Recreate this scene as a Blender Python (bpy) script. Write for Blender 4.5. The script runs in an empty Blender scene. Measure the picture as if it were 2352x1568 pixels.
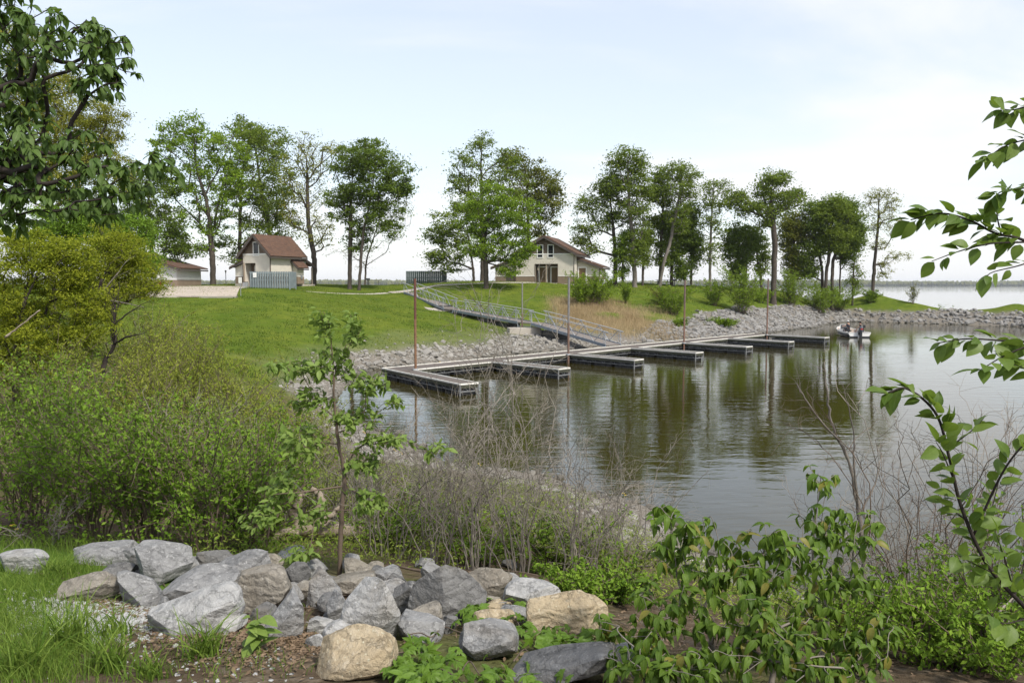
import bpy, bmesh, math, random
import numpy as np
from mathutils import Vector, Matrix

R = math.radians
rs = np.random.default_rng(11)
SC = bpy.context.scene
COL = SC.collection

# ------------------------------------------------------------------ camera
F, CU, CV, HC = 1829.33, 1176.0, 784.0, 5.5          # 28 mm lens, measured on a 2352 px wide copy of the photo
PITCH = math.atan((784 - 654) / F)
cam = bpy.data.cameras.new('camera')
cam.lens, cam.sensor_width = 28.0, 36.0
cam.clip_start, cam.clip_end = 0.1, 20000
camo = bpy.data.objects.new('camera', cam)
camo.location = (0, 0, HC)
camo.rotation_euler = (R(90) - PITCH, 0, 0)
COL.objects.link(camo)
SC.camera = camo

# ------------------------------------------------------------------ sky, sun, exposure
SUN_EL, SUN_AZ = 50.0, 140.0                            # azimuth clockwise from +Y (the view direction)
world = bpy.data.worlds.new('World')
SC.world = world
world.use_nodes = True
nt = world.node_tree
nt.nodes.clear()


def wn(t, **kw):
    n = nt.nodes.new(t)
    for k, v in kw.items():
        setattr(n, k, v)
    return n


sky = wn('ShaderNodeTexSky', sky_type='NISHITA', sun_disc=False, sun_elevation=R(SUN_EL), sun_rotation=R(SUN_AZ),
         air_density=1.0, dust_density=1.2, ozone_density=1.3)
tc = wn('ShaderNodeTexCoord')
sep = wn('ShaderNodeSeparateXYZ')
nt.links.new(tc.outputs['Generated'], sep.inputs[0])
zz = wn('ShaderNodeMath', operation='MAXIMUM')
nt.links.new(sep.outputs['Z'], zz.inputs[0])
zz.inputs[1].default_value = 0.0
za = wn('ShaderNodeMath', operation='ADD')
nt.links.new(zz.outputs[0], za.inputs[0])
za.inputs[1].default_value = 0.14
dx = wn('ShaderNodeMath', operation='DIVIDE')
dy = wn('ShaderNodeMath', operation='DIVIDE')
nt.links.new(sep.outputs['X'], dx.inputs[0]); nt.links.new(za.outputs[0], dx.inputs[1])
nt.links.new(sep.outputs['Y'], dy.inputs[0]); nt.links.new(za.outputs[0], dy.inputs[1])
cmb = wn('ShaderNodeCombineXYZ')
nt.links.new(dx.outputs[0], cmb.inputs[0]); nt.links.new(dy.outputs[0], cmb.inputs[1])
mp = wn('ShaderNodeMapping')
mp.inputs['Location'].default_value = (4.2, 2.2, 0)
mp.inputs['Rotation'].default_value = (0, 0, R(25))
mp.inputs['Scale'].default_value = (0.55, 0.8, 1)
nt.links.new(cmb.outputs[0], mp.inputs[0])
n1 = wn('ShaderNodeTexNoise')
n1.inputs['Scale'].default_value = 0.9
n1.inputs['Detail'].default_value = 7
n1.inputs['Roughness'].default_value = 0.55
n1.inputs['Distortion'].default_value = 0.5
nt.links.new(mp.outputs[0], n1.inputs['Vector'])
cr = wn('ShaderNodeMapRange', interpolation_type='SMOOTHSTEP')
cr.inputs['From Min'].default_value = 0.42
cr.inputs['From Max'].default_value = 0.66
cr.inputs['To Min'].default_value = 0.56
cr.inputs['To Max'].default_value = 0.95
nt.links.new(n1.outputs['Fac'], cr.inputs['Value'])
zen = wn('ShaderNodeMapRange', interpolation_type='SMOOTHSTEP')
for k_, v_ in zip(('From Min', 'From Max', 'To Min', 'To Max'), (0.15, 0.75, 1.0, 0.55)):
    zen.inputs[k_].default_value = v_
nt.links.new(zz.outputs[0], zen.inputs['Value'])
cz = wn('ShaderNodeMath', operation='MULTIPLY')
nt.links.new(cr.outputs[0], cz.inputs[0]); nt.links.new(zen.outputs[0], cz.inputs[1])
hv = wn('ShaderNodeMapRange', interpolation_type='SMOOTHSTEP')
for k_, v_ in zip(('From Min', 'From Max', 'To Min', 'To Max'), (0.0, 0.15, 0.95, 0.0)):
    hv.inputs[k_].default_value = v_
nt.links.new(zz.outputs[0], hv.inputs['Value'])
mx = wn('ShaderNodeMath', operation='MAXIMUM')
nt.links.new(cz.outputs[0], mx.inputs[0]); nt.links.new(hv.outputs[0], mx.inputs[1])
mixc = wn('ShaderNodeMix', data_type='RGBA')
nt.links.new(mx.outputs[0], mixc.inputs['Factor'])
nt.links.new(sky.outputs[0], mixc.inputs['A'])
mixc.inputs['B'].default_value = (4.35, 4.38, 4.46, 1)
bg = wn('ShaderNodeBackground')
bg.inputs["Strength"].default_value = 0.15
nt.links.new(mixc.outputs['Result'], bg.inputs['Color'])
wo = wn('ShaderNodeOutputWorld')
nt.links.new(bg.outputs[0], wo.inputs['Surface'])

sl = bpy.data.lights.new('sun', 'SUN')
sl.energy, sl.angle, sl.color = 2.8, R(6), (1.0, 0.95, 0.86)
so = bpy.data.objects.new('sun', sl)
sd = Vector((math.sin(R(SUN_AZ)) * math.cos(R(SUN_EL)), math.cos(R(SUN_AZ)) * math.cos(R(SUN_EL)), math.sin(R(SUN_EL))))
so.rotation_euler = sd.to_track_quat('Z', 'Y').to_euler()
COL.objects.link(so)
SC.view_settings.view_transform = 'Standard'
SC.view_settings.look = 'None'
SC.view_settings.exposure = 0.68
SC.view_settings.gamma = 1.0
SC.view_settings.use_curve_mapping = False
SC.cycles.max_bounces = 8
SC.cycles.transparent_max_bounces = 8
SC.cycles.volume_bounces = 0


# ------------------------------------------------------------------ geometry of the view (photo px -> rays)
def ray(u, v):
    x, z = (u - CU) / F, -(v - CV) / F
    c, s = math.cos(PITCH), math.sin(PITCH)
    return np.array([x, c + z * s, -s + z * c])


def at(u, v, Y):
    d = ray(u, v)
    return d * (Y / d[1]) + np.array([0, 0, HC])


def onz(u, v, z):
    d = ray(u, v)
    return d * ((z - HC) / d[2]) + np.array([0, 0, HC])


# ------------------------------------------------------------------ mesh building
class MB:
    """collects vertices and faces, then links them as one mesh object"""

    def __init__(s):
        s.v, s.q, s.t, s.qm, s.tm, s.a, s.b, s.n = [], [], [], [], [], [], [], 0

    def add(s, V, Q=None, T=None, m=0, tint=0.5, lx=0.5):
        V = np.asarray(V, dtype=np.float64).reshape(-1, 3)
        s.v.append(V)
        s.a.append(np.broadcast_to(np.asarray(tint, dtype=np.float32), (len(V),)))
        s.b.append(np.broadcast_to(np.asarray(lx, dtype=np.float32), (len(V),)))
        if Q is not None and len(Q):
            Q = np.asarray(Q, dtype=np.int64).reshape(-1, 4) + s.n
            s.q.append(Q); s.qm.append(np.full(len(Q), m, dtype=np.int32))
        if T is not None and len(T):
            T = np.asarray(T, dtype=np.int64).reshape(-1, 3) + s.n
            s.t.append(T); s.tm.append(np.full(len(T), m, dtype=np.int32))
        s.n += len(V)

    def mesh(s, name, mats, smooth=False):
        me = bpy.data.meshes.new(name)
        if not isinstance(mats, (list, tuple)):
            mats = [mats]
        for m in mats:
            me.materials.append(m)
        if not s.v:
            return me
        V = np.concatenate(s.v)
        Q = np.concatenate(s.q) if s.q else np.zeros((0, 4), dtype=np.int64)
        T = np.concatenate(s.t) if s.t else np.zeros((0, 3), dtype=np.int64)
        me.vertices.add(len(V))
        me.vertices.foreach_set('co', V.astype(np.float32).ravel())
        nl = Q.size + T.size
        me.loops.add(nl)
        me.loops.foreach_set('vertex_index', np.concatenate([Q.ravel(), T.ravel()]).astype(np.int32))
        npoly = len(Q) + len(T)
        me.polygons.add(npoly)
        st = np.concatenate([np.arange(len(Q)) * 4, Q.size + np.arange(len(T)) * 3]).astype(np.int32)
        me.polygons.foreach_set('loop_start', st)
        mi = np.concatenate((s.qm or [np.zeros(0, np.int32)]) + (s.tm or [np.zeros(0, np.int32)])).astype(np.int32)
        me.polygons.foreach_set('material_index', mi)
        me.polygons.foreach_set('use_smooth', np.full(npoly, bool(smooth)))
        for nm, arr in (('tint', s.a), ('lx', s.b)):
            at_ = me.attributes.new(nm, 'FLOAT', 'POINT')
            at_.data.foreach_set('value', np.concatenate(arr).astype(np.float32))
        me.update(calc_edges=True)
        me.validate()
        return me

    def build(s, name, mats, parent=None, smooth=False, loc=(0, 0, 0), kind=None):
        o = bpy.data.objects.new(name, s.mesh(name, mats, smooth))
        o.location = loc
        if parent is not None:
            o.parent = parent
        if kind:
            o['kind'] = kind
        COL.objects.link(o)
        return o


def tag(o, label=None, cat=None, group=None, kind=None):
    if label: o['label'] = label
    if cat: o['category'] = cat
    if group: o['group'] = group
    if kind: o['kind'] = kind
    return o


def empty(name, loc, label, cat, group=None, rz=0.0):
    o = bpy.data.objects.new(name, None)
    o.location = [float(c) for c in loc]
    o.rotation_euler = (0, 0, rz)
    o.empty_display_size = 0.2
    COL.objects.link(o)
    return tag(o, label, cat, group)


def link(name, mesh, parent, mat=None):
    o = bpy.data.objects.new(name, mesh)
    o.parent = parent
    if mat is not None:
        o.matrix_local = mat
    COL.objects.link(o)
    return o


BQ = np.array([[0, 3, 2, 1], [4, 5, 6, 7], [0, 1, 5, 4], [1, 2, 6, 5], [2, 3, 7, 6], [3, 0, 4, 7]])


def box(mb, x0, x1, y0, y1, z0, z1, m=0, tint=0.5):
    mb.add([[x0, y0, z0], [x1, y0, z0], [x1, y1, z0], [x0, y1, z0], [x0, y0, z1], [x1, y0, z1], [x1, y1, z1], [x0, y1, z1]], BQ, m=m, tint=tint)


def slab(mb, p, th, m=0, tint=0.5):
    """quad p (4 points, counter-clockwise seen from outside) given thickness th inwards"""
    p = np.asarray(p, float)
    n = np.cross(p[1] - p[0], p[3] - p[0])
    n /= np.linalg.norm(n)
    lo = p - n * th
    mb.add(np.vstack([lo, p]), BQ, m=m, tint=tint)


def bar(mb, p, q, w, h, m=0, tint=0.5):
    """rectangular bar from p to q, w wide (horizontal), h tall"""
    p, q = np.asarray(p, float), np.asarray(q, float)
    d = q - p
    d /= np.linalg.norm(d)
    up = np.array([0, 0, 1.0]) if abs(d[2]) < 0.95 else np.array([0, 1.0, 0])
    s = np.cross(d, up); s /= np.linalg.norm(s)
    t = np.cross(s, d)
    a, b = s * w / 2, t * h / 2
    mb.add([p - a - b, p + a - b, q + a - b, q - a - b, p - a + b, p + a + b, q + a + b, q - a + b], BQ, m=m, tint=tint)


def tubes(mb, P, rad, sides=4, m=0, tint=0.5, cap=True):
    """K tubes at once: P (K,N,3), rad (K,N)"""
    P = np.asarray(P, float)
    if P.ndim == 2:
        P = P[None]
    rad = np.asarray(rad, float)
    if rad.ndim < 2:
        rad = np.broadcast_to(rad, P.shape[:2])
    K, N, _ = P.shape
    T = np.gradient(P, axis=1)
    T /= np.linalg.norm(T, axis=2, keepdims=True) + 1e-9
    mean = P[:, -1] - P[:, 0]
    ax = np.argmin(np.abs(mean), axis=1)
    ref = np.eye(3)[ax][:, None, :]
    A = np.cross(T, np.broadcast_to(ref, T.shape))
    A /= np.linalg.norm(A, axis=2, keepdims=True) + 1e-9
    B = np.cross(T, A)
    an = np.arange(sides) * 2 * math.pi / sides
    V = P[:, :, None, :] + rad[:, :, None, None] * (np.cos(an)[None, None, :, None] * A[:, :, None, :] + np.sin(an)[None, None, :, None] * B[:, :, None, :])
    idx = np.arange(K * N * sides).reshape(K, N, sides)
    a = idx[:, :-1, :]; b = np.roll(idx, -1, axis=2)[:, :-1, :]
    c = np.roll(idx, -1, axis=2)[:, 1:, :]; d = idx[:, 1:, :]
    Q = np.stack([a, b, c, d], axis=-1).reshape(-1, 4)
    Tt = []
    if cap:
        for e in (0, N - 1):
            ring = idx[:, e, :]
            for j in range(1, sides - 1):
                tri = np.stack([ring[:, 0], ring[:, j], ring[:, j + 1]], axis=-1)
                Tt.append(tri[:, ::-1] if e == 0 else tri)
    tn = np.asarray(tint, float)
    if tn.ndim == 1 and len(tn) == K:
        tn = np.repeat(tn, N * sides)
    mb.add(V.reshape(-1, 3), Q, np.concatenate(Tt) if Tt else None, m=m, tint=tn)


def disc_prism(mb, c, r0, r1, z0, z1, n=12, m=0, sx=1.0, sy=1.0):
    an = np.arange(n) * 2 * math.pi / n
    lo = np.stack([c[0] + r0 * sx * np.cos(an), c[1] + r0 * sy * np.sin(an), np.full(n, c[2] + z0)], 1)
    hi = np.stack([c[0] + r1 * sx * np.cos(an), c[1] + r1 * sy * np.sin(an), np.full(n, c[2] + z1)], 1)
    i = np.arange(n); j = (i + 1) % n
    Q = np.stack([i, j, j + n, i + n], 1)
    T = [[0, k + 1, k] for k in range(1, n - 1)] + [[n, n + k, n + k + 1] for k in range(1, n - 1)]
    mb.add(np.vstack([lo, hi]), Q, T, m=m)


def unit(a):
    return a / (np.linalg.norm(a, axis=-1, keepdims=True) + 1e-9)


def spline(P, n):
    """Catmull-Rom resample of polyline P into n points"""
    P = np.asarray(P, float)
    if len(P) == 2:
        t = np.linspace(0, 1, n)[:, None]
        return P[0] * (1 - t) + P[1] * t
    E = np.vstack([2 * P[0] - P[1], P, 2 * P[-1] - P[-2]])
    t = np.linspace(0, len(P) - 1 - 1e-6, n)
    i = t.astype(int); f = (t - i)[:, None]
    p0, p1, p2, p3 = E[i], E[i + 1], E[i + 2], E[i + 3]
    return 0.5 * (2 * p1 + (p2 - p0) * f + (2 * p0 - 5 * p1 + 4 * p2 - p3) * f ** 2 + (3 * p1 - p0 - 3 * p2 + p3) * f ** 3)


def cards(mb, C, L, W, D=None, droop=0.25, m=0, tint=0.5, up=0.5, r=rs):
    """rhombic leaf faces: centres C (N,3), lengths L, widths W, directions D"""
    N = len(C)
    L = np.broadcast_to(np.asarray(L, float), (N,))[:, None]
    W = np.broadcast_to(np.asarray(W, float), (N,))[:, None]
    if D is None:
        D = r.normal(size=(N, 3)); D[:, 2] = D[:, 2] * 0.6 - droop
    D = unit(D)
    n = r.normal(size=(N, 3)); n[:, 2] = np.abs(n[:, 2]) + up
    S = unit(np.cross(D, n)); n = np.cross(S, D)
    V = np.stack([C - D * L / 2, C + S * W / 2 + D * L * 0.02 - n * 0.0, C + D * L / 2 - n * L * 0.14, C - S * W / 2 + D * L * 0.02], axis=1)
    Q = np.arange(N * 4).reshape(N, 4)
    tn = np.asarray(tint, float)
    if tn.ndim == 1:
        tn = np.repeat(tn, 4)
    mb.add(V.reshape(-1, 3), Q, m=m, tint=tn)


# ------------------------------------------------------------------ 2-D noise
_lat = {}


def vn(x, y, s, seed):
    if seed not in _lat:
        _lat[seed] = np.random.default_rng(seed).random((256, 256))
    r = _lat[seed]
    X, Y = np.asarray(x, float) / s, np.asarray(y, float) / s
    xi, yi = np.floor(X).astype(int), np.floor(Y).astype(int)
    fx, fy = X - xi, Y - yi
    fx, fy = fx * fx * (3 - 2 * fx), fy * fy * (3 - 2 * fy)
    g = lambda i, j: r[i & 255, j & 255]
    return (g(xi, yi) * (1 - fx) + g(xi + 1, yi) * fx) * (1 - fy) + (g(xi, yi + 1) * (1 - fx) + g(xi + 1, yi + 1) * fx) * fy


def fbm(x, y, s, seed, o=4):
    t, a, n = 0, 0.5, 0
    for k in range(o):
        t = t + a * vn(x, y, s / 2 ** k, seed + k); n += a; a *= 0.5
    return t / n


def sstep(a, b, x):
    t = np.clip((x - a) / (b - a), 0, 1)
    return t * t * (3 - 2 * t)


# ------------------------------------------------------------------ materials
def new_mat(name):
    m = bpy.data.materials.new(name)
    m.use_nodes = True
    n = m.node_tree
    p = n.nodes['Principled BSDF']
    return m, n, p


def nn(n, t, **kw):
    x = n.nodes.new(t)
    for k, v in kw.items():
        setattr(x, k, v)
    return x


def noise(n, vec, scale, detail=4, rough=0.55, dist=0.0):
    x = nn(n, 'ShaderNodeTexNoise')
    x.inputs['Scale'].default_value = scale
    x.inputs['Detail'].default_value = detail
    x.inputs['Roughness'].default_value = rough
    x.inputs['Distortion'].default_value = dist
    if vec is not None:
        n.links.new(vec, x.inputs['Vector'])
    return x.outputs['Fac']


def mrange(n, val, a, b, c=0.0, d=1.0):
    x = nn(n, 'ShaderNodeMapRange')
    n.links.new(val, x.inputs['Value'])
    for k, v in zip(('From Min', 'From Max', 'To Min', 'To Max'), (a, b, c, d)):
        x.inputs[k].default_value = v
    return x.outputs[0]


def mixcol(n, fac, a, b, mode='MIX'):
    x = nn(n, 'ShaderNodeMix', data_type='RGBA', blend_type=mode)
    for s, val in (('Factor', fac), ('A', a), ('B', b)):
        if isinstance(val, (int, float)):
            x.inputs[s].default_value = val
        elif isinstance(val, tuple):
            x.inputs[s].default_value = (*val, 1)
        else:
            n.links.new(val, x.inputs[s])
    return x.outputs['Result']


def mathn(n, op, a, b=None):
    x = nn(n, 'ShaderNodeMath', operation=op)
    for i, v in enumerate((a, b)):
        if v is None: continue
        if isinstance(v, (int, float)): x.inputs[i].default_value = v
        else: n.links.new(v, x.inputs[i])
    return x.outputs[0]


def bump(n, p, h, strength, dist):
    b = nn(n, 'ShaderNodeBump')
    b.inputs['Strength'].default_value = strength
    b.inputs['Distance'].default_value = dist
    n.links.new(h, b.inputs['Height'])
    n.links.new(b.outputs[0], p.inputs['Normal'])
    return b


def attr(n, name):
    return nn(n, 'ShaderNodeAttribute', attribute_name=name).outputs['Fac']


def objvec(n, rnd=True):
    t = nn(n, 'ShaderNodeTexCoord').outputs['Object']
    if not rnd:
        return t
    i = nn(n, 'ShaderNodeObjectInfo')
    s = nn(n, 'ShaderNodeVectorMath', operation='SCALE')
    s.inputs[0].default_value = (31.0, 17.0, 53.0)
    n.links.new(i.outputs['Random'], s.inputs['Scale'])
    a = nn(n, 'ShaderNodeVectorMath', operation='ADD')
    n.links.new(t, a.inputs[0]); n.links.new(s.outputs[0], a.inputs[1])
    return a.outputs[0]


def plain(name, c1, c2=None, rough=0.6, scale=4.0, bmp=0.0, metal=0.0, spec=0.4, bscale=None):
    m, n, p = new_mat(name)
    p.inputs['Roughness'].default_value = rough
    p.inputs['Metallic'].default_value = metal
    p.inputs['Specular IOR Level'].default_value = spec
    v = objvec(n)
    c2 = c2 or tuple(c * 0.75 for c in c1)
    f = noise(n, v, scale, 6, 0.6)
    n.links.new(mixcol(n, mrange(n, f, 0.3, 0.7), c1, c2), p.inputs['Base Color'])
    if bmp:
        bump(n, p, noise(n, v, bscale or scale * 6, 5), 0.6, bmp)
    return m


def foliage(name, c1, c2, trans=0.35, rough=0.5, vein=0.0):
    m, n, p = new_mat(name)
    c = mixcol(n, attr(n, 'tint'), c1, c2)
    if vein:
        ab = mathn(n, 'ABSOLUTE', attr(n, 'lx'))
        c = mixcol(n, mrange(n, ab, 0.0, 0.14, vein, 0.0), c, (0.22, 0.30, 0.09))
        g = noise(n, objvec(n), 9.0, 3)
        c = mixcol(n, mrange(n, g, 0.35, 0.7, 0.0, 0.3), c, tuple(x * 0.6 for x in c1))
    n.links.new(c, p.inputs['Base Color'])
    p.inputs['Roughness'].default_value = rough
    p.inputs['Specular IOR Level'].default_value = 0.25 if vein else 0.07
    tr = nn(n, 'ShaderNodeBsdfTranslucent')
    tcx = mixcol(n, 0.6, c, (0.16, 0.24, 0.02), 'MIX')
    n.links.new(tcx, tr.inputs['Color'])
    mx = nn(n, 'ShaderNodeMixShader')
    mx.inputs[0].default_value = trans
    n.links.new(p.outputs[0], mx.inputs[1]); n.links.new(tr.outputs[0], mx.inputs[2])
    n.links.new(mx.outputs[0], n.nodes['Material Output'].inputs['Surface'])
    return m


def rockmat(name, c1, c2, c3, scale=3.0, wet=False):
    m, n, p = new_mat(name)
    v = objvec(n)
    a = noise(n, v, scale, 8, 0.65, 0.4)
    b = noise(n, v, scale * 5, 6, 0.7)
    c = mixcol(n, mrange(n, a, 0.35, 0.65), c1, c2)
    c = mixcol(n, mrange(n, b, 0.52, 0.72, 0.0, 0.75), c, c3)
    w = nn(n, 'ShaderNodeTexWave', wave_type='BANDS', bands_direction='Z')
    w.inputs['Scale'].default_value = scale * 1.6
    w.inputs['Distortion'].default_value = 9.0
    w.inputs['Detail'].default_value = 5
    w.inputs['Detail Scale'].default_value = 1.4
    n.links.new(v, w.inputs['Vector'])
    c = mixcol(n, mrange(n, w.outputs['Fac'], 0.0, 0.16, 0.35, 0.0), c, tuple(x * 0.45 for x in c1))
    st = noise(n, v, scale * .55, 5, .6, .8)
    c = mixcol(n, mrange(n, st, .54, .70, 0.0, .55), c, (0.17, 0.145, 0.11))
    c = mixcol(n, mrange(n, noise(n, v, scale * 14, 3), .62, .70, 0.0, .45), c, tuple(min(.62, x * 1.35) for x in c3))
    if wet:
        gp_ = nn(n, 'ShaderNodeNewGeometry'); sz_ = nn(n, 'ShaderNodeSeparateXYZ'); n.links.new(gp_.outputs['Position'], sz_.inputs[0])
        c = mixcol(n, mrange(n, sz_.outputs['Z'], .10, .26, .72, 0.0), c, (0.075, 0.068, 0.050))
    n.links.new(c, p.inputs['Base Color'])
    p.inputs['Roughness'].default_value = 0.85
    p.inputs['Specular IOR Level'].default_value = 0.25
    h = mathn(n, 'ADD', mathn(n, 'MULTIPLY', a, 1.2), mathn(n, 'MULTIPLY', b, 0.45))
    h = mathn(n, 'ADD', h, mathn(n, 'MULTIPLY', noise(n, v, scale * 22, 4), 0.16))
    h = mathn(n, 'ADD', h, mathn(n, 'MULTIPLY', w.outputs['Fac'], 0.14))
    vo = nn(n, 'ShaderNodeTexVoronoi', feature='DISTANCE_TO_EDGE')
    vo.inputs['Scale'].default_value = scale * 1.3
    n.links.new(nn(n, 'ShaderNodeVectorMath', operation='ADD').outputs[0], vo.inputs['Vector'])
    va = vo.inputs['Vector'].links[0].from_node
    n.links.new(v, va.inputs[0])
    sc3 = nn(n, 'ShaderNodeVectorMath', operation='SCALE'); sc3.inputs['Scale'].default_value = .35
    cb3 = nn(n, 'ShaderNodeCombineXYZ'); n.links.new(a, cb3.inputs[0]); n.links.new(b, cb3.inputs[1]); n.links.new(a, cb3.inputs[2])
    n.links.new(cb3.outputs[0], sc3.inputs[0]); n.links.new(sc3.outputs[0], va.inputs[1])
    h = mathn(n, 'ADD', h, mrange(n, vo.outputs['Distance'], 0, .03, -.10, 0.0))
    bump(n, p, h, 0.9, 0.05)
    return m


def siding(name, c1, pitch, axis='Z', depth=0.012, dark=0.55):
    """lapped or grooved boards too narrow to tell apart at this distance"""
    m, n, p = new_mat(name)
    t = nn(n, 'ShaderNodeTexCoord').outputs['Object']
    s = nn(n, 'ShaderNodeSeparateXYZ'); n.links.new(t, s.inputs[0])
    if axis == 'Z':
        co = s.outputs['Z']
    else:
        co = mathn(n, 'ADD', s.outputs['X'], s.outputs['Y'])
    f = mathn(n, 'FRACT', mathn(n, 'DIVIDE', co, pitch))
    g = noise(n, t, 1.3, 5)
    base = mixcol(n, mrange(n, g, 0.3, 0.7), c1, tuple(x * 0.86 for x in c1))
    c = mixcol(n, mrange(n, f, 0.0, 0.14, 1 - dark, 0.0), base, tuple(x * 0.4 for x in c1))
    n.links.new(c, p.inputs['Base Color'])
    p.inputs['Roughness'].default_value = 0.6
    p.inputs['Specular IOR Level'].default_value = 0.3
    bump(n, p, f, 0.7, depth)
    return m


M = {}
M['bark'] = plain('bark', (0.10, 0.083, 0.066), (0.055, 0.045, 0.036), 0.9, 3.0, 0.03, spec=0.15)
M['bark_grey'] = plain('bark_grey', (0.21, 0.185, 0.155), (0.12, 0.105, 0.09), 0.9, 5.0, 0.01, spec=0.15)
M['bark_dark'] = plain('bark_dark', (0.045, 0.036, 0.03), (0.025, 0.02, 0.018), 0.9, 5.0, 0.01, spec=0.15)
M['twig'] = plain('twig', (0.27, 0.24, 0.20), (0.14, 0.122, 0.10), 0.85, 2.0, spec=0.15)
M['twig_brown'] = plain('twig_brown', (0.16, 0.12, 0.09), (0.10, 0.075, 0.055), 0.85, 2.0, spec=0.15)
M['driftwood'] = plain('driftwood', (0.36, 0.30, 0.23), (0.20, 0.16, 0.12), 0.85, 6.0, 0.02, spec=0.15)
M['leaf_oak'] = foliage('leaf_oak', (0.115, 0.165, 0.022), (0.235, 0.30, 0.045), 0.42)
M['leaf_bright'] = foliage('leaf_bright', (0.135, 0.225, 0.018), (0.27, 0.38, 0.035), 0.45)
M['leaf_dark'] = foliage('leaf_dark', (0.09, 0.138, 0.020), (0.175, 0.24, 0.040), 0.40)
M['leaf_yellow'] = foliage('leaf_yellow', (0.20, 0.215, 0.032), (0.36, 0.34, 0.06), 0.42)
M['leaf_olive'] = foliage('leaf_olive', (0.105, 0.118, 0.022), (0.20, 0.20, 0.038), 0.36)
M['leaf_pale'] = foliage('leaf_pale', (0.14, 0.20, 0.06), (0.25, 0.31, 0.11), 0.34)
M['leaf_willow'] = foliage('leaf_willow', (0.19, 0.24, 0.020), (0.36, 0.37, 0.035), 0.42)
M['leaf_thicket'] = foliage('leaf_thicket', (0.09, 0.175, 0.016), (0.22, 0.33, 0.04), 0.30)
M['leaf_thicket_pale'] = foliage('leaf_thicket_pale', (0.15, 0.21, 0.032), (0.29, 0.345, 0.065), 0.30)
M['leaf_feather'] = foliage('leaf_feather', (0.17, 0.215, 0.024), (0.34, 0.37, 0.06), 0.34)
M['leaf_near'] = foliage('leaf_near', (0.060, 0.112, 0.020), (0.12, 0.19, 0.040), 0.34, 0.55, 0.5)
M['leaf_shrub'] = foliage('leaf_shrub', (0.075, 0.14, 0.016), (0.17, 0.265, 0.03), 0.40, 0.55, 0.6)
M['leaf_creeper'] = foliage('leaf_creeper', (0.080, 0.155, 0.016), (0.145, 0.25, 0.026), 0.36, 0.5, 0.6)
M['leaf_cherry'] = foliage('leaf_cherry', (0.095, 0.165, 0.025), (0.20, 0.285, 0.055), 0.46, 0.45, 0.5)
M['leaf_red'] = foliage('leaf_red', (0.17, 0.15, 0.03), (0.24, 0.22, 0.045), 0.36, 0.45, 0.4)
M['leaf_sapling'] = foliage('leaf_sapling', (0.16, 0.25, 0.045), (0.28, 0.38, 0.09), 0.44, 0.5, 0.4)
M['grass_blade'] = foliage('grass_blade', (0.065, 0.125, 0.016), (0.18, 0.25, 0.045), 0.25)
M['grass_lawn'] = foliage('grass_lawn', (0.050, 0.088, 0.011), (0.165, 0.20, 0.032), 0.2)
M['grass_dry'] = foliage('grass_dry', (0.30, 0.21, 0.12), (0.44, 0.34, 0.20), 0.2)
M['litter'] = foliage('litter', (0.115, 0.078, 0.050), (0.24, 0.17, 0.11), 0.1)
M['rock_mid'] = rockmat('rock_mid', (0.19, 0.187, 0.182), (0.27, 0.266, 0.258), (0.40, 0.395, 0.38))
M['rock_dark'] = rockmat('rock_dark', (0.115, 0.112, 0.107), (0.175, 0.17, 0.162), (0.28, 0.275, 0.262))
M['rock_pale'] = rockmat('rock_pale', (0.29, 0.285, 0.272), (0.385, 0.377, 0.36), (0.52, 0.51, 0.49))
M['rock_tan'] = rockmat('rock_tan', (0.34, 0.265, 0.165), (0.44, 0.36, 0.24), (0.52, 0.455, 0.345))
M['rock_brown'] = rockmat('rock_brown', (0.19, 0.168, 0.135), (0.27, 0.243, 0.20), (0.36, 0.335, 0.29))
M['riprap'] = rockmat('riprap', (0.22, 0.205, 0.18), (0.32, 0.30, 0.265), (0.44, 0.42, 0.385), 2.0, True)
M['riprap_grey'] = rockmat('riprap_grey', (0.19, 0.18, 0.167), (0.28, 0.268, 0.25), (0.40, 0.385, 0.36), 2.0, True)
M['gravel'] = rockmat('gravel', (0.44, 0.43, 0.41), (0.54, 0.53, 0.51), (0.62, 0.61, 0.59), 6.0)

# ------------------------------------------------------------------ the ground: heights measured from the photo
SHORE = [(60, -14), (40, -8), (22, 1.5), (13, 8.5), (7.6, 11.9), (5.5, 13.2), (4.0, 15.8), (3.2, 19.4), (2.6, 20.2), (1.05, 22.8), (-1.25, 23.9), (-3.3, 26.6),
         (-4.5, 28.6), (-5.9, 30.7), (-7.8, 35.6), (-8.6, 39.6), (-8.7, 42.5), (-9.6, 46.8), (-9.2, 51.4), (-5, 56.2), (-0.55, 62.5), (4.5, 67),
         (9.1, 70.8), (14, 76), (19.6, 81.5), (28.8, 90.8), (39, 103), (46, 114), (50.5, 119), (58, 115), (67.6, 105), (90, 88), (130, 65)]
LAKE = [(-400, 165), (-200, 158), (-120, 152), (-60, 150), (-20, 150), (20, 148), (40, 142), (56, 135), (64, 130), (75, 119), (100, 99), (140, 74)]
WET = [(0, 35), (4, 30), (10, 20), (12, 45), (20, 30), (30, 60), (45, 90), (40, 40), (60, 70), (80, 50), (-4, 42), (-2, 50), (10, 62), (20, 74), (30, 84), (60, 20), (100, 30), (50, 105), (25, 12), (140, 10)]
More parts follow.
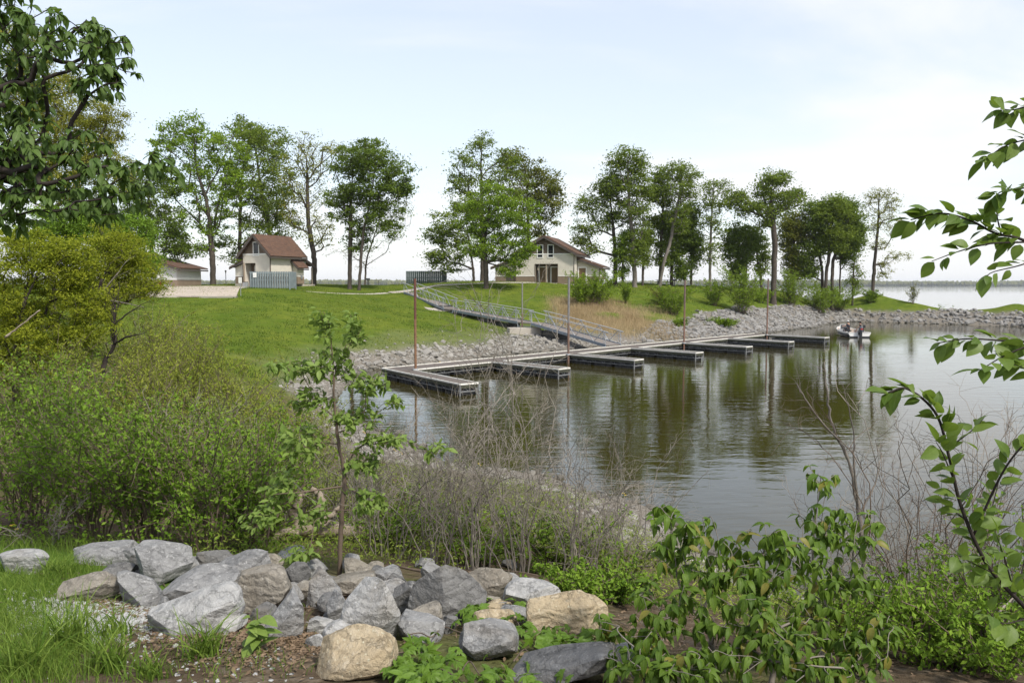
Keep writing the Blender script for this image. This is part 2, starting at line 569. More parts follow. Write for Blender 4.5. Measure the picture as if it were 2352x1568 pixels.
LANDPTS = [(0, -6, 4.2), (0, 2, 3.95), (0, 4, 3.44), (-6, 4, 3.55), (6, 3.5, 3.2), (3, 6, 2.75), (0, 6, 2.98), (-3, 6, 3.0), (-6, 7, 2.85), (-5, 8.2, 2.6), (0, 8.2, 2.45), (3, 8.5, 1.9), (6, 7, 2.0),
           (10, 2, 2.4), (14, -5, 3.4), (25, -14, 3.2), (-1, 11, 1.75), (-3, 15, 1.45), (-8, 11, 2.3), (-8, 15, 2.0), (-13, 20, 2.2), (-6.5, 23, 1.05), (-10.5, 29, 1.2), (-12.5, 36, 1.5), (-17, 30, 2.1),
           (1.5, 12, 1.35), (0, 16, 1.0), (-1, 20, .55), (-12.9, 40.5, 1.6), (-13.5, 47, 1.7), (-11.5, 54, 1.5), (-6.1, 63.7, 1.5), (-3, 66, 1.1), (-12.8, 85, 3.45), (-25.9, 70, 3.85), (-15.6, 60, 2.45),
           (-20.3, 55, 2.35), (-20, 45, 2.0), (-24.3, 70, 4.3), (-25.5, 84, 5.1), (-35, 84, 5.0), (-13.6, 97.6, 4.45), (-9.6, 100, 5.3), (-3.1, 95, 5.05), (4, 103, 5.65), (6.2, 92, 3.8), (0, 90, 3.6), (-4, 83, 2.0),
           (-8, 88.6, 2.75), (1, 76, 1.15), (3.5, 72.5, .75), (10, 82, 1.75), (9, 90, 3.5), (20, 98, 3.7), (17.8, 87, 1.5), (30, 105, 3.0), (26.6, 93.5, 1.15), (43.5, 118, 3.2), (43, 122, 4.2), (26, 112, 5.1),
           (13.5, 110, 5.4), (56.7, 125, 4.1), (61, 121, 2.75), (71, 112, 2.85), (96, 94, 2.9), (136, 70, 2.9), (38, 128, 5.0), (20, 128, 5.3), (-5, 128, 5.4), (-30, 125, 5.4), (-60, 125, 5.4), (-100, 120, 5.4),
           (-60, 95, 5.2), (-40, 70, 4.6), (-40, 40, 3.3), (-40, 15, 3.1), (-40, 0, 3.5), (-90, 60, 5), (-90, 10, 4.5), (-200, 60, 6), (-200, 120, 5.6), (-400, 60, 6), (-400, 0, 6), (-20, 8, 2.9), (-25, -14, 4),
           (33, 120, 5.0), (-43, 98, 5.3), (-18, 115, 5.35)]


def dense(P, step):
    out = []
    for a, b in zip(P[:-1], P[1:]):
        a, b = np.array(a, float), np.array(b, float)
        k = max(1, int(np.linalg.norm(b - a) / step))
        for i in range(k):
            out.append(a + (b - a) * i / k)
    out.append(np.array(P[-1], float))
    return np.array(out)


sh = dense(SHORE, 3.5)
lk = dense(LAKE, 10)
pts = [np.c_[sh, np.zeros(len(sh))], np.c_[lk, np.zeros(len(lk))], np.c_[np.array(WET, float), np.full(len(WET), -1.8)],
       np.c_[lk + [4, 12], np.full(len(lk), -1.5)], np.array(LANDPTS, float)]
CP = np.concatenate(pts)
_d = np.sqrt(((CP[:, None, :2] - CP[None, :, :2]) ** 2).sum(-1) + 0.6)
_A = np.zeros((len(CP) + 1, len(CP) + 1))
_A[:-1, :-1] = _d; _A[-1, :-1] = 1; _A[:-1, -1] = 1
_w = np.linalg.solve(_A, np.r_[CP[:, 2], 0])


def raw_h(x, y):
    x, y = np.ravel(x), np.ravel(y)
    out = np.empty(len(x))
    for i in range(0, len(x), 8000):
        d = np.sqrt((x[i:i + 8000, None] - CP[None, :, 0]) ** 2 + (y[i:i + 8000, None] - CP[None, :, 1]) ** 2 + 0.6)
        out[i:i + 8000] = d @ _w[:-1] + _w[-1]
    return out


gx = np.unique(np.round(np.r_[np.arange(-400, -70, 15), np.arange(-70, -16, 0.9), np.arange(-16, 16, 0.3), np.arange(16, 76, 0.7), np.arange(76, 160, 6)], 3))
gy = np.unique(np.round(np.r_[np.arange(-30, -2, 2.0), np.arange(-2, 30, 0.3), np.arange(30, 128, 0.6), np.arange(128, 172, 2.0)], 3))
GX, GY = np.meshgrid(gx, gy)
GZ = raw_h(GX, GY).reshape(GX.shape)
GZ = GZ + (fbm(GX, GY, 6.0, 3) - 0.5) * 0.30 + (fbm(GX, GY, 1.2, 9) - 0.5) * np.where(GY < 30, 0.14, 0.07)
GZ = np.maximum(GZ, -1.8)


def hgt(x, y):
    x, y = np.asarray(x, float), np.asarray(y, float)
    i = np.clip(np.searchsorted(gx, x) - 1, 0, len(gx) - 2)
    j = np.clip(np.searchsorted(gy, y) - 1, 0, len(gy) - 2)
    fx = np.clip((x - gx[i]) / (gx[i + 1] - gx[i]), 0, 1); fy = np.clip((y - gy[j]) / (gy[j + 1] - gy[j]), 0, 1)
    return (GZ[j, i] * (1 - fx) + GZ[j, i + 1] * fx) * (1 - fy) + (GZ[j + 1, i] * (1 - fx) + GZ[j + 1, i + 1] * fx) * fy


def hit(u, v, t1=140.0):
    """where the sight line through photo point (u, v) meets the ground"""
    d = ray(u, v); d = d / d[1]
    t = np.r_[np.arange(2.5, 30, 0.05), np.arange(30, t1, 0.2)]
    z = HC + d[2] * t
    g = hgt(d[0] * t, t)
    k = np.argmax(g >= z) if np.any(g >= z) else len(t) - 1
    return np.array([d[0] * t[k], t[k], float(g[k])])


def gz(x, y):
    return float(hgt(x, y))


def zrock(x, y):
    far = np.interp(x, [-30, -13, -9, -4, 2, 8, 14, 20, 30, 45, 52, 60, 100], [0.5, 1.55, 1.75, 1.65, 1.35, 1.0, 1.1, 2.1, 2.6, 2.5, 1.75, 1.6, 1.6])
    near = np.where(y < 12, 0.5, 0.55)
    return near + (far - near) * sstep(34, 42, y)


def masks(x, y, z):
    nz = fbm(x, y, 3.0, 21) - 0.5
    rock = sstep(-0.25, 0.25, zrock(x, y) - z + nz * 1.1)
    rock = rock * np.where((y > 30) & (x < 14), 1 - .8 * sstep(.6, 1.3, z + .8 * nz), 1.0)
    dry = sstep(3, 6, x) * (1 - sstep(13, 19, x)) * sstep(74, 79, y) * (1 - sstep(90, 94, y)) * sstep(0.24, 0.44, fbm(x, y, 5, 31))
    soil = (1 - sstep(30, 38, y)) * (1 - sstep(-30, -18, -x) * 0)
    lush = (1 - sstep(-3.2, -1.7, x + nz * 2)) * (1 - sstep(8.4, 9.6, y)) * (1 - sstep(-4.1, -3.0, x + (5.0 - y) * 0.55))
    return rock, dry, soil, np.clip(lush, 0, 1)


mk = masks(GX, GY, GZ)


def ground_material():
    m, n, p = new_mat('ground')
    v = nn(n, 'ShaderNodeTexCoord').outputs['Object']
    rock, dry, soil, lush = (attr(n, k) for k in ('rock', 'dry', 'soil', 'lush'))
    f1, f2, f3 = noise(n, v, 0.30, 6, 0.6), noise(n, v, 1.3, 6, 0.65), noise(n, v, 9.0, 5, 0.7)
    g = mixcol(n, mrange(n, f1, 0.35, 0.65), (0.070, 0.115, 0.013), (0.130, 0.158, 0.022))
    g = mixcol(n, mrange(n, f2, 0.42, 0.70, 0.0, 0.75), g, (0.042, 0.075, 0.010))
    g = mixcol(n, mrange(n, f3, 0.45, 0.75, 0.0, 0.6), g, (0.15, 0.165, 0.045))
    s = mixcol(n, mrange(n, f2, 0.35, 0.65), (0.125, 0.094, 0.063), (0.065, 0.048, 0.032))
    s = mixcol(n, mrange(n, f3, 0.5, 0.75, 0.0, 0.7), s, (0.22, 0.185, 0.14))
    s = mixcol(n, mrange(n, noise(n, v, 0.5, 4), 0.5, 0.62, 0.0, 0.5), s, (0.10, 0.13, 0.03))
    r = mixcol(n, mrange(n, f3, 0.35, 0.65), (0.24, 0.215, 0.18), (0.13, 0.115, 0.095))
    d = mixcol(n, mrange(n, f3, 0.35, 0.7), (0.32, 0.235, 0.14), (0.20, 0.17, 0.075))
    c = mixcol(n, soil, g, s)
    c = mixcol(n, lush, c, (0.085, 0.14, 0.025))
    c = mixcol(n, dry, c, d)
    c = mixcol(n, rock, c, r)
    n.links.new(c, p.inputs['Base Color'])
    p.inputs['Roughness'].default_value = 0.95
    p.inputs['Specular IOR Level'].default_value = 0.0
    h = mathn(n, 'ADD', mathn(n, 'MULTIPLY', f2, 0.6), mathn(n, 'MULTIPLY', f3, 0.4))
    bump(n, p, h, 0.9, 0.09)
    return m


def make_ground():
    ny, nx = GX.shape
    idx = np.arange(nx * ny).reshape(ny, nx)
    Q = np.stack([idx[:-1, :-1], idx[:-1, 1:], idx[1:, 1:], idx[1:, :-1]], -1).reshape(-1, 4)
    mb = MB()
    mb.add(np.stack([GX, GY, GZ], -1).reshape(-1, 3), Q)
    o = mb.build('ground', ground_material(), smooth=True, kind='structure')
    for nm, a in zip(('rock', 'dry', 'soil', 'lush'), mk):
        x = o.data.attributes.new(nm, 'FLOAT', 'POINT')
        x.data.foreach_set('value', a.astype(np.float32).ravel())


make_ground()


def make_water():
    m, n, p = new_mat('water')
    v = nn(n, 'ShaderNodeTexCoord').outputs['Object']
    def mapped(sx, sy, rz=0.0):
        x = nn(n, 'ShaderNodeMapping')
        x.inputs['Scale'].default_value = (sx, sy, 1)
        x.inputs['Rotation'].default_value = (0, 0, R(rz))
        n.links.new(v, x.inputs[0]); return x.outputs[0]
    p.inputs['Base Color'].default_value = (0.034, 0.028, 0.005, 1)
    p.inputs['Roughness'].default_value = 0.03
    p.inputs['IOR'].default_value = 1.45
    a = noise(n, mapped(0.55, 1.7, 8), 1.0, 3, 0.5, 0.3)
    b = noise(n, mapped(2.2, 5.5, -6), 1.0, 2, 0.5)
    c = noise(n, mapped(0.05, 0.09), 1.0, 3)
    amp = mrange(n, c, 0.35, 0.65, 0.35, 1.0)
    h = mathn(n, 'MULTIPLY', mathn(n, 'ADD', a, mathn(n, 'MULTIPLY', b, 0.22)), amp)
    bump(n, p, h, 1.0, 0.02)
    xs = np.array([-4800, -400, -60, -16, 0, 16, 60, 160, 400, 4800.])
    ys = np.array([-60, -10, 10, 30, 60, 100, 160, 400, 1500, 5000.])
    X, Y = np.meshgrid(xs, ys)
    idx = np.arange(X.size).reshape(X.shape)
    Q = np.stack([idx[:-1, :-1], idx[:-1, 1:], idx[1:, 1:], idx[1:, :-1]], -1).reshape(-1, 4)
    mb = MB()
    mb.add(np.stack([X, Y, np.zeros_like(X)], -1).reshape(-1, 3), Q)
    mb.build('lake_water', m, kind='structure')


make_water()


# ------------------------------------------------------------------ far shore
def make_far_shore():
    mb = MB()
    r = np.random.default_rng(5)
    xs = np.linspace(-3600, 3600, 121)
    yf = 3000 + 500 * (fbm(xs, xs * 0, 900, 41) - 0.5) + 500 * sstep(1300, 1500, xs)
    V, Q = [], []
    prof = [(0, -1.0), (60, 1.5), (300, 6), (900, 9)]
    for k, (x, y) in enumerate(zip(xs, yf)):
        for dy_, z in prof:
            V.append((x, y + dy_, z))
    n_ = len(prof)
    for k in range(len(xs) - 1):
        for j in range(n_ - 1):
            Q.append((k * n_ + j, (k + 1) * n_ + j, (k + 1) * n_ + j + 1, k * n_ + j + 1))
    mb.add(V, Q)
    mb.build('far_shore', M['leaf_dark'], smooth=True, kind='structure')
    mb = MB()
    N = 5200
    x = r.uniform(-3500, 3500, N)
    y = np.interp(x, xs, yf) + 20 + r.random(N) ** 2 * 320
    hh = (14 + 10 * fbm(x, y, 260, 43) + r.normal(0, 1.6, N)) * np.where(x < 300, 1.0, 1.0)
    ww = r.uniform(6, 12, N)
    bm = bmesh.new(); bmesh.ops.create_icosphere(bm, subdivisions=1, radius=1)
    iv = np.array([v.co[:] for v in bm.verts]); it = np.array([[v.index for v in f.verts] for f in bm.faces]); bm.free()
    S = iv[None] * (1 + r.uniform(-0.25, 0.25, (N, len(iv), 1)))
    V = S * np.stack([ww, ww, hh * 0.55], -1)[:, None, :] + np.stack([x, y, 2 + hh * 0.5], -1)[:, None, :]
    T = (it[None] + (np.arange(N) * len(iv))[:, None, None]).reshape(-1, 3)
    mb.add(V.reshape(-1, 3), T=T, tint=np.repeat(r.random(N), len(iv)))
    o = mb.build('far_woods', M['leaf_olive'], kind='stuff')
    tag(o, 'low band of woods along the far shore of the lake', 'woods')


make_far_shore()

# ------------------------------------------------------------------ paths and parking draped over the lawn
M['concrete'] = plain('concrete', (0.44, 0.40, 0.34), (0.36, 0.32, 0.27), 0.9, 0.6, 0.01)
M['pad'] = plain('pad', (0.46, 0.39, 0.31), (0.36, 0.30, 0.24), 0.95, 0.35, 0.01)


def ribbon(name, P, w, mat, lift=0.05, step=0.8):
    P = dense([p[:2] for p in P], step)
    T = unit(np.gradient(P, axis=0)); S = np.stack([T[:, 1], -T[:, 0]], 1)
    V, n_ = [], 5
    for j in range(n_):
        q = P + S * w * (j / (n_ - 1) - 0.5)
        V.append(np.c_[q, hgt(q[:, 0], q[:, 1]) + lift])
    V = np.stack(V, 1)
    K = len(P); top = V.reshape(-1, 3)
    idx = np.arange(K * n_).reshape(K, n_)
    mb = MB()
    mb.add(top, np.stack([idx[:-1, :-1], idx[:-1, 1:], idx[1:, 1:], idx[1:, :-1]], -1).reshape(-1, 4))
    for j in (0, n_ - 1):
        e = V[:, j]; lo = e - [0, 0, 0.25]
        mb.add(np.vstack([e, lo]), [[i, i + 1, K + i + 1, K + i] for i in range(K - 1)])
    return mb.build(name, mat, kind='structure')


def draped_poly(name, poly, mat, lift=0.05, step=0.8):
    """fill a convex quad a,b,c,d with a draped grid"""
    a, b, c, d = [np.array(p[:2], float) for p in poly]
    nu = int(max(np.linalg.norm(b - a), np.linalg.norm(c - d)) / step) + 2
    nv = int(max(np.linalg.norm(d - a), np.linalg.norm(c - b)) / step) + 2
    U, W = np.meshgrid(np.linspace(0, 1, nu), np.linspace(0, 1, nv))
    U, W = U[..., None], W[..., None]
    q = (a * (1 - U) + b * U) * (1 - W) + (d * (1 - U) + c * U) * W
    V = np.concatenate([q, (hgt(q[..., 0], q[..., 1]) + lift)[..., None]], -1)
    idx = np.arange(nu * nv).reshape(nv, nu)
    mb = MB()
    mb.add(V.reshape(-1, 3), np.stack([idx[:-1, :-1], idx[:-1, 1:], idx[1:, 1:], idx[1:, :-1]], -1).reshape(-1, 4))
    return mb.build(name, mat, kind='structure')


draped_poly('parking_pad', [hit(340, 681), hit(543, 682), hit(560, 659)[:2] + np.array([0.0, 0]), hit(330, 659)], M['pad'], 0.07)
ribbon('kerb', [hit(330, 682.5), hit(440, 683), hit(545, 683.5)], 0.25, M['concrete'], 0.16)
ribbon('path', [(-31, 80), (-29.5, 87), (-31.5, 93), (-33.2, 96.5)], 1.6, M['concrete'], 0.06)
ribbon('path', [(-22.5, 86.5), (-18, 92), (-15.2, 97.2)], .7, M['concrete'], 0.04)
ribbon('path', [(-15.0, 97.8), (-9, 101.2), (-3, 102.3), (3.0, 103.4)], 1.4, M['concrete'], 0.06)
ribbon('path', [(-9.5, 87.6), (-7.6, 88.3), (-6.6, 88.4)], 1.6, M['concrete'], 0.05)

# ------------------------------------------------------------------ buildings
M['siding'] = siding('siding', (0.64, 0.59, 0.51), 0.115)
M['siding_white'] = siding('siding_white', (0.56, 0.55, 0.53), 0.115)
M['shingle_wall'] = siding('shingle_wall', (0.135, 0.10, 0.072), 0.22, 'Z', 0.02, 0.6)
M['wainscot'] = siding('wainscot', (0.235, 0.175, 0.125), 0.20, 'XY', 0.012, 0.5)
M['trim_white'] = plain('trim_white', (0.78, 0.77, 0.74), (0.70, 0.69, 0.66), 0.5, 2.0)
M['trim_brown'] = plain('trim_brown', (0.12, 0.09, 0.07), (0.09, 0.07, 0.055), 0.6, 2.0)
M['trim_tan'] = plain('trim_tan', (0.36, 0.29, 0.22), (0.30, 0.24, 0.18), 0.6, 2.0)
M['door'] = plain('door', (0.165, 0.105, 0.05), (0.13, 0.082, 0.04), 0.5, 1.5)
M['fascia'] = plain('fascia', (0.085, 0.07, 0.06), (0.065, 0.053, 0.046), 0.55, 2.0)
M['metal'] = plain('metal', (0.42, 0.43, 0.44), (0.30, 0.31, 0.32), 0.45, 5.0, metal=0.6)
M['galv'] = plain('galv', (0.46, 0.47, 0.48), (0.36, 0.37, 0.38), 0.5, 6.0, metal=0.1)
M['dark_metal'] = plain('dark_metal', (0.03, 0.03, 0.03), (0.02, 0.02, 0.02), 0.5, 5.0)
m, n, p = new_mat('window_glass')
p.inputs['Base Color'].default_value = (0.012, 0.014, 0.018, 1); p.inputs['Roughness'].default_value = 0.08
M['glass'] = m


def roofmat():
    m, n, p = new_mat('roof_shingles')
    v = objvec(n, False)
    br = nn(n, 'ShaderNodeTexBrick')
    br.inputs['Scale'].default_value = 1.0
    br.inputs['Brick Width'].default_value = 0.32; br.inputs['Row Height'].default_value = 0.16
    br.inputs['Mortar Size'].default_value = 0.008
    br.inputs['Color1'].default_value = (0.125, 0.062, 0.034, 1); br.inputs['Color2'].default_value = (0.070, 0.037, 0.024, 1)
    br.inputs['Mortar'].default_value = (0.05, 0.03, 0.022, 1)
    cx = nn(n, 'ShaderNodeSeparateXYZ'); n.links.new(v, cx.inputs[0])
    cc = nn(n, 'ShaderNodeCombineXYZ')
    n.links.new(cx.outputs['Y'], cc.inputs[0]); n.links.new(mathn(n, 'MULTIPLY', cx.outputs['Z'], 1.6), cc.inputs[1])
    n.links.new(cc.outputs[0], br.inputs['Vector'])
    c = mixcol(n, mrange(n, noise(n, v, 1.8, 6), 0.4, 0.7, 0, 0.5), br.outputs['Color'], (0.118, 0.070, 0.046))
    n.links.new(c, p.inputs['Base Color']); p.inputs['Roughness'].default_value = 0.9
    bump(n, p, br.outputs['Fac'], -0.5, 0.01)
    return m


M['roof'] = roofmat()


class House:
    def __init__(s, name, label, loc, rz):
        s.root = empty(name, loc, label, 'building', rz=rz)

    def boxp(s, name, mat, *boxes, parent=None):
        if len(boxes) > 1 and name in ('wainscot', 'band', 'corner_board', 'porch_post', 'pier', 'foundation'):
            return [s.boxp(name, mat, b, parent=parent) for b in boxes][0]
        mb = MB()
        for b in boxes:
            box(mb, *b)
        return mb.build(name, M[mat], parent or s.root)

    def prism(s, name, mat, tri, y0, y1, parent=None):
        """triangle/polygon in the x-z plane extruded from y0 to y1"""
        k = len(tri)
        V = [(x, y0, z) for x, z in tri] + [(x, y1, z) for x, z in tri]
        mb = MB()
        T = [[0, i, i + 1] for i in range(1, k - 1)] + [[k, k + i + 1, k + i] for i in range(1, k - 1)]
        Q = [[i, (i + 1) % k, (i + 1) % k + k, i + k][::-1] for i in range(k)]
        mb.add(V, Q, T)
        return mb.build(name, M[mat], parent or s.root)

    def window(s, x, z0, w, h, y):
        """window in the front wall (facing -y)"""
        f = s.boxp('window', 'trim_white', (x - w / 2, x - w / 2 + .11, y - .06, y, z0, z0 + h), (x + w / 2 - .11, x + w / 2, y - .06, y, z0, z0 + h),
                   (x - w / 2 + .11, x + w / 2 - .11, y - .06, y, z0, z0 + .11), (x - w / 2 + .11, x + w / 2 - .11, y - .06, y, z0 + h - .11, z0 + h))
        s.boxp('pane', 'glass', (x - w / 2 + .11, x + w / 2 - .11, y - .025, y - .004, z0 + .11, z0 + h - .11), parent=f)
        s.boxp('sash', 'fascia', (x - w / 2 + .11, x + w / 2 - .11, y - .04, y - .026, z0 + h * .5 - .025, z0 + h * .5 + .025), parent=f)

    def door(s, x, z0, w, h, y):
        d = s.boxp('door', 'door', (x - w / 2, x + w / 2, y - .05, y - .005, z0, z0 + h))
        s.boxp('frame', 'trim_white', (x - w / 2 - .13, x - w / 2, y - .07, y - .004, z0, z0 + h + .13), (x + w / 2, x + w / 2 + .13, y - .07, y - .004, z0, z0 + h + .13),
               (x - w / 2, x + w / 2, y - .07, y - .004, z0 + h, z0 + h + .13), parent=d)
        s.boxp('handle', 'metal', (x + w / 2 - .12, x + w / 2 - .06, y - .1, y - .051, z0 + .95, z0 + 1.07), parent=d)

    def roof(s, quads, th=0.13):
        mb = MB()
        for q in quads:
            slab(mb, q, th)
        return mb.build('roof', M['roof'], s.root)


# --- the restroom building on the right
h = House('restroom_building', 'wide beige clapboard building with twin gable windows behind the bright green front tree', (4.28, 105.0, 5.62), R(-16))
W, H1, AP, D = 3.93, 3.93, 6.05, 7.5
h.boxp('wall', 'siding', (-W, -1.29, 0, .18, 0.02, H1), (1.76, W, 0, .18, 0.02, H1), (-1.29, 1.76, 0, .18, 2.62, H1),
       (W - .18, W, .18, D, 0, H1), (-W, -W + .18, .18, D, 0, H1), (-W + .18, W - .18, D - .18, D, 0, H1))
h.boxp('recess', 'shingle_wall', (-1.43, -1.29, .18, 1.25, 0, 2.75), (1.76, 1.9, .18, 1.25, 0, 2.75), (-1.29, 1.76, 1.1, 1.25, 0, 2.75), (-1.29, 1.76, .18, 1.1, 2.62, 2.75))
h.boxp('post', 'trim_tan', (.13, .27, .10, .24, .12, 2.62))
h.prism('gable', 'shingle_wall', [(-W, H1 + .001), (W, H1 + .001), (0, AP)], 0.0, .18)
h.boxp('band', 'trim_white', (-W - .01, W + .01, -.03, -.003, H1 - .10, H1 + .03), (-W, -1.29, -.045, -.021, 1.0, 1.09), (1.76, W, -.045, -.021, 1.0, 1.09),
       (W + .021, W + .045, 0, 2.2, 1.0, 1.09))
h.boxp('wainscot', 'wainscot', (-W, -1.29, -.02, -.002, .02, 1.0), (1.76, W, -.02, -.002, .02, 1.0), (W + .002, W + .02, .0, 2.2, .02, 1.0))
h.boxp('corner_board', 'trim_brown', (W - .05, W + .03, -.05, .05, .02, H1), (-W - .03, -W + .05, -.05, .05, .02, H1), (1.73, 1.80, -.048, -.003, .02, 2.6), (-1.33, -1.27, -.048, -.003, .02, 2.6))
h.window(-.61, 3.38, .85, 1.76, -.004)
h.window(.82, 3.38, .85, 1.76, -.004)
h.door(-.45, .12, .92, 2.05, 1.1)
h.door(1.14, .12, .92, 2.05, 1.1)
h.boxp('step', 'concrete', (-1.29, 1.76, -.5, 1.1, -.3, .12))
h.boxp('foundation', 'concrete', (-W - .04, -1.3, -.04, D, -.9, .015), (1.77, W + .04, -.04, D, -.9, .015), (W + .04, 6.94, 2.16, 7.04, -.9, .015), (-6.94, -W - .04, .36, 7.04, -.9, .015))
ov, oy = .62, .55
sl_ = (AP - H1) / W
zr, ze = AP + .16, H1 + .16 - ov * sl_
h.roof([[(0, -oy, zr), (-W - ov, -oy, ze), (-W - ov, D + oy, ze), (0, D + oy, zr)], [(W + ov, -oy, ze), (0, -oy, zr), (0, D + oy, zr), (W + ov, D + oy, ze)],
        [(7.4, 1.7, 2.13), (W + .03, 1.7, 3.36), (W + .03, 7.5, 3.36), (7.4, 7.5, 2.13)], [(-W - .03, -.1, 3.36), (-7.4, -.1, 2.13), (-7.4, 7.5, 2.13), (-W - .03, 7.5, 3.36)]])
mb = MB()
for sx in (-1, 1):
    bar(mb, (0, -oy - .03, zr - .13), (sx * (W + ov), -oy - .03, ze - .13), .05, .26)
    bar(mb, (sx * (W + ov + .03), -oy, ze - .12), (sx * (W + ov + .03), D + oy, ze - .12), .06, .2)
bar(mb, (W + .05, 1.67, 3.23), (7.42, 1.67, 2.0), .05, .24)
bar(mb, (7.43, 1.7, 2.0), (7.43, 7.5, 2.0), .06, .18)
bar(mb, (-W - .05, -.13, 3.23), (-7.42, -.13, 2.0), .05, .24)
mb.build('fascia', M['fascia'], h.root)
h.prism('side_wing', 'siding', [(W + .03, 0.02), (6.9, 0.02), (6.9, 2.1), (W + .03, 3.1)], 2.2, 7.0)
h.prism('side_wing', 'siding', [(-W - .03, 3.1), (-6.9, 2.1), (-6.9, 0.02), (-W - .03, 0.02)][::-1], .4, 7.0)
h.boxp('wainscot', 'wainscot', (5.35, 6.9, 2.18, 2.197, .02, 1.0), (6.903, 6.92, 2.2, 7.0, .02, 1.0), (-6.9, -5.4, .38, .397, .02, 1.0), (-4.6, -4.0, .38, .397, .02, 1.0))
h.boxp('band', 'trim_white', (5.35, 6.9, 2.155, 2.179, 1.0, 1.08), (6.921, 6.945, 2.2, 7.0, 1.0, 1.08), (-6.9, -5.4, .355, .379, 1.0, 1.08))
h.boxp('corner_board', 'trim_brown', (6.86, 6.93, 2.15, 2.24, .02, 2.08))
h.door(4.62, .05, .9, 2.05, 2.197)
h.boxp('doorway', 'fascia', (-5.4, -4.6, .385, .398, .02, 2.0))
h.boxp('vent_pipe', 'trim_white', (5.6, 5.68, 3.4, 3.48, 2.6, 3.15))
h.boxp('drain_pipe', 'trim_white', (6.95, 7.02, 3.0, 3.07, .02, 2.0))

a_ = empty('air_conditioner', (11.9, 104.6, gz(11.9, 104.6)), 'white air conditioner unit on the ground at the right end of the restroom building', 'air conditioner')
mb = MB(); box(mb, -.45, .45, -.4, .4, .08, .95); mb.build('casing', M['trim_white'], a_)
mb = MB()
for k in range(6): box(mb, -.38, .38, -.42, -.402, .2 + k * .12, .26 + k * .12)
mb.build('louver', M['metal'], a_)
mb = MB(); box(mb, -.55, .55, -.5, .5, -.1, .078); mb.build('base', M['concrete'], a_)

# --- the smaller building on the left
h = House('cabin', 'small beige gabled building with brown roof behind the grey dumpster fence', (-31.3, 98.0, 5.62), R(-26))
W, H1, AP, D = 2.2, 3.65, 5.8, 5.7
h.boxp('wall', 'siding', (-W, -1.18, 0, .15, 2.54, H1), (-1.18, -.18, 0, .15, 2.54, H1), (-.18, W, 0, .15, 0.02, H1), (W - .15, W, .15, D, .02, H1), (-W, -W + .15, .15, D, .02, H1),
       (-W + .15, W - .15, D - .15, D, .02, H1), (-W, -1.9, 0, .15, 0.02, 2.54))
h.boxp('recess', 'shingle_wall', (-1.9, -.04, 1.1, 1.22, 0, 2.6), (-.18, -.05, .15, 1.1, 0, 2.6), (-1.9, -.18, .15, 1.1, 2.54, 2.65))
h.prism('gable', 'shingle_wall', [(-W, H1 + .001), (W, H1 + .001), (0, AP)], 0.0, .15)
h.boxp('band', 'trim_white', (-W - .01, W + .01, -.03, -.003, H1 - .12, H1 + .04), (-.18, W, -.045, -.021, .92, 1.0), (W + .021, W + .045, 0, 3.9, .92, 1.0))
h.boxp('wainscot', 'wainscot', (-.18, W, -.02, -.002, .02, .92), (W + .002, W + .02, 0, 3.9, .02, .92))
h.boxp('corner_board', 'trim_brown', (W - .05, W + .03, -.05, .06, .02, H1), (-W - .03, -W + .05, -.05, .06, .02, H1), (W + .003, W + .03, D - .08, D, .02, H1))
h.window(0.0, 3.38, 1.0, 1.75, -.004)
h.door(-.75, .1, .9, 2.05, 1.1)
h.boxp('post', 'trim_tan', (-2.02, -1.88, -.16, -.02, -.2, 2.6))
h.boxp('step', 'concrete', (-1.9, -.2, -.6, 1.1, -.35, .1))
h.boxp('foundation', 'concrete', (-W - .03, W + .03, .2, D, -.9, .015), (-3.85, -W - .03, .26, 4.9, -.9, .015))
ov, oy = .55, .55
sl_ = (AP - H1) / W
zr, ze = AP + .17, H1 + .17 - ov * sl_
h.roof([[(0, -oy, zr), (-W - ov, -oy, ze), (-W - ov, D + .4, ze), (0, D + .4, zr)], [(W + ov, -oy, ze), (0, -oy, zr), (0, D + .4, zr), (W + ov, D + .4, ze)],
        [(-W - .03, .0, 2.78), (-4.5, .0, 2.0), (-4.5, 5.2, 2.0), (-W - .03, 5.2, 2.78)],
        [(3.45, 3.6, 1.92), (W + .03, 3.6, 2.95), (W + .03, 5.5, 2.95), (3.45, 5.5, 1.92)],
        [(2.4, D + .42, 3.1), (-2.4, D + .42, 3.1), (-2.4, 8.0, 2.25), (2.4, 8.0, 2.25)]])
mb = MB()
for sx in (-1, 1):
    bar(mb, (0, -oy - .03, zr - .14), (sx * (W + ov), -oy - .03, ze - .14), .05, .27)
    bar(mb, (sx * (W + ov + .03), -oy, ze - .12), (sx * (W + ov + .03), D + .4, ze - .12), .06, .2)
bar(mb, (-W - .05, -.03, 2.66), (-4.52, -.03, 1.88), .05, .22)
bar(mb, (W + .03, 3.57, 2.83), (3.47, 3.57, 1.8), .05, .22)
bar(mb, (3.48, 3.6, 1.8), (3.48, 5.5, 1.8), .05, .16)
bar(mb, (2.42, D + .45, 2.98), (2.42, 8.0, 2.13), .05, .2)
mb.build('fascia', M['fascia'], h.root)
h.prism('side_wing', 'siding', [(-W - .03, 2.6), (-3.8, 1.98), (-3.8, .02), (-W - .03, .02)][::-1], .3, 4.9)
h.boxp('wainscot', 'wainscot', (-3.8, -W - .04, .28, .297, .02, .92))
h.boxp('band', 'trim_white', (-3.8, -W - .04, .255, .279, .92, 1.0))
h.prism('meter_closet', 'siding', [(W + .03, .9), (2.95, .9), (2.95, 2.1), (W + .03, 2.6)], 3.95, 5.15)
h.boxp('wainscot', 'wainscot', (W + .03, 2.97, 3.93, 5.17, .0, .9))
h.boxp('band', 'trim_white', (W + .03, 2.99, 3.91, 5.19, .90, .985))
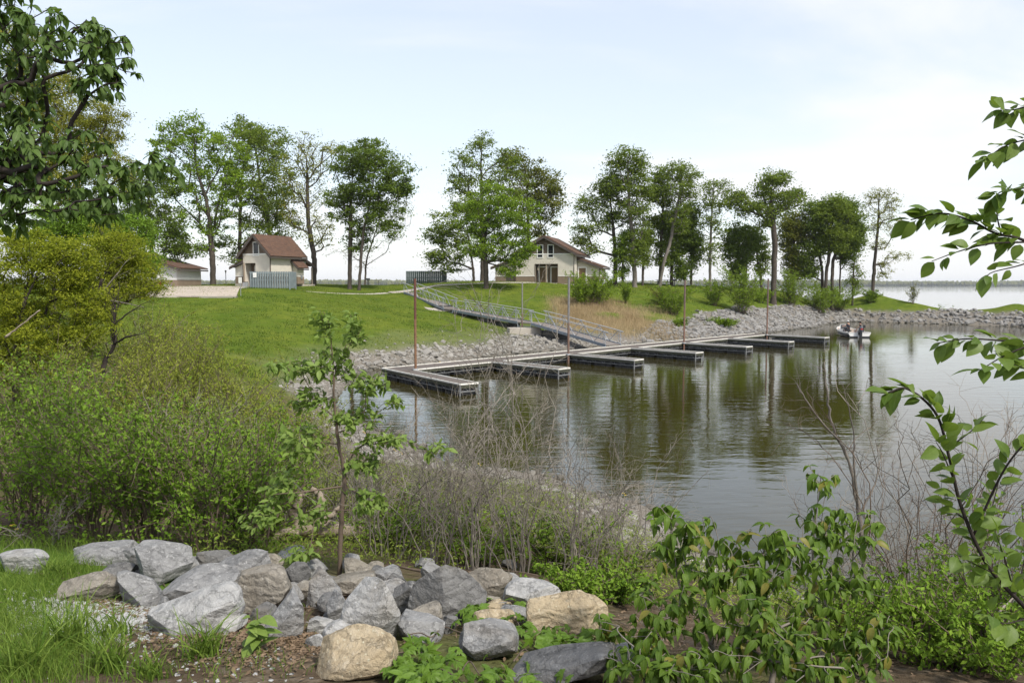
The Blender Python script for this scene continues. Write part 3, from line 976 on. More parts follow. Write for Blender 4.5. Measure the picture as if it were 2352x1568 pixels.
h.boxp('pier', 'concrete', (2.3, 2.55, 3.95, 4.2, -.6, -.002), (2.6, 2.95, 4.9, 5.15, -.6, -.002))
h.boxp('meter_box', 'metal', (2.98, 3.1, 4.5, 4.75, .62, 1.05))
h.boxp('porch_post', 'trim_tan', (2.1, 2.25, 7.55, 7.7, -.1, 2.15), (-2.25, -2.1, 7.55, 7.7, -.1, 2.15))
h.prism('porch_end', 'siding_white', [(2.15, 2.15), (2.2, 2.15), (2.2, 2.9), (2.15, 2.9)], D + .05, 6.4)
h.boxp('porch_floor', 'concrete', (-2.3, 2.4, D, 7.9, -.5, -.05))

# --- third building, mostly hidden by the yellow willow
h = House('shelter_building', 'low white and brown building half hidden by the yellow green willow', (-45.0, 97.0, 5.2), R(-6))
h.boxp('wall', 'siding_white', (-4.5, 4.5, 0, 6, .9, 2.25))
h.boxp('wainscot', 'wainscot', (-4.52, 4.52, -.02, 6.02, -.6, .9))
h.boxp('band', 'trim_white', (-4.54, 4.54, -.045, -.021, .9, .99), (2.2, 2.3, -.05, -.003, .9, 2.25))
h.prism('gable', 'siding_white', [(-4.5, 2.251), (4.5, 2.251), (0, 3.4)], .02, 5.98)
h.roof([[(0, -.5, 3.66), (-5.2, -.5, 2.25), (-5.2, 6.5, 2.25), (0, 6.5, 3.66)], [(5.2, -.5, 2.25), (0, -.5, 3.66), (0, 6.5, 3.66), (5.2, 6.5, 2.25)]])
mb = MB(); bar(mb, (0, -.53, 3.52), (5.2, -.53, 2.12), .05, .24); bar(mb, (0, -.53, 3.52), (-5.2, -.53, 2.12), .05, .24); bar(mb, (5.23, -.5, 2.08), (5.23, 6.5, 2.08), .05, .18); mb.build('fascia', M['fascia'], h.root)
h.boxp('utility_box', 'metal', (2.9, 3.9, -.5, -.1, -.6, .35))

# ------------------------------------------------------------------ dumpster fences
M['fence'] = plain('fence', (0.235, 0.275, 0.285), (0.165, 0.195, 0.205), 0.85, 2.5, 0.004, spec=0.2)
M['fence_green'] = plain('fence_green', (0.115, 0.15, 0.145), (0.085, 0.115, 0.11), 0.85, 2.5, 0.004, spec=0.2)
M['fence_post'] = plain('fence_post', (0.13, 0.10, 0.07), None, 0.9, 3.0)


def fence(name, label, loc, rz, w, d, hgt_, mat, sides):
    root = empty(name, loc, label, 'fence', rz=rz)
    bm_ = MB(); box(bm_, -.068, .068, -.012, .012, .06, hgt_); me_ = bm_.mesh('board', M[mat])
    pitch = .262

    def run(p, q):
        p, q = np.array(p, float), np.array(q, float)
        L = np.linalg.norm(q - p); u = (q - p) / L; nrm = np.array([u[1], -u[0]]); ang = math.atan2(u[1], u[0])
        k = int(L / pitch)
        for i in range(k + 1):
            c = p + u * (i * L / k)
            link('board', me_, root, Matrix.Translation((*(c + nrm * .055), 0)) @ Matrix.Rotation(ang, 4, 'Z'))
            if i < k:
                c2 = c + u * (.5 * L / k)
                link('board', me_, root, Matrix.Translation((*(c2 - nrm * .12), 0)) @ Matrix.Rotation(ang, 4, 'Z'))
        for z in (.28, hgt_ * .5, hgt_ - .2):
            r_ = MB(); bar(r_, (*p, z), (*q, z), .05, .09); r_.build('rail', M[mat], root)
        for e in (p, q):
            r_ = MB(); c = e - nrm * .1 * 0; box(r_, c[0] - .05, c[0] + .05, c[1] - .05, c[1] + .05, -.3, hgt_ - .03); r_.build('post', M['fence_post' if mat == 'fence_green' else mat], root)
    run((-w / 2, 0), (w / 2, 0))
    for s_ in sides:
        run((s_ * (w / 2 + .06), .12), (s_ * (w / 2 + .06), d))
    return root


fl = hit(621, 662.5)
f = fence('dumpster_fence', 'grey blue board fence with a white notice, in front of the small cabin', (fl[0], fl[1], fl[2] - .03), R(4), 4.2, 3.2, 1.9, 'fence', (-1, 1))
s_ = empty('notice', (fl[0] - 1.62, fl[1] - .24, fl[2] + 1.22), 'small white paper notice on the left end of the grey blue fence', 'sign')
s_.rotation_euler = (0, 0, R(4))
mb = MB(); box(mb, -.19, .19, -.012, .0, 0, .52); mb.build('sheet', M['trim_white'], s_)
M['ink'] = plain('ink', (0.35, 0.36, 0.38), None, 0.8)
mb = MB()
for k in range(7): box(mb, -.13, .13 - .07 * (k % 3), -.0145, -.0125, .08 + k * .055, .095 + k * .055)
mb.build('print', M['ink'], s_)
fr = hit(958, 657.3)
fence('dumpster_fence', 'dark green board fence standing on the lawn left of the restroom building', (fr[0], 113, gz(fr[0] * 113 / fr[1], 113)), R(-3), 5.2, 3.0, 1.85, 'fence_green', (1,))

# ------------------------------------------------------------------ floating dock
A2, B2 = np.array([.690, .724]), np.array([.68, -.733])
M['deck'] = None


def deckmat():
    m, n, p = new_mat('dock_planks')
    v = objvec(n, False)
    rot = nn(n, 'ShaderNodeMapping'); rot.inputs['Rotation'].default_value = (0, 0, R(-46)); n.links.new(v, rot.inputs[0])
    s = nn(n, 'ShaderNodeSeparateXYZ'); n.links.new(rot.outputs[0], s.inputs[0])
    f = mathn(n, 'FRACT', mathn(n, 'DIVIDE', s.outputs['X'], .145))
    g = noise(n, v, 3.0, 6, .65)
    c = mixcol(n, mrange(n, g, .3, .7), (.15, .122, .10), (.09, .073, .06))
    c = mixcol(n, mrange(n, f, 0, .1, .8, 0), c, (.03, .025, .02))
    n.links.new(c, p.inputs['Base Color']); p.inputs['Roughness'].default_value = .85
    return m


M['deck'] = deckmat()
M['truss'] = plain('truss', (0.20, 0.205, 0.205), (0.13, 0.13, 0.13), 0.6, 6.0)
M['fender'] = plain('fender', (0.78, 0.76, 0.70), (0.58, 0.55, 0.47), 0.7, 3.0)
M['float'] = plain('float', (0.012, 0.013, 0.015), (0.02, 0.021, 0.022), 0.55, 4.0)
M['dock_frame'] = plain('dock_frame', (0.04, 0.038, 0.03), (0.065, 0.07, 0.04), 0.8, 2.0)
DK = np.array([-1.36, 50.7, 0.0])
dock = empty('floating_dock', DK, 'long floating boat dock with finger piers and black floats on the harbour water', 'dock')
L3 = lambda xy, z: np.array([xy[0] - DK[0], xy[1] - DK[1], z])
ZT = .57


def pier(name, c0, c1, c2, c3, fender_edges, float_line, end_frame=None):
    """deck quad c0..c3 (2-D, counter-clockwise), with its strips, truss and floats as sub-parts"""
    mb = MB()
    slab(mb, [L3(c, ZT) for c in (c0, c1, c2, c3)], .10)
    d = mb.build(name, M['deck'], dock)
    fm, tr, fr_ = MB(), MB(), MB()
    for (p, q) in fender_edges:
        p, q = np.array(p), np.array(q)
        bar(fm, L3(p, ZT + .008), L3(q, ZT + .008), .07, .07)
        bar(fr_, L3(p, ZT - .13), L3(q, ZT - .13), .045, .14)
        bar(tr, L3(p, .22), L3(q, .22), .035, .035)
        Lh = np.linalg.norm(q - p); k = max(2, int(Lh / .75))
        for i in range(k + 1):
            a_ = p + (q - p) * i / k
            tubes(tr, np.array([L3(a_, .20), L3(a_, ZT - .18)]), .018, 4)
            if i < k:
                b_ = p + (q - p) * (i + .5) / k
                tubes(tr, np.array([L3(b_, ZT - .19), L3(p + (q - p) * (i + .95) / k, .21)]), .014, 4)
    if end_frame:
        for e in end_frame:
            bar(tr, L3(e, -.15), L3(e, ZT - .05), .07, .07)
        bar(tr, L3(end_frame[0], .20), L3(end_frame[1], .20), .05, .05)
    fm.build('fender', M['fender'], d); fr_.build('stringer', M['dock_frame'], d); tr.build('truss', M['truss'], d)
    p, q, w = np.array(float_line[0]), np.array(float_line[1]), float_line[2]
    Lh = np.linalg.norm(q - p); u = (q - p) / Lh; s_ = np.array([-u[1], u[0]])
    k = max(1, int((Lh + .35) / 1.85)); fl_ = Lh / k - .3
    for i in range(k):
        c = p + u * (i + .5) * Lh / k
        fb = MB()
        quad = [c - u * fl_ / 2 - s_ * w / 2, c + u * fl_ / 2 - s_ * w / 2, c + u * fl_ / 2 + s_ * w / 2, c - u * fl_ / 2 + s_ * w / 2]
        slab(fb, [L3(x, .31) for x in quad], .55)
        for j in range(4):
            e = c + u * fl_ * ((j + .5) / 4 - .5)
            for sg in (-1, 1):
                bar(fb, L3(e + s_ * sg * (w / 2 + .015), -.2), L3(e + s_ * sg * (w / 2 + .015), .30), .07, .05)
        fb.build('float', M['float'], d)


Ic, Tip = np.array([-7.7, 46.9]), np.array([-2.57, 39.2])
u1 = unit(Tip - Ic); n1_ = np.array([-u1[1], u1[0]])
Oc = Ic + u1 * 2.1
Oend = np.array([26.0, 79.4]); Iend = Oend - B2 * 2.0
roots, tips = [], []
for k in range(6):
    tip = np.array([2.72 + 5.28 * k, 46.3 + 5.54 * k]); root = tip - B2 * 6.0
    # slide the root on to the walkway's outer edge
    e = unit(Oend - Oc); nrm = np.array([e[1], -e[0]])
    root = root + B2 * (np.dot(Oc - root, nrm) / np.dot(B2, nrm))
    roots.append(root); tips.append(tip)
e_ = unit(Oend - Oc)
marks = [Oc + n1_ * 0] + roots + [Oend]
edges = [(Oc + e_ * 1.15, roots[0])]
for i in range(6):
    nxt = roots[i + 1] if i < 5 else Oend
    edges.append((roots[i] + e_ * 1.15, nxt))
inner = Ic - (Oc - Ic) * 0
fl0, fl1 = (Oc + Ic) / 2 + e_ * .4, (Oend + Iend) / 2 - e_ * .3
pier('walkway', Ic, Oc, Oend, Iend, edges[:-1] + [(Ic, Iend)], (fl0, fl1, 1.7))
f_w = 1.05
far1 = Tip + n1_ * f_w * 1.0
pier('finger_pier', Oc + u1 * .02, Tip, far1, Oc + u1 * .02 + n1_ * f_w, [(Ic, Tip), (Tip, far1), (far1, Oc + n1_ * f_w)], (Oc + n1_ * f_w / 2 - u1 * 1.8, Tip + n1_ * f_w / 2, .95), (Tip, far1))
for k in range(6):
    r_, t_ = roots[k] + B2 * .02, tips[k]
    pier('finger_pier', r_, t_, t_ + e_ * f_w, r_ + e_ * f_w, [(r_, t_), (t_, t_ + e_ * f_w), (t_ + e_ * f_w, r_ + e_ * f_w)],
         (r_ + B2 * .5 + e_ * f_w / 2, t_ + e_ * f_w / 2, .95), (t_, t_ + e_ * f_w))

# ------------------------------------------------------------------ pilings


def pilmat(name, top, bot, zsplit):
    m, n, p = new_mat(name)
    v = objvec(n, False)
    s = nn(n, 'ShaderNodeSeparateXYZ'); n.links.new(v, s.inputs[0])
    g = noise(n, v, 2.5, 6, .7)
    zz_ = mathn(n, 'ADD', s.outputs['Z'], mathn(n, 'MULTIPLY', g, .5))
    c = mixcol(n, mrange(n, zz_, zsplit, zsplit + .12), bot, top)
    c = mixcol(n, mrange(n, noise(n, v, 6, 5), .45, .7, 0, .6), c, tuple(x * .55 for x in top))
    n.links.new(c, p.inputs['Base Color']); p.inputs['Roughness'].default_value = .8
    return m


M['rust'] = pilmat('rust', (.13, .05, .033), (.21, .11, .055), 3.7)
M['pile_grey'] = pilmat('pile_grey', (.20, .19, .18), (.17, .10, .07), 3.0)
M['pile_brown'] = pilmat('pile_brown', (.155, .10, .085), (.20, .11, .075), 3.6)


def piling(label, xy, top, mat, rad, ring=True):
    zb = min(-1.2, gz(*xy) - .5) if ring else gz(*xy) - .5
    r_ = empty('piling', (xy[0], xy[1], 0), label, 'piling', 'steel mooring pilings')
    mb = MB(); tubes(mb, np.array([[0, 0, zb], [0, 0, (zb + top) / 2], [0.01, 0, top]]), rad * .85, 10); mb.build('pole', M[mat], r_, smooth=False)
    if ring:
        mb = MB(); disc_prism(mb, (0, 0, 0), rad + .06, rad + .06, ZT + .0, ZT + .09, 10); mb.build('collar', M['galv'], r_)


piling('rust red steel piling at the near corner of the dock beside the first finger pier', Oc + e_ * 1.25 + B2 * .12 - e_ * .0, 5.85, 'rust', .085)
piling('slim grey piling standing on the bank at the gangway landing', np.array([0.95, 74.2]), 5.72, 'pile_grey', .075, False)
piling('grey topped steel piling in front of the lower gangway', roots[1] + B2 * .18 - e_ * .15, 6.02, 'pile_grey', .092)
piling('brown steel piling second from the far end of the dock', roots[3] + B2 * .18 - e_ * .15, 5.92, 'pile_brown', .088)
piling('brown steel piling at the far end of the dock nearest the boat', roots[5] + B2 * .18 - e_ * .15, 6.1, 'pile_brown', .088)

# ------------------------------------------------------------------ gangway to the dock
M['gang_deck'] = plain('gang_deck', (.22, .19, .165), (.15, .13, .115), .85, 3.0)
M['gang_side'] = plain('gang_side', (.23, .26, .30), (.17, .19, .22), .6, 3.0)
GW = 1.5


def gangway(label, p0, p1, skirt=False):
    """one hinged ramp from the low end p0 to the high end p1"""
    p0, p1 = np.array(p0, float), np.array(p1, float)
    r_ = empty('gangway', p0, label, 'gangway', 'aluminium gangway sections')
    v = p1 - p0; L = np.linalg.norm(v); u = v / L
    s = unit(np.array([u[1], -u[0], 0])); up = np.array([0, 0, 1.0])
    mb = MB(); slab(mb, [-s * GW / 2, s * GW / 2, s * GW / 2 + v, -s * GW / 2 + v][::-1] if np.cross(s, u)[2] < 0 else [-s * GW / 2, s * GW / 2, s * GW / 2 + v, -s * GW / 2 + v], .06)
    mb.build('deck', M['gang_deck'], r_)
    for sg in (-1, 1):
        o = s * sg * (GW / 2 + .05)
        mb = MB(); bar(mb, o - up * .06, o + v - up * .06, .06, .24); mb.build('side_beam', M['gang_side'], r_)
        mb = MB()
        # top rail ends in rounded bends down to the deck
        bend = [o + u * .12 + up * .0, o + u * .02 + up * .55, o + u * .16 + up * .98, o + u * .45 + up * 1.1]
        bend2 = [o + v - u * .45 + up * 1.1, o + v - u * .16 + up * .98, o + v - u * .02 + up * .55, o + v - u * .12]
        tubes(mb, spline(bend + bend2, 24), .036, 6)
        for zz_ in (.62,):
            tubes(mb, np.array([o + u * .1 + up * zz_, o + v - u * .1 + up * zz_]), .022, 5)
        mb.build('handrail', M['galv'], r_)
        mb = MB(); k = 2 * int(L / 2.3)
        for i in range(k):
            a_ = o + u * (.3 + (L - .6) * i / k); b_ = o + u * (.3 + (L - .6) * (i + 1) / k)
            if i % 2 == 0:
                tubes(mb, np.array([a_ + up * 1.09, b_]), .034, 5)
            else:
                tubes(mb, np.array([a_, b_ + up * 1.09]), .034, 5)
            if i % 2 == 0: tubes(mb, np.array([a_ + up * 1.09, a_ + up * .02]), .020, 5)
        mb.build('brace', M['galv'], r_)
    if skirt:
        mb = MB(); o = u * L * .5
        for t in np.linspace(.08, .55, 5):
            c = p0 + v * t; g = gz(c[0], c[1])
            box(mb, v[0] * t - .7, v[0] * t + .7, v[1] * t - .7, v[1] * t + .7, g - p0[2] - .3, v[2] * t - .2)
        mb.build('support', M['dark_metal'], r_)
    return r_


gd = np.array([-.547, .838])
g0 = np.array([8.25, 64.7]); g3 = g0 + gd * 10.6
gangway('lowest ramp of the gangway, with long rails, resting on the floating dock', (*g0, ZT + .07), (*g3, 1.98))
q0 = g3 + gd * .15; q1 = q0 + gd * 2.1
gangway('middle ramp of the gangway running along the green lawn slope', (*(q1 + gd * .1), 2.0), (*(q1 + gd * 12.6), 2.78))
m0 = q1 + gd * 12.75
gangway('uppermost ramp of the gangway climbing to the path at the top of the lawn', (*(m0 + gd * 1.9), 2.92), (*(m0 + gd * 12.0), 4.62))
s2 = np.array([gd[1], -gd[0]])


def landing(label, a, b, z, w=1.6):
    r_ = empty('landing', (*((a + b) / 2), 0), label, 'landing')
    c = (a + b) / 2
    mb = MB(); quad = [a - s2 * w / 2 - c, a + s2 * w / 2 - c, b + s2 * w / 2 - c, b - s2 * w / 2 - c]
    slab(mb, [(*x, z) for x in quad][::-1] if False else [(*x, z) for x in quad], .1); mb.build('deck', M['gang_deck'], r_)
    mb = MB()
    for i in range(4):
        p, q = quad[i], quad[(i + 1) % 4]
        bar(mb, (*p, z - .35), (*q, z - .35), .05, .05); bar(mb, (*p, z - .16), (*p, gz(*(p + c)) - .4), .08, .08)
    mb.build('frame', M['galv'], r_)
    return r_


landing('flat landing between the middle and lowest gangway ramps', q0, q1, 1.99)
landing('short flat landing between the upper and middle gangway ramps', m0, m0 + gd * 1.8, 2.86)
ab = empty('abutment', (q0[0] - 1.1, q0[1] - .3, 0), 'square concrete block under the gangway landing', 'abutment')
mb = MB(); z_ = gz(q0[0] - 1.1, q0[1] - .3); box(mb, -1.6, 1.3, -.6, 1.0, z_ - .8, 1.55); mb.build('block', M['concrete'], ab); ab.rotation_euler = (0, 0, R(10))
for k_, (c_, z1_) in enumerate([(q0 - gd * 2.6, 1.4), (q1 + gd * 3.0, 1.75), (q1 + gd * 6.5, 2.0), (q1 + gd * 11.6, 2.4), (m0 + gd * 3.8, 2.9)]):
    lab = ['black support trestle under the lowest gangway ramp', 'black support trestle just above the gangway landing', 'black support trestle under the mid part of the middle ramp',
           'black support trestle at the top of the middle ramp', 'black support trestle under the uppermost ramp'][k_]
    t_ = empty('trestle', (*c_, 0), lab, 'support', 'gangway support trestles', rz=math.atan2(gd[1], gd[0]))
    g_ = gz(*c_)
    mb = MB(); box(mb, -1.1, 1.1, -.72, .72, g_ - .4, max(z1_, g_ + .25)); mb.build('beam', M['dark_metal'], t_)
    for sx in (-.9, .9):
        for sy in (-.75, .75):
            mb = MB(); box(mb, sx - .08, sx + .08, sy - .05, sy + .05, g_ - .5, max(z1_, g_ + .25) + .05)
            mb.build('leg', M['dark_metal'], t_)

# ------------------------------------------------------------------ small park furniture
M['table'] = plain('table', (.06, .055, .05), (.04, .036, .033), .7, 4.0)


def picnic_table(label, x, y, rz):
    r_ = empty('picnic_table', (x, y, gz(x, y)), label, 'picnic table', 'picnic tables', rz)
    mb = MB(); box(mb, -.95, .95, -.38, .38, .72, .77); mb.build('tabletop', M['table'], r_)
    for s_ in (-1, 1):
        mb = MB(); box(mb, -.95, .95, s_ * .72 - .14, s_ * .72 + .14, .42, .46); mb.build('bench', M['table'], r_)
        mb = MB(); x_ = s_ * .7
        bar(mb, (x_, -.55, 0), (x_, -.2, .72), .06, .06); bar(mb, (x_, .55, 0), (x_, .2, .72), .06, .06); bar(mb, (x_, -.75, .40), (x_, .75, .40), .06, .06)
        mb.build('leg', M['table'], r_)


def grill(label, x, y):
    r_ = empty('park_grill', (x, y, gz(x, y)), label, 'grill', 'pedestal park grills')
    mb = MB(); box(mb, -.04, .04, -.04, .04, -.2, .78); mb.build('post', M['dark_metal'], r_)
    mb = MB(); box(mb, -.28, .28, -.22, .22, .78, .81); box(mb, -.28, -.26, -.22, .22, .811, 1.03); box(mb, .26, .28, -.22, .22, .811, 1.03); box(mb, -.259, .259, .20, .22, .811, 1.03); mb.build('firebox', M['dark_metal'], r_)
    mb = MB()
    for k in range(7): box(mb, -.24 + k * .07, -.22 + k * .07, -.24, .19, .93, .945)
    mb.build('grate', M['metal'], r_)


picnic_table('dark picnic table by the two trunks left of the dark green fence', at(858, 655, 114)[0], 114, R(10))
grill('black pedestal grill beside the picnic table left of the dark green fence', at(845, 655, 112)[0], 112)
picnic_table('dark picnic table at the foot of the leaning tree right of the restroom building', at(1522, 655, 114)[0], 114, R(-20))
grill('black pedestal grill beside the leaning tree right of the restroom building', at(1549, 655, 112)[0], 112)


def lamp(label, x, y, h_):
    r_ = empty('lamp_post', (x, y, gz(x, y)), label, 'lamp post', 'park lamp posts')
    mb = MB(); disc_prism(mb, (0, 0, 0), .16, .16, -.2, .12, 10); mb.build('base', M['concrete'], r_)
    mb = MB(); tubes(mb, np.array([[0, 0, .1], [0, 0, h_ - .45]]), .05, 8); mb.build('pole', M['dark_metal'], r_)
    mb = MB(); disc_prism(mb, (0, 0, h_ - .45), .07, .13, 0, .32, 8); mb.build('lantern', M['trim_tan'], r_)
    mb = MB(); disc_prism(mb, (0, 0, h_ - .13), .18, .03, 0, .14, 8); mb.build('cap', M['dark_metal'], r_)


lamp('slim lamp post on the skyline left of the small cabin', at(519, 651, 122)[0], 122, 2.5)
lamp('short dark lamp post in front of the restroom doors', at(1235.5, 655, 102.3)[0] , 102.3, 2.15)
hy = hit(368, 661)
M['red'] = plain('red', (.42, .035, .025), (.30, .03, .02), .5, 4)
r_ = empty('fire_hydrant', hy, 'red fire hydrant at the left end of the parking area', 'hydrant')
mb = MB(); disc_prism(mb, (0, 0, 0), .16, .16, -.1, .06, 12); disc_prism(mb, (0, 0, 0), .11, .11, .06, .55, 12); disc_prism(mb, (0, 0, 0), .15, .15, .55, .6, 12); disc_prism(mb, (0, 0, 0), .13, .04, .6, .74, 12); mb.build('barrel', M['red'], r_)
mb = MB(); tubes(mb, np.array([[-.22, 0, .42], [.22, 0, .42]]), .06, 8); tubes(mb, np.array([[0, 0, .40], [0, -.2, .40]]), .075, 8); mb.build('nozzle', M['red'], r_)
r_ = empty('sign_post', at(553, 672, 75.5), 'thin post with two pale sign plates by the corner of the parking area', 'sign')
r_.location.z = gz(r_.location.x, r_.location.y)
mb = MB(); bar(mb, (0, 0, -.3), (0, 0, 1.75), .05, .05); mb.build('post', M['metal'], r_)
mb = MB(); box(mb, -.17, -.04, -.045, -.026, 1.2, 1.75); mb.build('plate', M['trim_white'], r_)
mb = MB(); box(mb, .0, .13, -.045, -.026, 1.2, 1.75); mb.build('plate', M['trim_white'], r_)
for k_, (u_, lab) in enumerate([(561, 'left of the two grey bins by the wall of the small cabin'), (566, 'right of the two grey bins by the wall of the small cabin')]):
    c = at(u_, 650, 95.5)
    b_ = empty('litter_bin', (c[0], c[1], gz(c[0], c[1])), lab, 'bin', 'bins by the cabin')
    mb = MB(); disc_prism(mb, (0, 0, 0), .2, .22, 0, .62, 10); mb.build('drum', M['metal'], b_)
    mb = MB(); disc_prism(mb, (0, 0, 0), .235, .235, .62, .68, 10); mb.build('rim', M['dark_metal'], b_)

# ------------------------------------------------------------------ the boat and the two people in it
M['boat_white'] = plain('boat_white', (.80, .79, .76), (.70, .69, .66), .3, 1.5)
M['boat_dark'] = plain('boat_dark', (.03, .033, .04), None, .3, 2)
M['boat_silver'] = plain('boat_silver', (.42, .43, .46), None, .3, 2)
M['boat_deck'] = plain('boat_deck', (.50, .42, .35), (.42, .35, .29), .85, 4)
M['cowl'] = plain('cowl', (.10, .115, .135), None, .35, 2)
BO = np.array([36.3, 83.0, 0.0]); BZ = R(-4.4)
boat = empty('fishing_boat', BO, 'white fishing boat with black outboard motor and two people in the harbour', 'boat', rz=BZ)
st = np.array([0, .8, 2, 3.2, 4.2, 5.0, 5.7, 6.1])
hb = np.array([1.12, 1.17, 1.2, 1.15, .98, .72, .38, .05])
gzv = np.array([.50, .50, .52, .58, .66, .74, .80, .83])
kz = np.array([-.25, -.25, -.25, -.24, -.2, -.08, .2, .6])
hull = MB()
rows = []
for i in range(len(st)):
    b, g, k = hb[i], gzv[i], kz[i]
    half = [(0, k), (b * .80, k + (g - k) * .42), (b * .93, k + (g - k) * .70), (b * .99, k + (g - k) * .86), (b, g)]
    rows.append([(-x, st[i], z) for x, z in half[::-1]] + [(x, st[i], z) for x, z in half[1:]])
Vh = np.array(rows); nP = Vh.shape[1]
ix = np.arange(Vh.shape[0] * nP).reshape(Vh.shape[0], nP)
Qh, mi = [], []
for i in range(len(st) - 1):
    for j in range(nP - 1):
        Qh.append((ix[i, j], ix[i, j + 1], ix[i + 1, j + 1], ix[i + 1, j])); mi.append(1 if j in (2, 5) else (2 if j in (1, 6) else 0))
Qh, mi = np.array(Qh), np.array(mi)
for m_ in (0, 1, 2):
    hull.add(Vh.reshape(-1, 3), Qh[mi == m_], m=m_)
hull.add(Vh[0], T=[[0, j + 1, j] for j in range(1, nP - 1)], m=0)
hull.build('hull', [M['boat_white'], M['boat_dark'], M['boat_silver']], boat)
mb = MB()


def dk(i0, i1, dz=-.01, f=.97):
    for i in range(i0, i1):
        mb.add([(-hb[i] * f, st[i], gzv[i] + dz), (hb[i] * f, st[i], gzv[i] + dz), (hb[i + 1] * f, st[i + 1], gzv[i + 1] + dz), (-hb[i + 1] * f, st[i + 1], gzv[i + 1] + dz)], [[0, 1, 2, 3]])


dk(0, 1); dk(4, 7)
box(mb, -1.05, 1.05, .8, 4.2, .12, .16)
box(mb, -1.0, 1.0, .78, .82, .161, .49); box(mb, -.9, .9, 4.18, 4.22, .161, .62)
mb.build('cockpit', M['boat_deck'], boat)
mb = MB()
for sx in (-1, 1):
    tubes(mb, spline([(sx * b, y, g + .015) for b, y, g in zip(hb, st, gzv)], 26), .035, 6)
tubes(mb, np.array([[-1.1, -.01, .515], [1.1, -.01, .515]]), .035, 6)
mb.build('gunwale', M['boat_white'], boat)
mb = MB(); box(mb, -1.05, .05 - .25, -.03, .02, -.12, .14, 0); box(mb, .2, 1.05, -.03, .02, -.12, .14, 0); mb.build('transom_edge', M['boat_dark'], boat)
mb = MB(); box(mb, -.95, -.1, 3.1, 3.55, .16, .72); mb.build('console', M['boat_white'], boat)
mb = MB(); slab(mb, [(-.95, 3.25, .75), (-.1, 3.25, .75), (-.17, 3.5, 1.18), (-.88, 3.5, 1.18)], .02)
ws = mb.build('windscreen', M['glass'], boat)
mb = MB(); tubes(mb, np.array([[(-.95, 3.24, .72), (-.88, 3.5, 1.2), (-.17, 3.5, 1.2), (-.1, 3.24, .72)]]), .03, 6); mb.build('windscreen_frame', M['boat_white'], ws)
mb = MB(); box(mb, .35, .85, 1.3, 1.75, .50, .62); box(mb, .35, .85, 1.22, 1.3, .55, 1.0); box(mb, .52, .68, 1.45, 1.6, .16, .5); mb.build('seat', M['boat_dark'], boat)
mb = MB(); box(mb, -.55, -.05, 2.35, 2.8, .50, .62); box(mb, -.35, -.2, 2.5, 2.65, .16, .5); mb.build('seat', M['boat_dark'], boat)
om = MB()
disc_prism(om, (0, -.32, 0), .19, .23, .62, .80, 12, sx=.9, sy=1.25); disc_prism(om, (0, -.32, 0), .23, .21, .80, 1.08, 12, sx=.9, sy=1.25); disc_prism(om, (0, -.32, 0), .21, .12, 1.08, 1.2, 12, sx=.9, sy=1.25)
ob = om.build('outboard_motor', M['cowl'], boat)
mb = MB(); box(mb, -.1, .1, -.48, -.2, .0, .63); box(mb, -.05, .05, -.46, -.22, -.5, .0); box(mb, -.16, .16, -.2, .0, .3, .6); box(mb, -.15, .15, -.62, -.15, -.08, -.05); mb.build('leg', M['boat_dark'], ob)
mb = MB(); box(mb, -.13, .13, -.615, -.60, .86, 1.0); mb.build('badge', M['red'], ob)
mb = MB(); tubes(mb, np.array([[.55, .55, .5], [.6, .5, 1.05]]), .03, 6); box(mb, .5, .72, .42, .56, 1.0, 1.3); mb.build('trolling_motor', M['boat_dark'], boat)

M['skin'] = plain('skin', (.42, .24, .16), None, .6, 3)
M['shirt'] = plain('shirt', (.018, .022, .038), (.012, .015, .025), .9, 6)
M['shirt_black'] = plain('shirt_black', (.014, .013, .015), None, .9, 6)
M['shorts'] = plain('shorts', (.55, .53, .50), None, .9, 6)
M['trousers'] = plain('trousers', (.03, .033, .045), None, .9, 6)
M['cap_white'] = plain('cap_white', (.78, .77, .75), None, .8, 6)
M['hair'] = plain('hair', (.02, .014, .01), None, .7, 8)


def skin_obj(name, pts_, edges_, mat, parent, sub=1):
    me_ = bpy.data.meshes.new(name)
    me_.from_pydata([p[:3] for p in pts_], edges_, [])
    me_.materials.append(mat)
    o = bpy.data.objects.new(name, me_)
    o.parent = parent
    COL.objects.link(o)
    o.modifiers.new('skin', 'SKIN')
    if not me_.skin_vertices:
        me_.attributes.new('skin', 'FLOAT', 'POINT')
    for i, p in enumerate(pts_):
        sv = me_.skin_vertices[0].data[i]
        sv.radius = (p[3], p[3] * (p[4] if len(p) > 4 else 1))
        sv.use_root = (i == 0)
    o.modifiers['skin'].use_smooth_shade = True
    s_ = o.modifiers.new('sub', 'SUBSURF'); s_.levels = s_.render_levels = sub
    return o


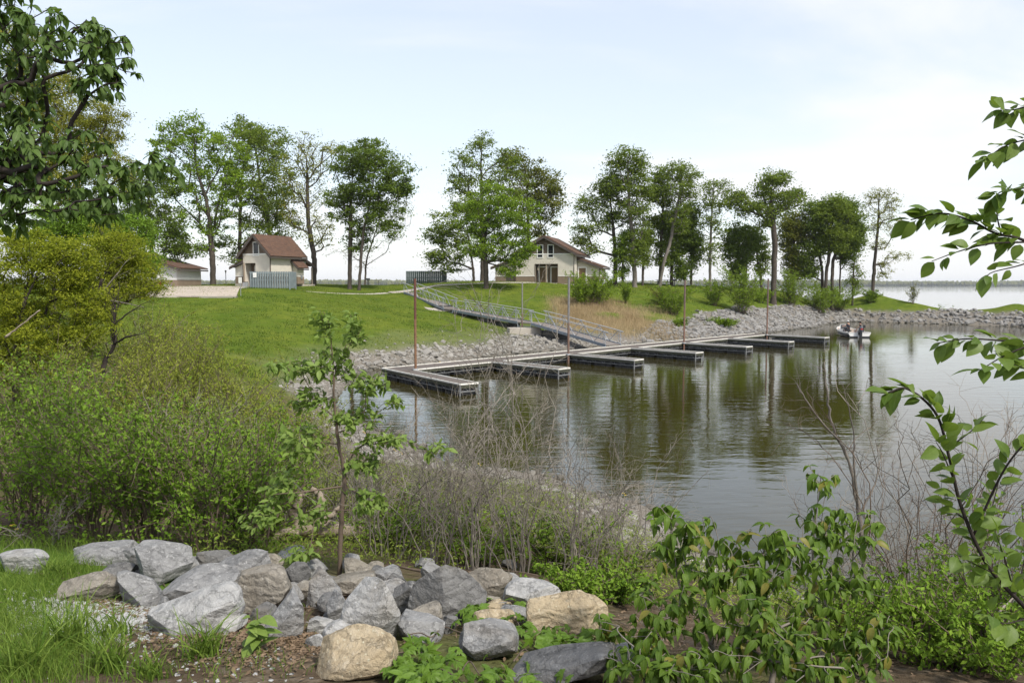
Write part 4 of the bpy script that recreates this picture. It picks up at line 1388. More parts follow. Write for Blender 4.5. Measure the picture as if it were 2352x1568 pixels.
def person(label, loc, rz, armL, armR, shirt, lower, lower_to, cap):
    """seated adult; armL / armR = elbow and hand points"""
    r_ = empty('person', loc, label, 'person', rz=rz)
    P = [(0, 0, 0, .15, .8), (0, .0, .20, .145, .75), (0, .02, .40, .165, .7), (0, .02, .53, .10, .8), (0, .04, .61, .055), (0, .06, .70, .085, 1.1), (0, .065, .80, .082, 1.15), (0, .15, .72, .022)]
    E = [(0, 1), (1, 2), (2, 3), (3, 4), (4, 5), (5, 6), (5, 7)]
    for sx, (el, ha) in ((-1, armL), (1, armR)):
        b = len(P)
        P += [(sx * .17, .02, .50, .07), (*el, .045), (*ha, .033)]
        E += [(3, b), (b, b + 1), (b + 1, b + 2)]
        hd = unit(np.array(ha) - np.array(el)); sd_ = unit(np.cross(hd, [0, 0, 1.0]) + 1e-6)
        for j, (off, ln) in enumerate(((-.03, .075), (-.01, .09), (.01, .085), (.03, .07))):
            q = np.array(ha) + hd * ln + sd_ * off
            P.append((*q, .010)); E.append((b + 2, len(P) - 1))
        q = np.array(ha) + sd_ * .05 + hd * .02; P.append((*q, .011)); E.append((b + 2, len(P) - 1))
    for sx in (-1, 1):
        b = len(P)
        P += [(sx * .10, .06, -.01, .095), (sx * .14, .42, .03, .068), (sx * .14, .46, -.36, .042), (sx * .14, .60, -.39, .036)]
        E += [(0, b), (b, b + 1), (b + 1, b + 2), (b + 2, b + 3)]
    skin_obj('body', P, E, M['skin'], r_)
    S = [(0, 0, .02, .175, .8), (0, .0, .20, .165, .78), (0, .02, .40, .185, .72), (0, .02, .53, .115, .8)]
    SE = [(0, 1), (1, 2), (2, 3)]
    for sx, (el, ha) in ((-1, armL), (1, armR)):
        b = len(S); m_ = np.array(el) * .8 + np.array([sx * .17, .02, .5]) * .2
        S += [(sx * .17, .02, .50, .085), (*m_, .062)]
        SE += [(3, b), (b, b + 1)]
    skin_obj('shirt', S, SE, M[shirt], r_)
    T = [(0, 0, -.02, .17, .85)]; TE = []
    for sx in (-1, 1):
        b = len(T); T += [(sx * .10, .08, -.01, .11), (sx * .14, .36, .03, .088)]; TE += [(0, b), (b, b + 1)]
        if lower_to == 'long':
            T += [(sx * .14, .45, .0, .08), (sx * .14, .46, -.33, .06)]; TE += [(b + 1, b + 2), (b + 2, b + 3)]
    skin_obj('trousers' if lower_to == 'long' else 'shorts', T, TE, M[lower], r_)
    mb = MB(); disc_prism(mb, (0, .06, .80), .105, .10, -.01, .07, 12); disc_prism(mb, (0, .06, .80), .10, .03, .07, .125, 12); box(mb, -.07, .07, .15, .26, .80, .815)
    mb.build('cap', M[cap], r_)
    mb = MB()
    for sx in (-.033, .033): box(mb, sx - .012, sx + .012, .142, .15, .745, .758)
    box(mb, -.025, .025, .143, .15, .665, .672); mb.build('face', M['hair'], r_)
    mb = MB(); disc_prism(mb, (0, .035, .70), .095, .10, -.02, .09, 12); mb.build('hair', M['hair'], r_)
    return r_


def on_boat(x, y, z):
    return (BO[0] + x * math.cos(BZ) - y * math.sin(BZ), BO[1] + x * math.sin(BZ) + y * math.cos(BZ), z)


person('person in dark navy shirt and white cap reaching out beside the boat windscreen', on_boat(-.30, 2.55, .78), BZ + R(35), ((-.42, .10, .36), (-.66, .22, .28)), ((.33, .12, .30), (.30, .36, .26)), 'shirt', 'trousers', 'long', 'cap_white')
person('person in black shirt and pale shorts seated near the outboard motor', on_boat(.60, 1.5, .76), BZ + R(70), ((-.30, .14, .28), (-.18, .36, .20)), ((.30, .12, .28), (.20, .36, .18)), 'shirt_black', 'shorts', 'short', 'hair')

# ------------------------------------------------------------------ growing trees


def grow(root, targets, bf=0.5, open_from=0):
    """join target points to the root polyline as a branching tree (shortest edge plus bf x way to the ground)"""
    root, targets = np.asarray(root, float), np.asarray(targets, float)
    n0, Mx = len(root), len(targets)
    P = np.vstack([root, targets])
    par = np.full(n0 + Mx, -1)
    plen = np.zeros(n0 + Mx)
    for i in range(1, n0):
        par[i] = i - 1; plen[i] = plen[i - 1] + np.linalg.norm(root[i] - root[i - 1])
    best = np.full(Mx, 1e18); bp = np.zeros(Mx, int)

    def relax(i):
        d = np.linalg.norm(targets - P[i], axis=1)
        # branches climb: reaching down to a target costs more
        dn = np.maximum(0, P[i, 2] - targets[:, 2])
        c = d + bf * plen[i] + 0.8 * dn
        w = c < best
        best[w] = c[w]; bp[w] = i
    for i in range(open_from, n0):
        relax(i)
    done = np.zeros(Mx, bool)
    for _ in range(Mx):
        k = int(np.argmin(np.where(done, 1e19, best)))
        done[k] = True; i = n0 + k
        par[i] = bp[k]; plen[i] = plen[bp[k]] + np.linalg.norm(P[i] - P[bp[k]])
        relax(i)
    return P, par


def branch_mesh(mb, P, par, r_base, r_tip, n0, r, wig=0.06, sides=(7, 4), power=2.2, m=0, sub=3):
    N = len(P)
    kids = [[] for _ in range(N)]
    for i in range(N):
        if par[i] >= 0: kids[par[i]].append(i)
    order, stack = [], [0]
    while stack:
        i = stack.pop(); order.append(i); stack += kids[i]
    w = np.zeros(N)
    for i in reversed(order):
        w[i] = sum(w[k] for k in kids[i]) if kids[i] else 1.0
        if not kids[i]: w[i] = 1.0
    rad = np.maximum(r_base * (w / w[0]) ** (1 / power), r_tip)
    starts = [(0, None)]
    while starts:
        s, pre = starts.pop()
        path = ([pre] if pre is not None else []) + [s]
        i = s
        while kids[i]:
            ks = sorted(kids[i], key=lambda k: -w[k] - (1e6 if (i < n0 and k < n0) else 0))
            for k in ks[1:]: starts.append((k, i))
            i = ks[0]; path.append(i)
        pp = P[path]
        rr = rad[path].copy()
        if pre is not None: rr[0] = min(rad[pre] * .8, rr[1] * 1.25)
        rr = np.minimum.accumulate(rr)
        n_ = max(3, min(40, (len(path) - 1) * sub + 1))
        sp = spline(pp, n_)
        t = np.linspace(0, len(path) - 1, n_)
        rr2 = np.interp(t, np.arange(len(path)), rr)
        L = np.linalg.norm(pp[-1] - pp[0]) + 1e-6
        if wig and len(path) > 1:
            j = r.normal(size=sp.shape) * wig * L / n_
            j[0] = 0
            sp = sp + j
        if pre is None:
            rr2[0] *= 1.45; 
            if n_ > 4: rr2[1] *= 1.12
        tubes(mb, sp, rr2, sides[0] if rr.max() > r_tip * 4 else sides[1], m=m, cap=False)
    return rad


def ell_targets(ells, Y, r, n, flat=1.0, shell=2.0, depth=None, grow_=1.0):
    """sample n points in ellipses given on the photo (u, v, ru, rv) standing at distance Y"""
    ar = np.array([e[2] * e[3] for e in ells], float) ** .8
    cnt = np.maximum(3, np.round(n * ar / ar.sum()).astype(int))
    out = []
    for e, c in zip(ells, cnt):
        yy = e[4] if len(e) > 4 else Y
        cen = at(e[0], e[1], yy)
        s = yy / F
        d = unit(r.normal(size=(c, 3))) * (r.random((c, 1)) ** (1 / shell))
        dr = (depth if depth else max(e[2], e[3] * .7)) * s
        out.append(cen + d * np.array([e[2] * s, dr, e[3] * s]) * grow_)
    return np.concatenate(out)


def tree(name, label, base, Y, trunk, ells, nt_, lv, ls, mat, rb, group='trees on the point', clump=.55, bark='bark', bf=.45, r=None, cat='tree', open_from=None, rt=.022, shell=2.2, droop=.25, aspect=.55, bare=0.0):
    """trunk: photo points from the base upwards; ells: crown ellipses on the photo"""
    r = r or np.random.default_rng(abs(hash(label)) % 2 ** 31 if False else sum(ord(c) * (i + 1) for i, c in enumerate(label)))
    b = at(base[0], base[1], Y); b[2] = gz(b[0], b[1])
    tr = [b - [0, 0, .3]] + [at(u, v, Y + r.normal() * .25) for u, v in trunk]
    tr = spline(tr, max(5, len(tr) * 3))
    if group.startswith('trees'):
        e_lo = max(ells, key=lambda e: e[1] + e[3]); mu = sum(e[0] for e in ells) / len(ells); mr = sum(e[2] for e in ells) / len(ells)
        ells = list(ells) + [(.5 * (mu + e_lo[0]), e_lo[1] + e_lo[3] + 6, mr * .75, 16)]
    T = ell_targets(ells, Y, r, int(nt_ * 1.3), shell=shell, grow_=1.08)
    T = T[T[:, 2] > b[2] + 1.0 * 0 + .8]
    P, par = grow(tr, T, bf, open_from if open_from is not None else int(len(tr) * .30))
    root = empty(name, b, label, cat, group)
    mb = MB()
    branch_mesh(mb, P - b, par, rb * .88, rt, len(tr), r, power=1.95)
    mb.build('trunk', M[bark], root, smooth=True)
    T = P[len(tr):]
    if bare:
        T = T[r.random(len(T)) > bare]
    k = len(T)
    lv = int(lv * 1.12)
    n_ = k * lv
    ci = np.repeat(np.arange(k), lv)
    sz = clump * .68 * (.5 + 1.0 * r.random(k))
    off = r.normal(size=(n_, 3)) * np.array([1, 1, .5]) * sz[ci][:, None]
    C = T[ci] - b + off
    tn = np.clip(.25 + .45 * r.random(k)[ci] + .35 * (r.random(n_) - .5), 0, 1)
    mb = MB()
    L = ls * .82 * (.65 + .7 * r.random(n_))
    cards(mb, C, L, L * aspect, droop=droop, tint=tn, r=r)
    mb.build('crown', M[mat], root)
    return root


G1, G2, G3 = 'trees around the small cabin', 'trees around the restroom building', 'trees along the point'
tree('oak_tree', 'tall bright green tree with a clear straight trunk left of the small cabin', (489, 656), 104, [(488, 600), (484, 548), (476, 470), (450, 380), (445, 300)],
     [(445, 330, 62, 62), (390, 330, 45, 42), (505, 340, 50, 55), (430, 430, 75, 60), (520, 440, 55, 70), (465, 520, 80, 45), (445, 285, 32, 26), (380, 420, 40, 50), (540, 380, 35, 50)], 190, 62, .40, 'leaf_bright', .42, G1, clump=.75, shell=1.8)
tree('oak_tree', 'dark stemmed tree directly behind the left eave of the small cabin', (551, 652), 112, [(551, 580), (552, 480), (556, 400), (570, 330)],
     [(555, 330, 65, 55), (600, 350, 60, 60), (540, 430, 60, 70), (600, 450, 60, 60), (510, 560, 35, 26), (585, 540, 60, 45)], 170, 60, .40, 'leaf_oak', .34, G1, clump=.75)
tree('oak_tree', 'leafy tree with forked limbs behind the cabin roof', (622, 650), 118, [(620, 560), (612, 500), (600, 440), (590, 360)],
     [(600, 320, 60, 40), (640, 370, 40, 50), (640, 450, 50, 50), (600, 480, 50, 50), (650, 520, 40, 40), (560, 300, 40, 30)], 150, 58, .40, 'leaf_oak', .36, G1, clump=.8)
tree('cottonwood_tree', 'thin yellowish tree with crooked bare limbs right of the cabin roof', (721, 652), 110, [(722, 600), (716, 560), (708, 500), (706, 420), (704, 360)],
     [(705, 340, 48, 34), (680, 400, 36, 50), (730, 390, 36, 50), (760, 350, 45, 26), (700, 460, 40, 40), (740, 520, 50, 30), (670, 500, 30, 40)], 150, 32, .34, 'leaf_yellow', .40, G1, clump=.7, aspect=.45)
tree('maple_tree', 'dark green tree with a straight grey trunk, left of two standing close together', (803, 656), 100, [(804, 600), (805, 540), (806, 460), (812, 380)],
     [(800, 400, 50, 60), (840, 360, 60, 40), (780, 470, 40, 45), (825, 450, 50, 50), (830, 520, 40, 35)], 150, 66, .36, 'leaf_dark', .30, G1, clump=.65, open_from=7)
tree('maple_tree', 'dark green tree with a thin leaning trunk, right of two standing close together', (824, 657), 98.5, [(829, 590), (836, 530), (852, 450), (862, 380)],
     [(860, 370, 52, 50), (905, 400, 45, 40), (870, 440, 55, 45), (880, 490, 45, 30), (925, 440, 22, 30)], 150, 60, .36, 'leaf_dark', .21, G1, clump=.65)
tree('ash_tree', 'sparse twiggy tree thinning out to the right of the close pair', (838, 652), 116, [(842, 600), (860, 540), (880, 470)],
     [(900, 490, 55, 40), (935, 470, 28, 60), (860, 570, 40, 18), (800, 580, 50, 20), (905, 540, 40, 20)], 90, 12, .26, 'leaf_olive', .16, G1, clump=.55, aspect=.4)
tree('oak_tree', 'dark drooping tree above the low white building at the left', (352, 652), 101, [(350, 600), (345, 520), (340, 440)],
     [(340, 450, 60, 50), (370, 520, 55, 50), (395, 580, 40, 26), (310, 500, 50, 60), (300, 420, 40, 40), (405, 560, 26, 28)], 150, 62, .40, 'leaf_dark', .34, G1, clump=.75)
# around the restroom building
tree('oak_tree', 'dark leaning tree with hanging foliage at the left of the bright front tree', (1089, 654), 112, [(1086, 610), (1078, 560), (1070, 500)],
     [(1040, 520, 55, 45), (1005, 545, 30, 30), (1050, 580, 60, 22), (1080, 480, 40, 40), (1010, 590, 30, 16)], 120, 58, .40, 'leaf_oak', .22, G2, clump=.75)
tree('maple_tree', 'bright green low-branched tree standing in front of the restroom building', (1117, 663), 95, [(1116, 610), (1114, 560), (1122, 490), (1130, 440)],
     [(1140, 470, 70, 45), (1100, 490, 45, 50), (1190, 500, 55, 45), (1150, 550, 75, 45), (1205, 560, 34, 32), (1110, 555, 45, 42), (1170, 600, 40, 18), (1140, 430, 40, 16)], 230, 70, .30, 'leaf_bright', .34, G2, clump=.55)
tree('oak_tree', 'tall airy tree rising behind the bright front tree', (1108, 655), 117, [(1108, 560), (1106, 450), (1105, 360), (1108, 310)],
     [(1108, 330, 32, 32), (1060, 375, 36, 30), (1150, 370, 40, 28), (1100, 410, 70, 40), (1060, 450, 40, 40), (1170, 430, 50, 45)], 130, 52, .38, 'leaf_oak', .36, G2, clump=.75)
tree('oak_tree', 'dark olive tree behind the restroom building roof', (1215, 652), 122, [(1214, 560), (1212, 460), (1206, 400)],
     [(1200, 390, 45, 40), (1250, 420, 38, 36), (1240, 480, 48, 50), (1190, 450, 40, 50), (1270, 450, 22, 40), (1170, 370, 28, 24)], 150, 62, .42, 'leaf_olive', .34, G2, clump=.85)
# along the point, left to right


def tz(x): return 1223 + .38 * x


def tv(y): return 329.3 + .38 * y


def E(*l): return [(tz(a), tv(b), c * .38, d * .38) for a, b, c, d in l]


def K(*l): return [(tz(a), tv(b)) for a, b in l]


tree('elm_tree', 'wide airy tree just right of the restroom building with a long limb reaching left', K((500, 852))[0], 110, K((500, 700), (492, 560), (480, 430), (470, 330)),
     E((440, 320, 120, 90), (340, 380, 80, 70), (480, 230, 80, 60), (330, 520, 90, 60), (520, 420, 70, 90), (290, 590, 50, 30), (430, 470, 80, 60)), 190, 34, .36, 'leaf_oak', .33, G3, clump=.7, bf=.4)
tree('young_tree', 'small bushy tree tucked between two tall trunks right of the restroom building', K((546, 853))[0], 109, K((546, 780), (548, 700)),
     E((545, 600, 60, 60), (540, 690, 55, 70), (580, 560, 40, 50)), 70, 60, .32, 'leaf_bright', .2, G3, clump=.6)
tree('cottonwood_tree', 'tallest tree of the row with a pale grey trunk', K((618, 856))[0], 108, K((616, 740), (605, 560), (588, 400), (580, 250), (575, 120)),
     E((570, 90, 90, 60), (500, 130, 70, 60), (650, 150, 70, 70), (580, 250, 120, 80), (470, 240, 60, 60), (680, 320, 60, 80), (600, 420, 90, 80), (650, 560, 70, 90), (620, 660, 60, 40)), 230, 42, .36, 'leaf_oak', .36, G3, bark='bark_grey', clump=.7)
tree('young_tree', 'thin dark trunked tree just right of the pale grey trunk', K((666, 855))[0], 111, K((668, 760), (672, 660)),
     E((670, 620, 50, 70), (690, 560, 40, 60)), 60, 50, .32, 'leaf_oak', .2, G3, clump=.55)
tree('elm_tree', 'leaning two stemmed tree with a fan of upright twigs', K((764, 855))[0], 109, K((795, 720), (830, 600), (860, 450), (890, 300), (900, 180)),
     E((880, 150, 80, 50), (940, 200, 70, 70), (870, 280, 100, 80), (950, 300, 60, 60), (880, 420, 80, 60)), 150, 30, .34, 'leaf_oak', .25, G3, bark='bark_grey', clump=.65, open_from=7)
tree('elm_tree', 'upright stem leaning the other way at the foot of the two stemmed tree', K((772, 850))[0], 112, K((775, 700), (778, 560), (790, 400), (785, 250)),
     E((780, 200, 60, 60), (740, 300, 50, 70), (800, 330, 60, 80), (730, 470, 50, 50), (790, 480, 60, 70), (790, 620, 50, 60)), 150, 46, .36, 'leaf_oak', .28, G3, clump=.65)
tree('oak_tree', 'dense bushy tree with a thick dark trunk in the middle of the row', K((840, 855))[0], 113, K((842, 760), (846, 650), (860, 540)),
     E((880, 480, 90, 80), (830, 560, 60, 80), (930, 560, 60, 60), (850, 680, 60, 60), (900, 740, 30, 30), (960, 420, 50, 70)), 150, 64, .40, 'leaf_dark', .28, G3, clump=.75)
tree('oak_tree', 'slim tree with a round dark crown right of the dense bushy tree', K((959, 858))[0], 116, K((960, 740), (962, 600), (965, 500)),
     E((965, 580, 70, 80), (990, 640, 50, 60), (930, 620, 50, 40)), 90, 50, .38, 'leaf_dark', .19, G3, clump=.7)
tree('poplar_tree', 'slender sparse tree with a tall straight trunk standing alone', K((1073, 858))[0], 111, K((1074, 700), (1078, 560), (1085, 400), (1095, 280), (1090, 220)),
     E((1080, 260, 60, 50), (1150, 270, 50, 45), (1060, 340, 50, 60), (1120, 370, 70, 70), (1060, 460, 60, 60), (1120, 500, 50, 60), (1080, 620, 50, 60)), 150, 22, .32, 'leaf_oak', .22, G3, bark='bark_grey', clump=.55)
tree('oak_tree', 'low dark round crowned tree left of the big spreading oak', K((1289, 860))[0], 116, K((1289, 740), (1288, 640), (1282, 540)),
     E((1250, 560, 90, 80), (1200, 640, 55, 70), (1290, 680, 70, 60), (1240, 740, 60, 30), (1330, 600, 50, 60)), 150, 66, .38, 'leaf_dark', .22, G3, clump=.7)
tree('oak_tree', 'thin leaning tree at the left foot of the big spreading oak', K((1386, 866))[0], 118, K((1378, 790), (1362, 720), (1355, 640)),
     E((1370, 620, 50, 80), (1330, 560, 50, 60), (1400, 700, 40, 50)), 80, 42, .36, 'leaf_oak', .22, G3, clump=.6)
tree('oak_tree', 'big spreading oak with a thick flared trunk', K((1457, 866))[0], 112, K((1460, 740), (1464, 600), (1450, 460), (1440, 330), (1450, 240)),
     E((1450, 230, 80, 60), (1390, 290, 70, 50), (1520, 200, 30, 40), (1240, 350, 80, 50), (1300, 400, 70, 50), (1540, 330, 90, 60), (1600, 330, 50, 50), (1430, 400, 110, 60), (1240, 310, 40, 26)), 190, 44, .38, 'leaf_oak', .44, G3, clump=.75, bf=.35, open_from=8)
tree('oak_tree', 'olive tinted bushy tree right of the big spreading oak', K((1574, 835))[0], 121, K((1575, 760), (1578, 650), (1585, 540)),
     E((1580, 480, 80, 60), (1560, 570, 70, 70), (1620, 540, 50, 70), (1560, 680, 50, 60), (1590, 750, 40, 30)), 140, 60, .40, 'leaf_olive', .22, G3, clump=.75)
tree('maple_tree', 'dense dark tree, left stem of the thick clump near the end of the point', K((1752, 876))[0], 120, K((1752, 800), (1740, 700), (1730, 560)),
     E((1730, 420, 80, 80), (1690, 520, 70, 80), (1680, 650, 80, 60), (1760, 600, 60, 60), (1650, 720, 40, 40)), 160, 66, .40, 'leaf_dark', .26, G3, clump=.8)
tree('maple_tree', 'dense dark tree, middle stem of the thick clump near the end of the point', K((1779, 878))[0], 119, K((1774, 800), (1790, 700), (1800, 560), (1810, 420)),
     E((1820, 370, 70, 55), (1780, 430, 70, 60), (1860, 420, 60, 70), (1840, 540, 80, 70)), 150, 66, .40, 'leaf_oak', .28, G3, clump=.8)
tree('maple_tree', 'dense dark tree, right stem of the thick clump near the end of the point', K((1815, 880))[0], 121, K((1812, 800), (1820, 700), (1850, 600), (1880, 480)),
     E((1890, 390, 60, 50), (1920, 480, 60, 70), (1900, 580, 80, 60), (1960, 520, 40, 50)), 150, 66, .40, 'leaf_dark', .28, G3, clump=.8)
tree('young_tree', 'thin bare stemmed tree between the thick clump and the last tall tree', K((1858, 882))[0], 122, K((1860, 780), (1862, 680), (1875, 620)),
     E((1870, 600, 40, 40), (1890, 660, 30, 30)), 40, 36, .34, 'leaf_dark', .14, G3, clump=.5)
tree('young_tree', 'thin trunk clothed in small sprouts beside the last tall tree', K((1936, 890))[0], 123, K((1940, 780), (1946, 680), (1952, 600)),
     E((1950, 620, 60, 50), (1940, 720, 36, 60), (1960, 790, 36, 40), (1980, 580, 40, 40), (1930, 830, 30, 26)), 90, 26, .30, 'leaf_oak', .17, G3, clump=.5)
tree('cottonwood_tree', 'last tall sparse yellowish tree at the right end of the point', K((2053, 895))[0], 124, K((2062, 790), (2072, 680), (2084, 560), (2092, 420), (2095, 320)),
     E((2100, 310, 90, 40), (2040, 340, 50, 50), (2170, 360, 50, 60), (2100, 420, 110, 70), (2060, 500, 60, 60), (2170, 510, 70, 60), (2090, 620, 60, 50), (2200, 680, 70, 40), (2130, 740, 50, 40)), 200, 20, .30, 'leaf_yellow', .30, G3, clump=.5, aspect=.45, bf=.35)

# ------------------------------------------------------------------ the willow wood at the left
G4 = 'yellow green willows at the left'
tree('willow_tree', 'tall pale yellow green willow behind the overhanging leafy branches', (120, 640), 46, [(118, 560), (112, 460), (120, 360), (140, 270)],
     [(150, 270, 110, 60), (230, 280, 55, 50), (90, 350, 110, 70), (220, 360, 80, 60), (60, 240, 70, 60), (160, 420, 120, 60), (40, 130, 70, 80), (120, 190, 70, 50)], 380, 95, .20, 'leaf_yellow', .24, G4, clump=.42, aspect=.32, rt=.008, droop=.5)
tree('willow_tree', 'broad golden green willow filling the left edge below the leafy branches', (30, 860), 19, [(40, 780), (60, 690), (90, 620)],
     [(60, 610, 110, 60), (20, 700, 100, 80), (130, 620, 80, 60), (80, 760, 110, 60), (10, 820, 90, 50), (180, 590, 60, 50), (60, 560, 90, 30), (190, 680, 60, 60), (60, 850, 80, 40), (150, 790, 60, 50), (215, 740, 50, 40)], 460, 75, .10, 'leaf_willow', .10, G4, clump=.17, aspect=.34, rt=.004, droop=.35)
tree('willow_tree', 'feathery yellow green willow in front of the low white building', (200, 800), 24, [(205, 740), (225, 670), (250, 610)],
     [(260, 590, 80, 50), (230, 650, 90, 50), (310, 640, 60, 40), (300, 580, 50, 30), (180, 690, 70, 60), (340, 665, 40, 22), (260, 540, 50, 30)], 330, 62, .105, 'leaf_willow', .13, G4, clump=.2, aspect=.32, rt=.004, droop=.4)
tree('willow_tree', 'green willow crown rising between the golden willow and the dark drooping tree', (262, 820), 34, [(260, 740), (255, 650), (250, 560)],
     [(250, 540, 90, 60), (180, 520, 90, 50), (310, 540, 50, 40), (100, 520, 90, 50), (330, 600, 40, 40)], 220, 80, .16, 'leaf_thicket', .16, G4, clump=.32, aspect=.36, rt=.006, droop=.4)


# ------------------------------------------------------------------ shrubs


def stems(r, base, n, h, spread, N=7, curve=.35, up=.9, tilt=(0, 0)):
    """n arching stems from the ground: (n, N, 3)"""
    a = r.random(n) * 2 * math.pi
    out = r.random(n) ** .7 * spread
    hh = h * (.55 + .55 * r.random(n))
    b = base + np.stack([np.cos(a), np.sin(a), np.zeros(n)], 1) * (out * .22)[:, None]
    b[:, 2] = hgt(b[:, 0], b[:, 1]) - .05
    tip = b + np.stack([np.cos(a) * out + tilt[0] * hh, np.sin(a) * out + tilt[1] * hh, hh], 1)
    mid = b + (tip - b) * .5 + np.stack([-np.cos(a) * out * curve, -np.sin(a) * out * curve, hh * .14], 1) + r.normal(size=(n, 3)) * .04 * h
    t = np.linspace(0, 1, N)[None, :, None]
    P = (1 - t) ** 2 * b[:, None] + 2 * t * (1 - t) * mid[:, None] + t ** 2 * tip[:, None]
    w = r.normal(size=P.shape) * .018 * h
    w[:, 0] = 0
    return P + w


def side_twigs(r, S, per, length, N=4, lo=.25, angle=.9, grav=0.0, up=.35):
    n, m_, _ = S.shape
    si = np.repeat(np.arange(n), per)
    t = lo + (1 - lo) * r.random(len(si))
    x = t * (m_ - 1); i = np.minimum(x.astype(int), m_ - 2); f = (x - i)[:, None]
    b = S[si, i] * (1 - f) + S[si, i + 1] * f
    d = unit(unit(S[si, i + 1] - S[si, i]) * (1.0) + r.normal(size=(len(si), 3)) * angle + np.array([0, 0, up]))
    L = length * (.4 + .8 * r.random(len(si))) * (1.15 - .5 * t)
    tt = np.linspace(0, 1, N)[None, :, None]
    P = b[:, None] + d[:, None] * L[:, None, None] * tt
    P[:, :, 2] -= grav * (tt[..., 0] ** 2) * L[:, None]
    w = r.normal(size=P.shape) * (.035 * L)[:, None, None]
    w[:, 0] = 0
    return P + w


def leaves_on(r, S, per, jitter):
    n, m_, _ = S.shape
    si = np.repeat(np.arange(n), per)
    x = r.random(len(si)) ** .8 * (m_ - 1) * .999; i = x.astype(int); f = (x - i)[:, None]
    c = S[si, i] * (1 - f) + S[si, i + 1] * f
    return c + r.normal(size=c.shape) * jitter, unit(S[si, i + 1] - S[si, i])


def bush(name, label, xy, h, spread, n, tw, lv, ls, mat, group='leafy shrubs of the left thicket', twig='twig_brown', r_stem=.012, aspect=.5, tw_len=.35, tilt=(0, 0), cat='bush', droop=.2, curve=.35):
    r = np.random.default_rng(sum(ord(c) * (i + 3) for i, c in enumerate(label)))
    base = np.array([xy[0], xy[1], gz(*xy)])
    S = stems(r, base, n, h, spread, tilt=tilt, curve=curve)
    Tw = side_twigs(r, S, tw, h * tw_len, lo=.12)
    root = empty(name, base, label, cat, group)
    mb = MB()
    tubes(mb, S - base, np.linspace(r_stem, r_stem * .35, S.shape[1])[None, :] * np.ones((n, 1)), 4, cap=False)
    tubes(mb, Tw - base, np.linspace(r_stem * .4, r_stem * .2, Tw.shape[1])[None, :] * np.ones((len(Tw), 1)), 3, cap=False)
    mb.build('stems', M[twig], root)
    if lv:
        C, d = leaves_on(r, Tw, lv, ls * .35)
        C2, d2 = leaves_on(r, S[:, 2:], max(1, tw * lv // 4), ls * .5)
        C, d = np.vstack([C, C2]) - base, np.vstack([d, d2])
        D = d * .6 + r.normal(size=C.shape) * .6; D[:, 2] -= droop
        k = len(C); L = ls * (.55 + .75 * r.random(k))
        mb = MB(); cards(mb, C, L, L * aspect, D, tint=np.clip(r.random(k) * .8 + .2 * r.random(), 0, 1), r=r)
        mb.build('foliage', M[mat], root, kind='stuff')
    return root


def gxy(u, Y): return (at(u, 900, Y)[0], Y)


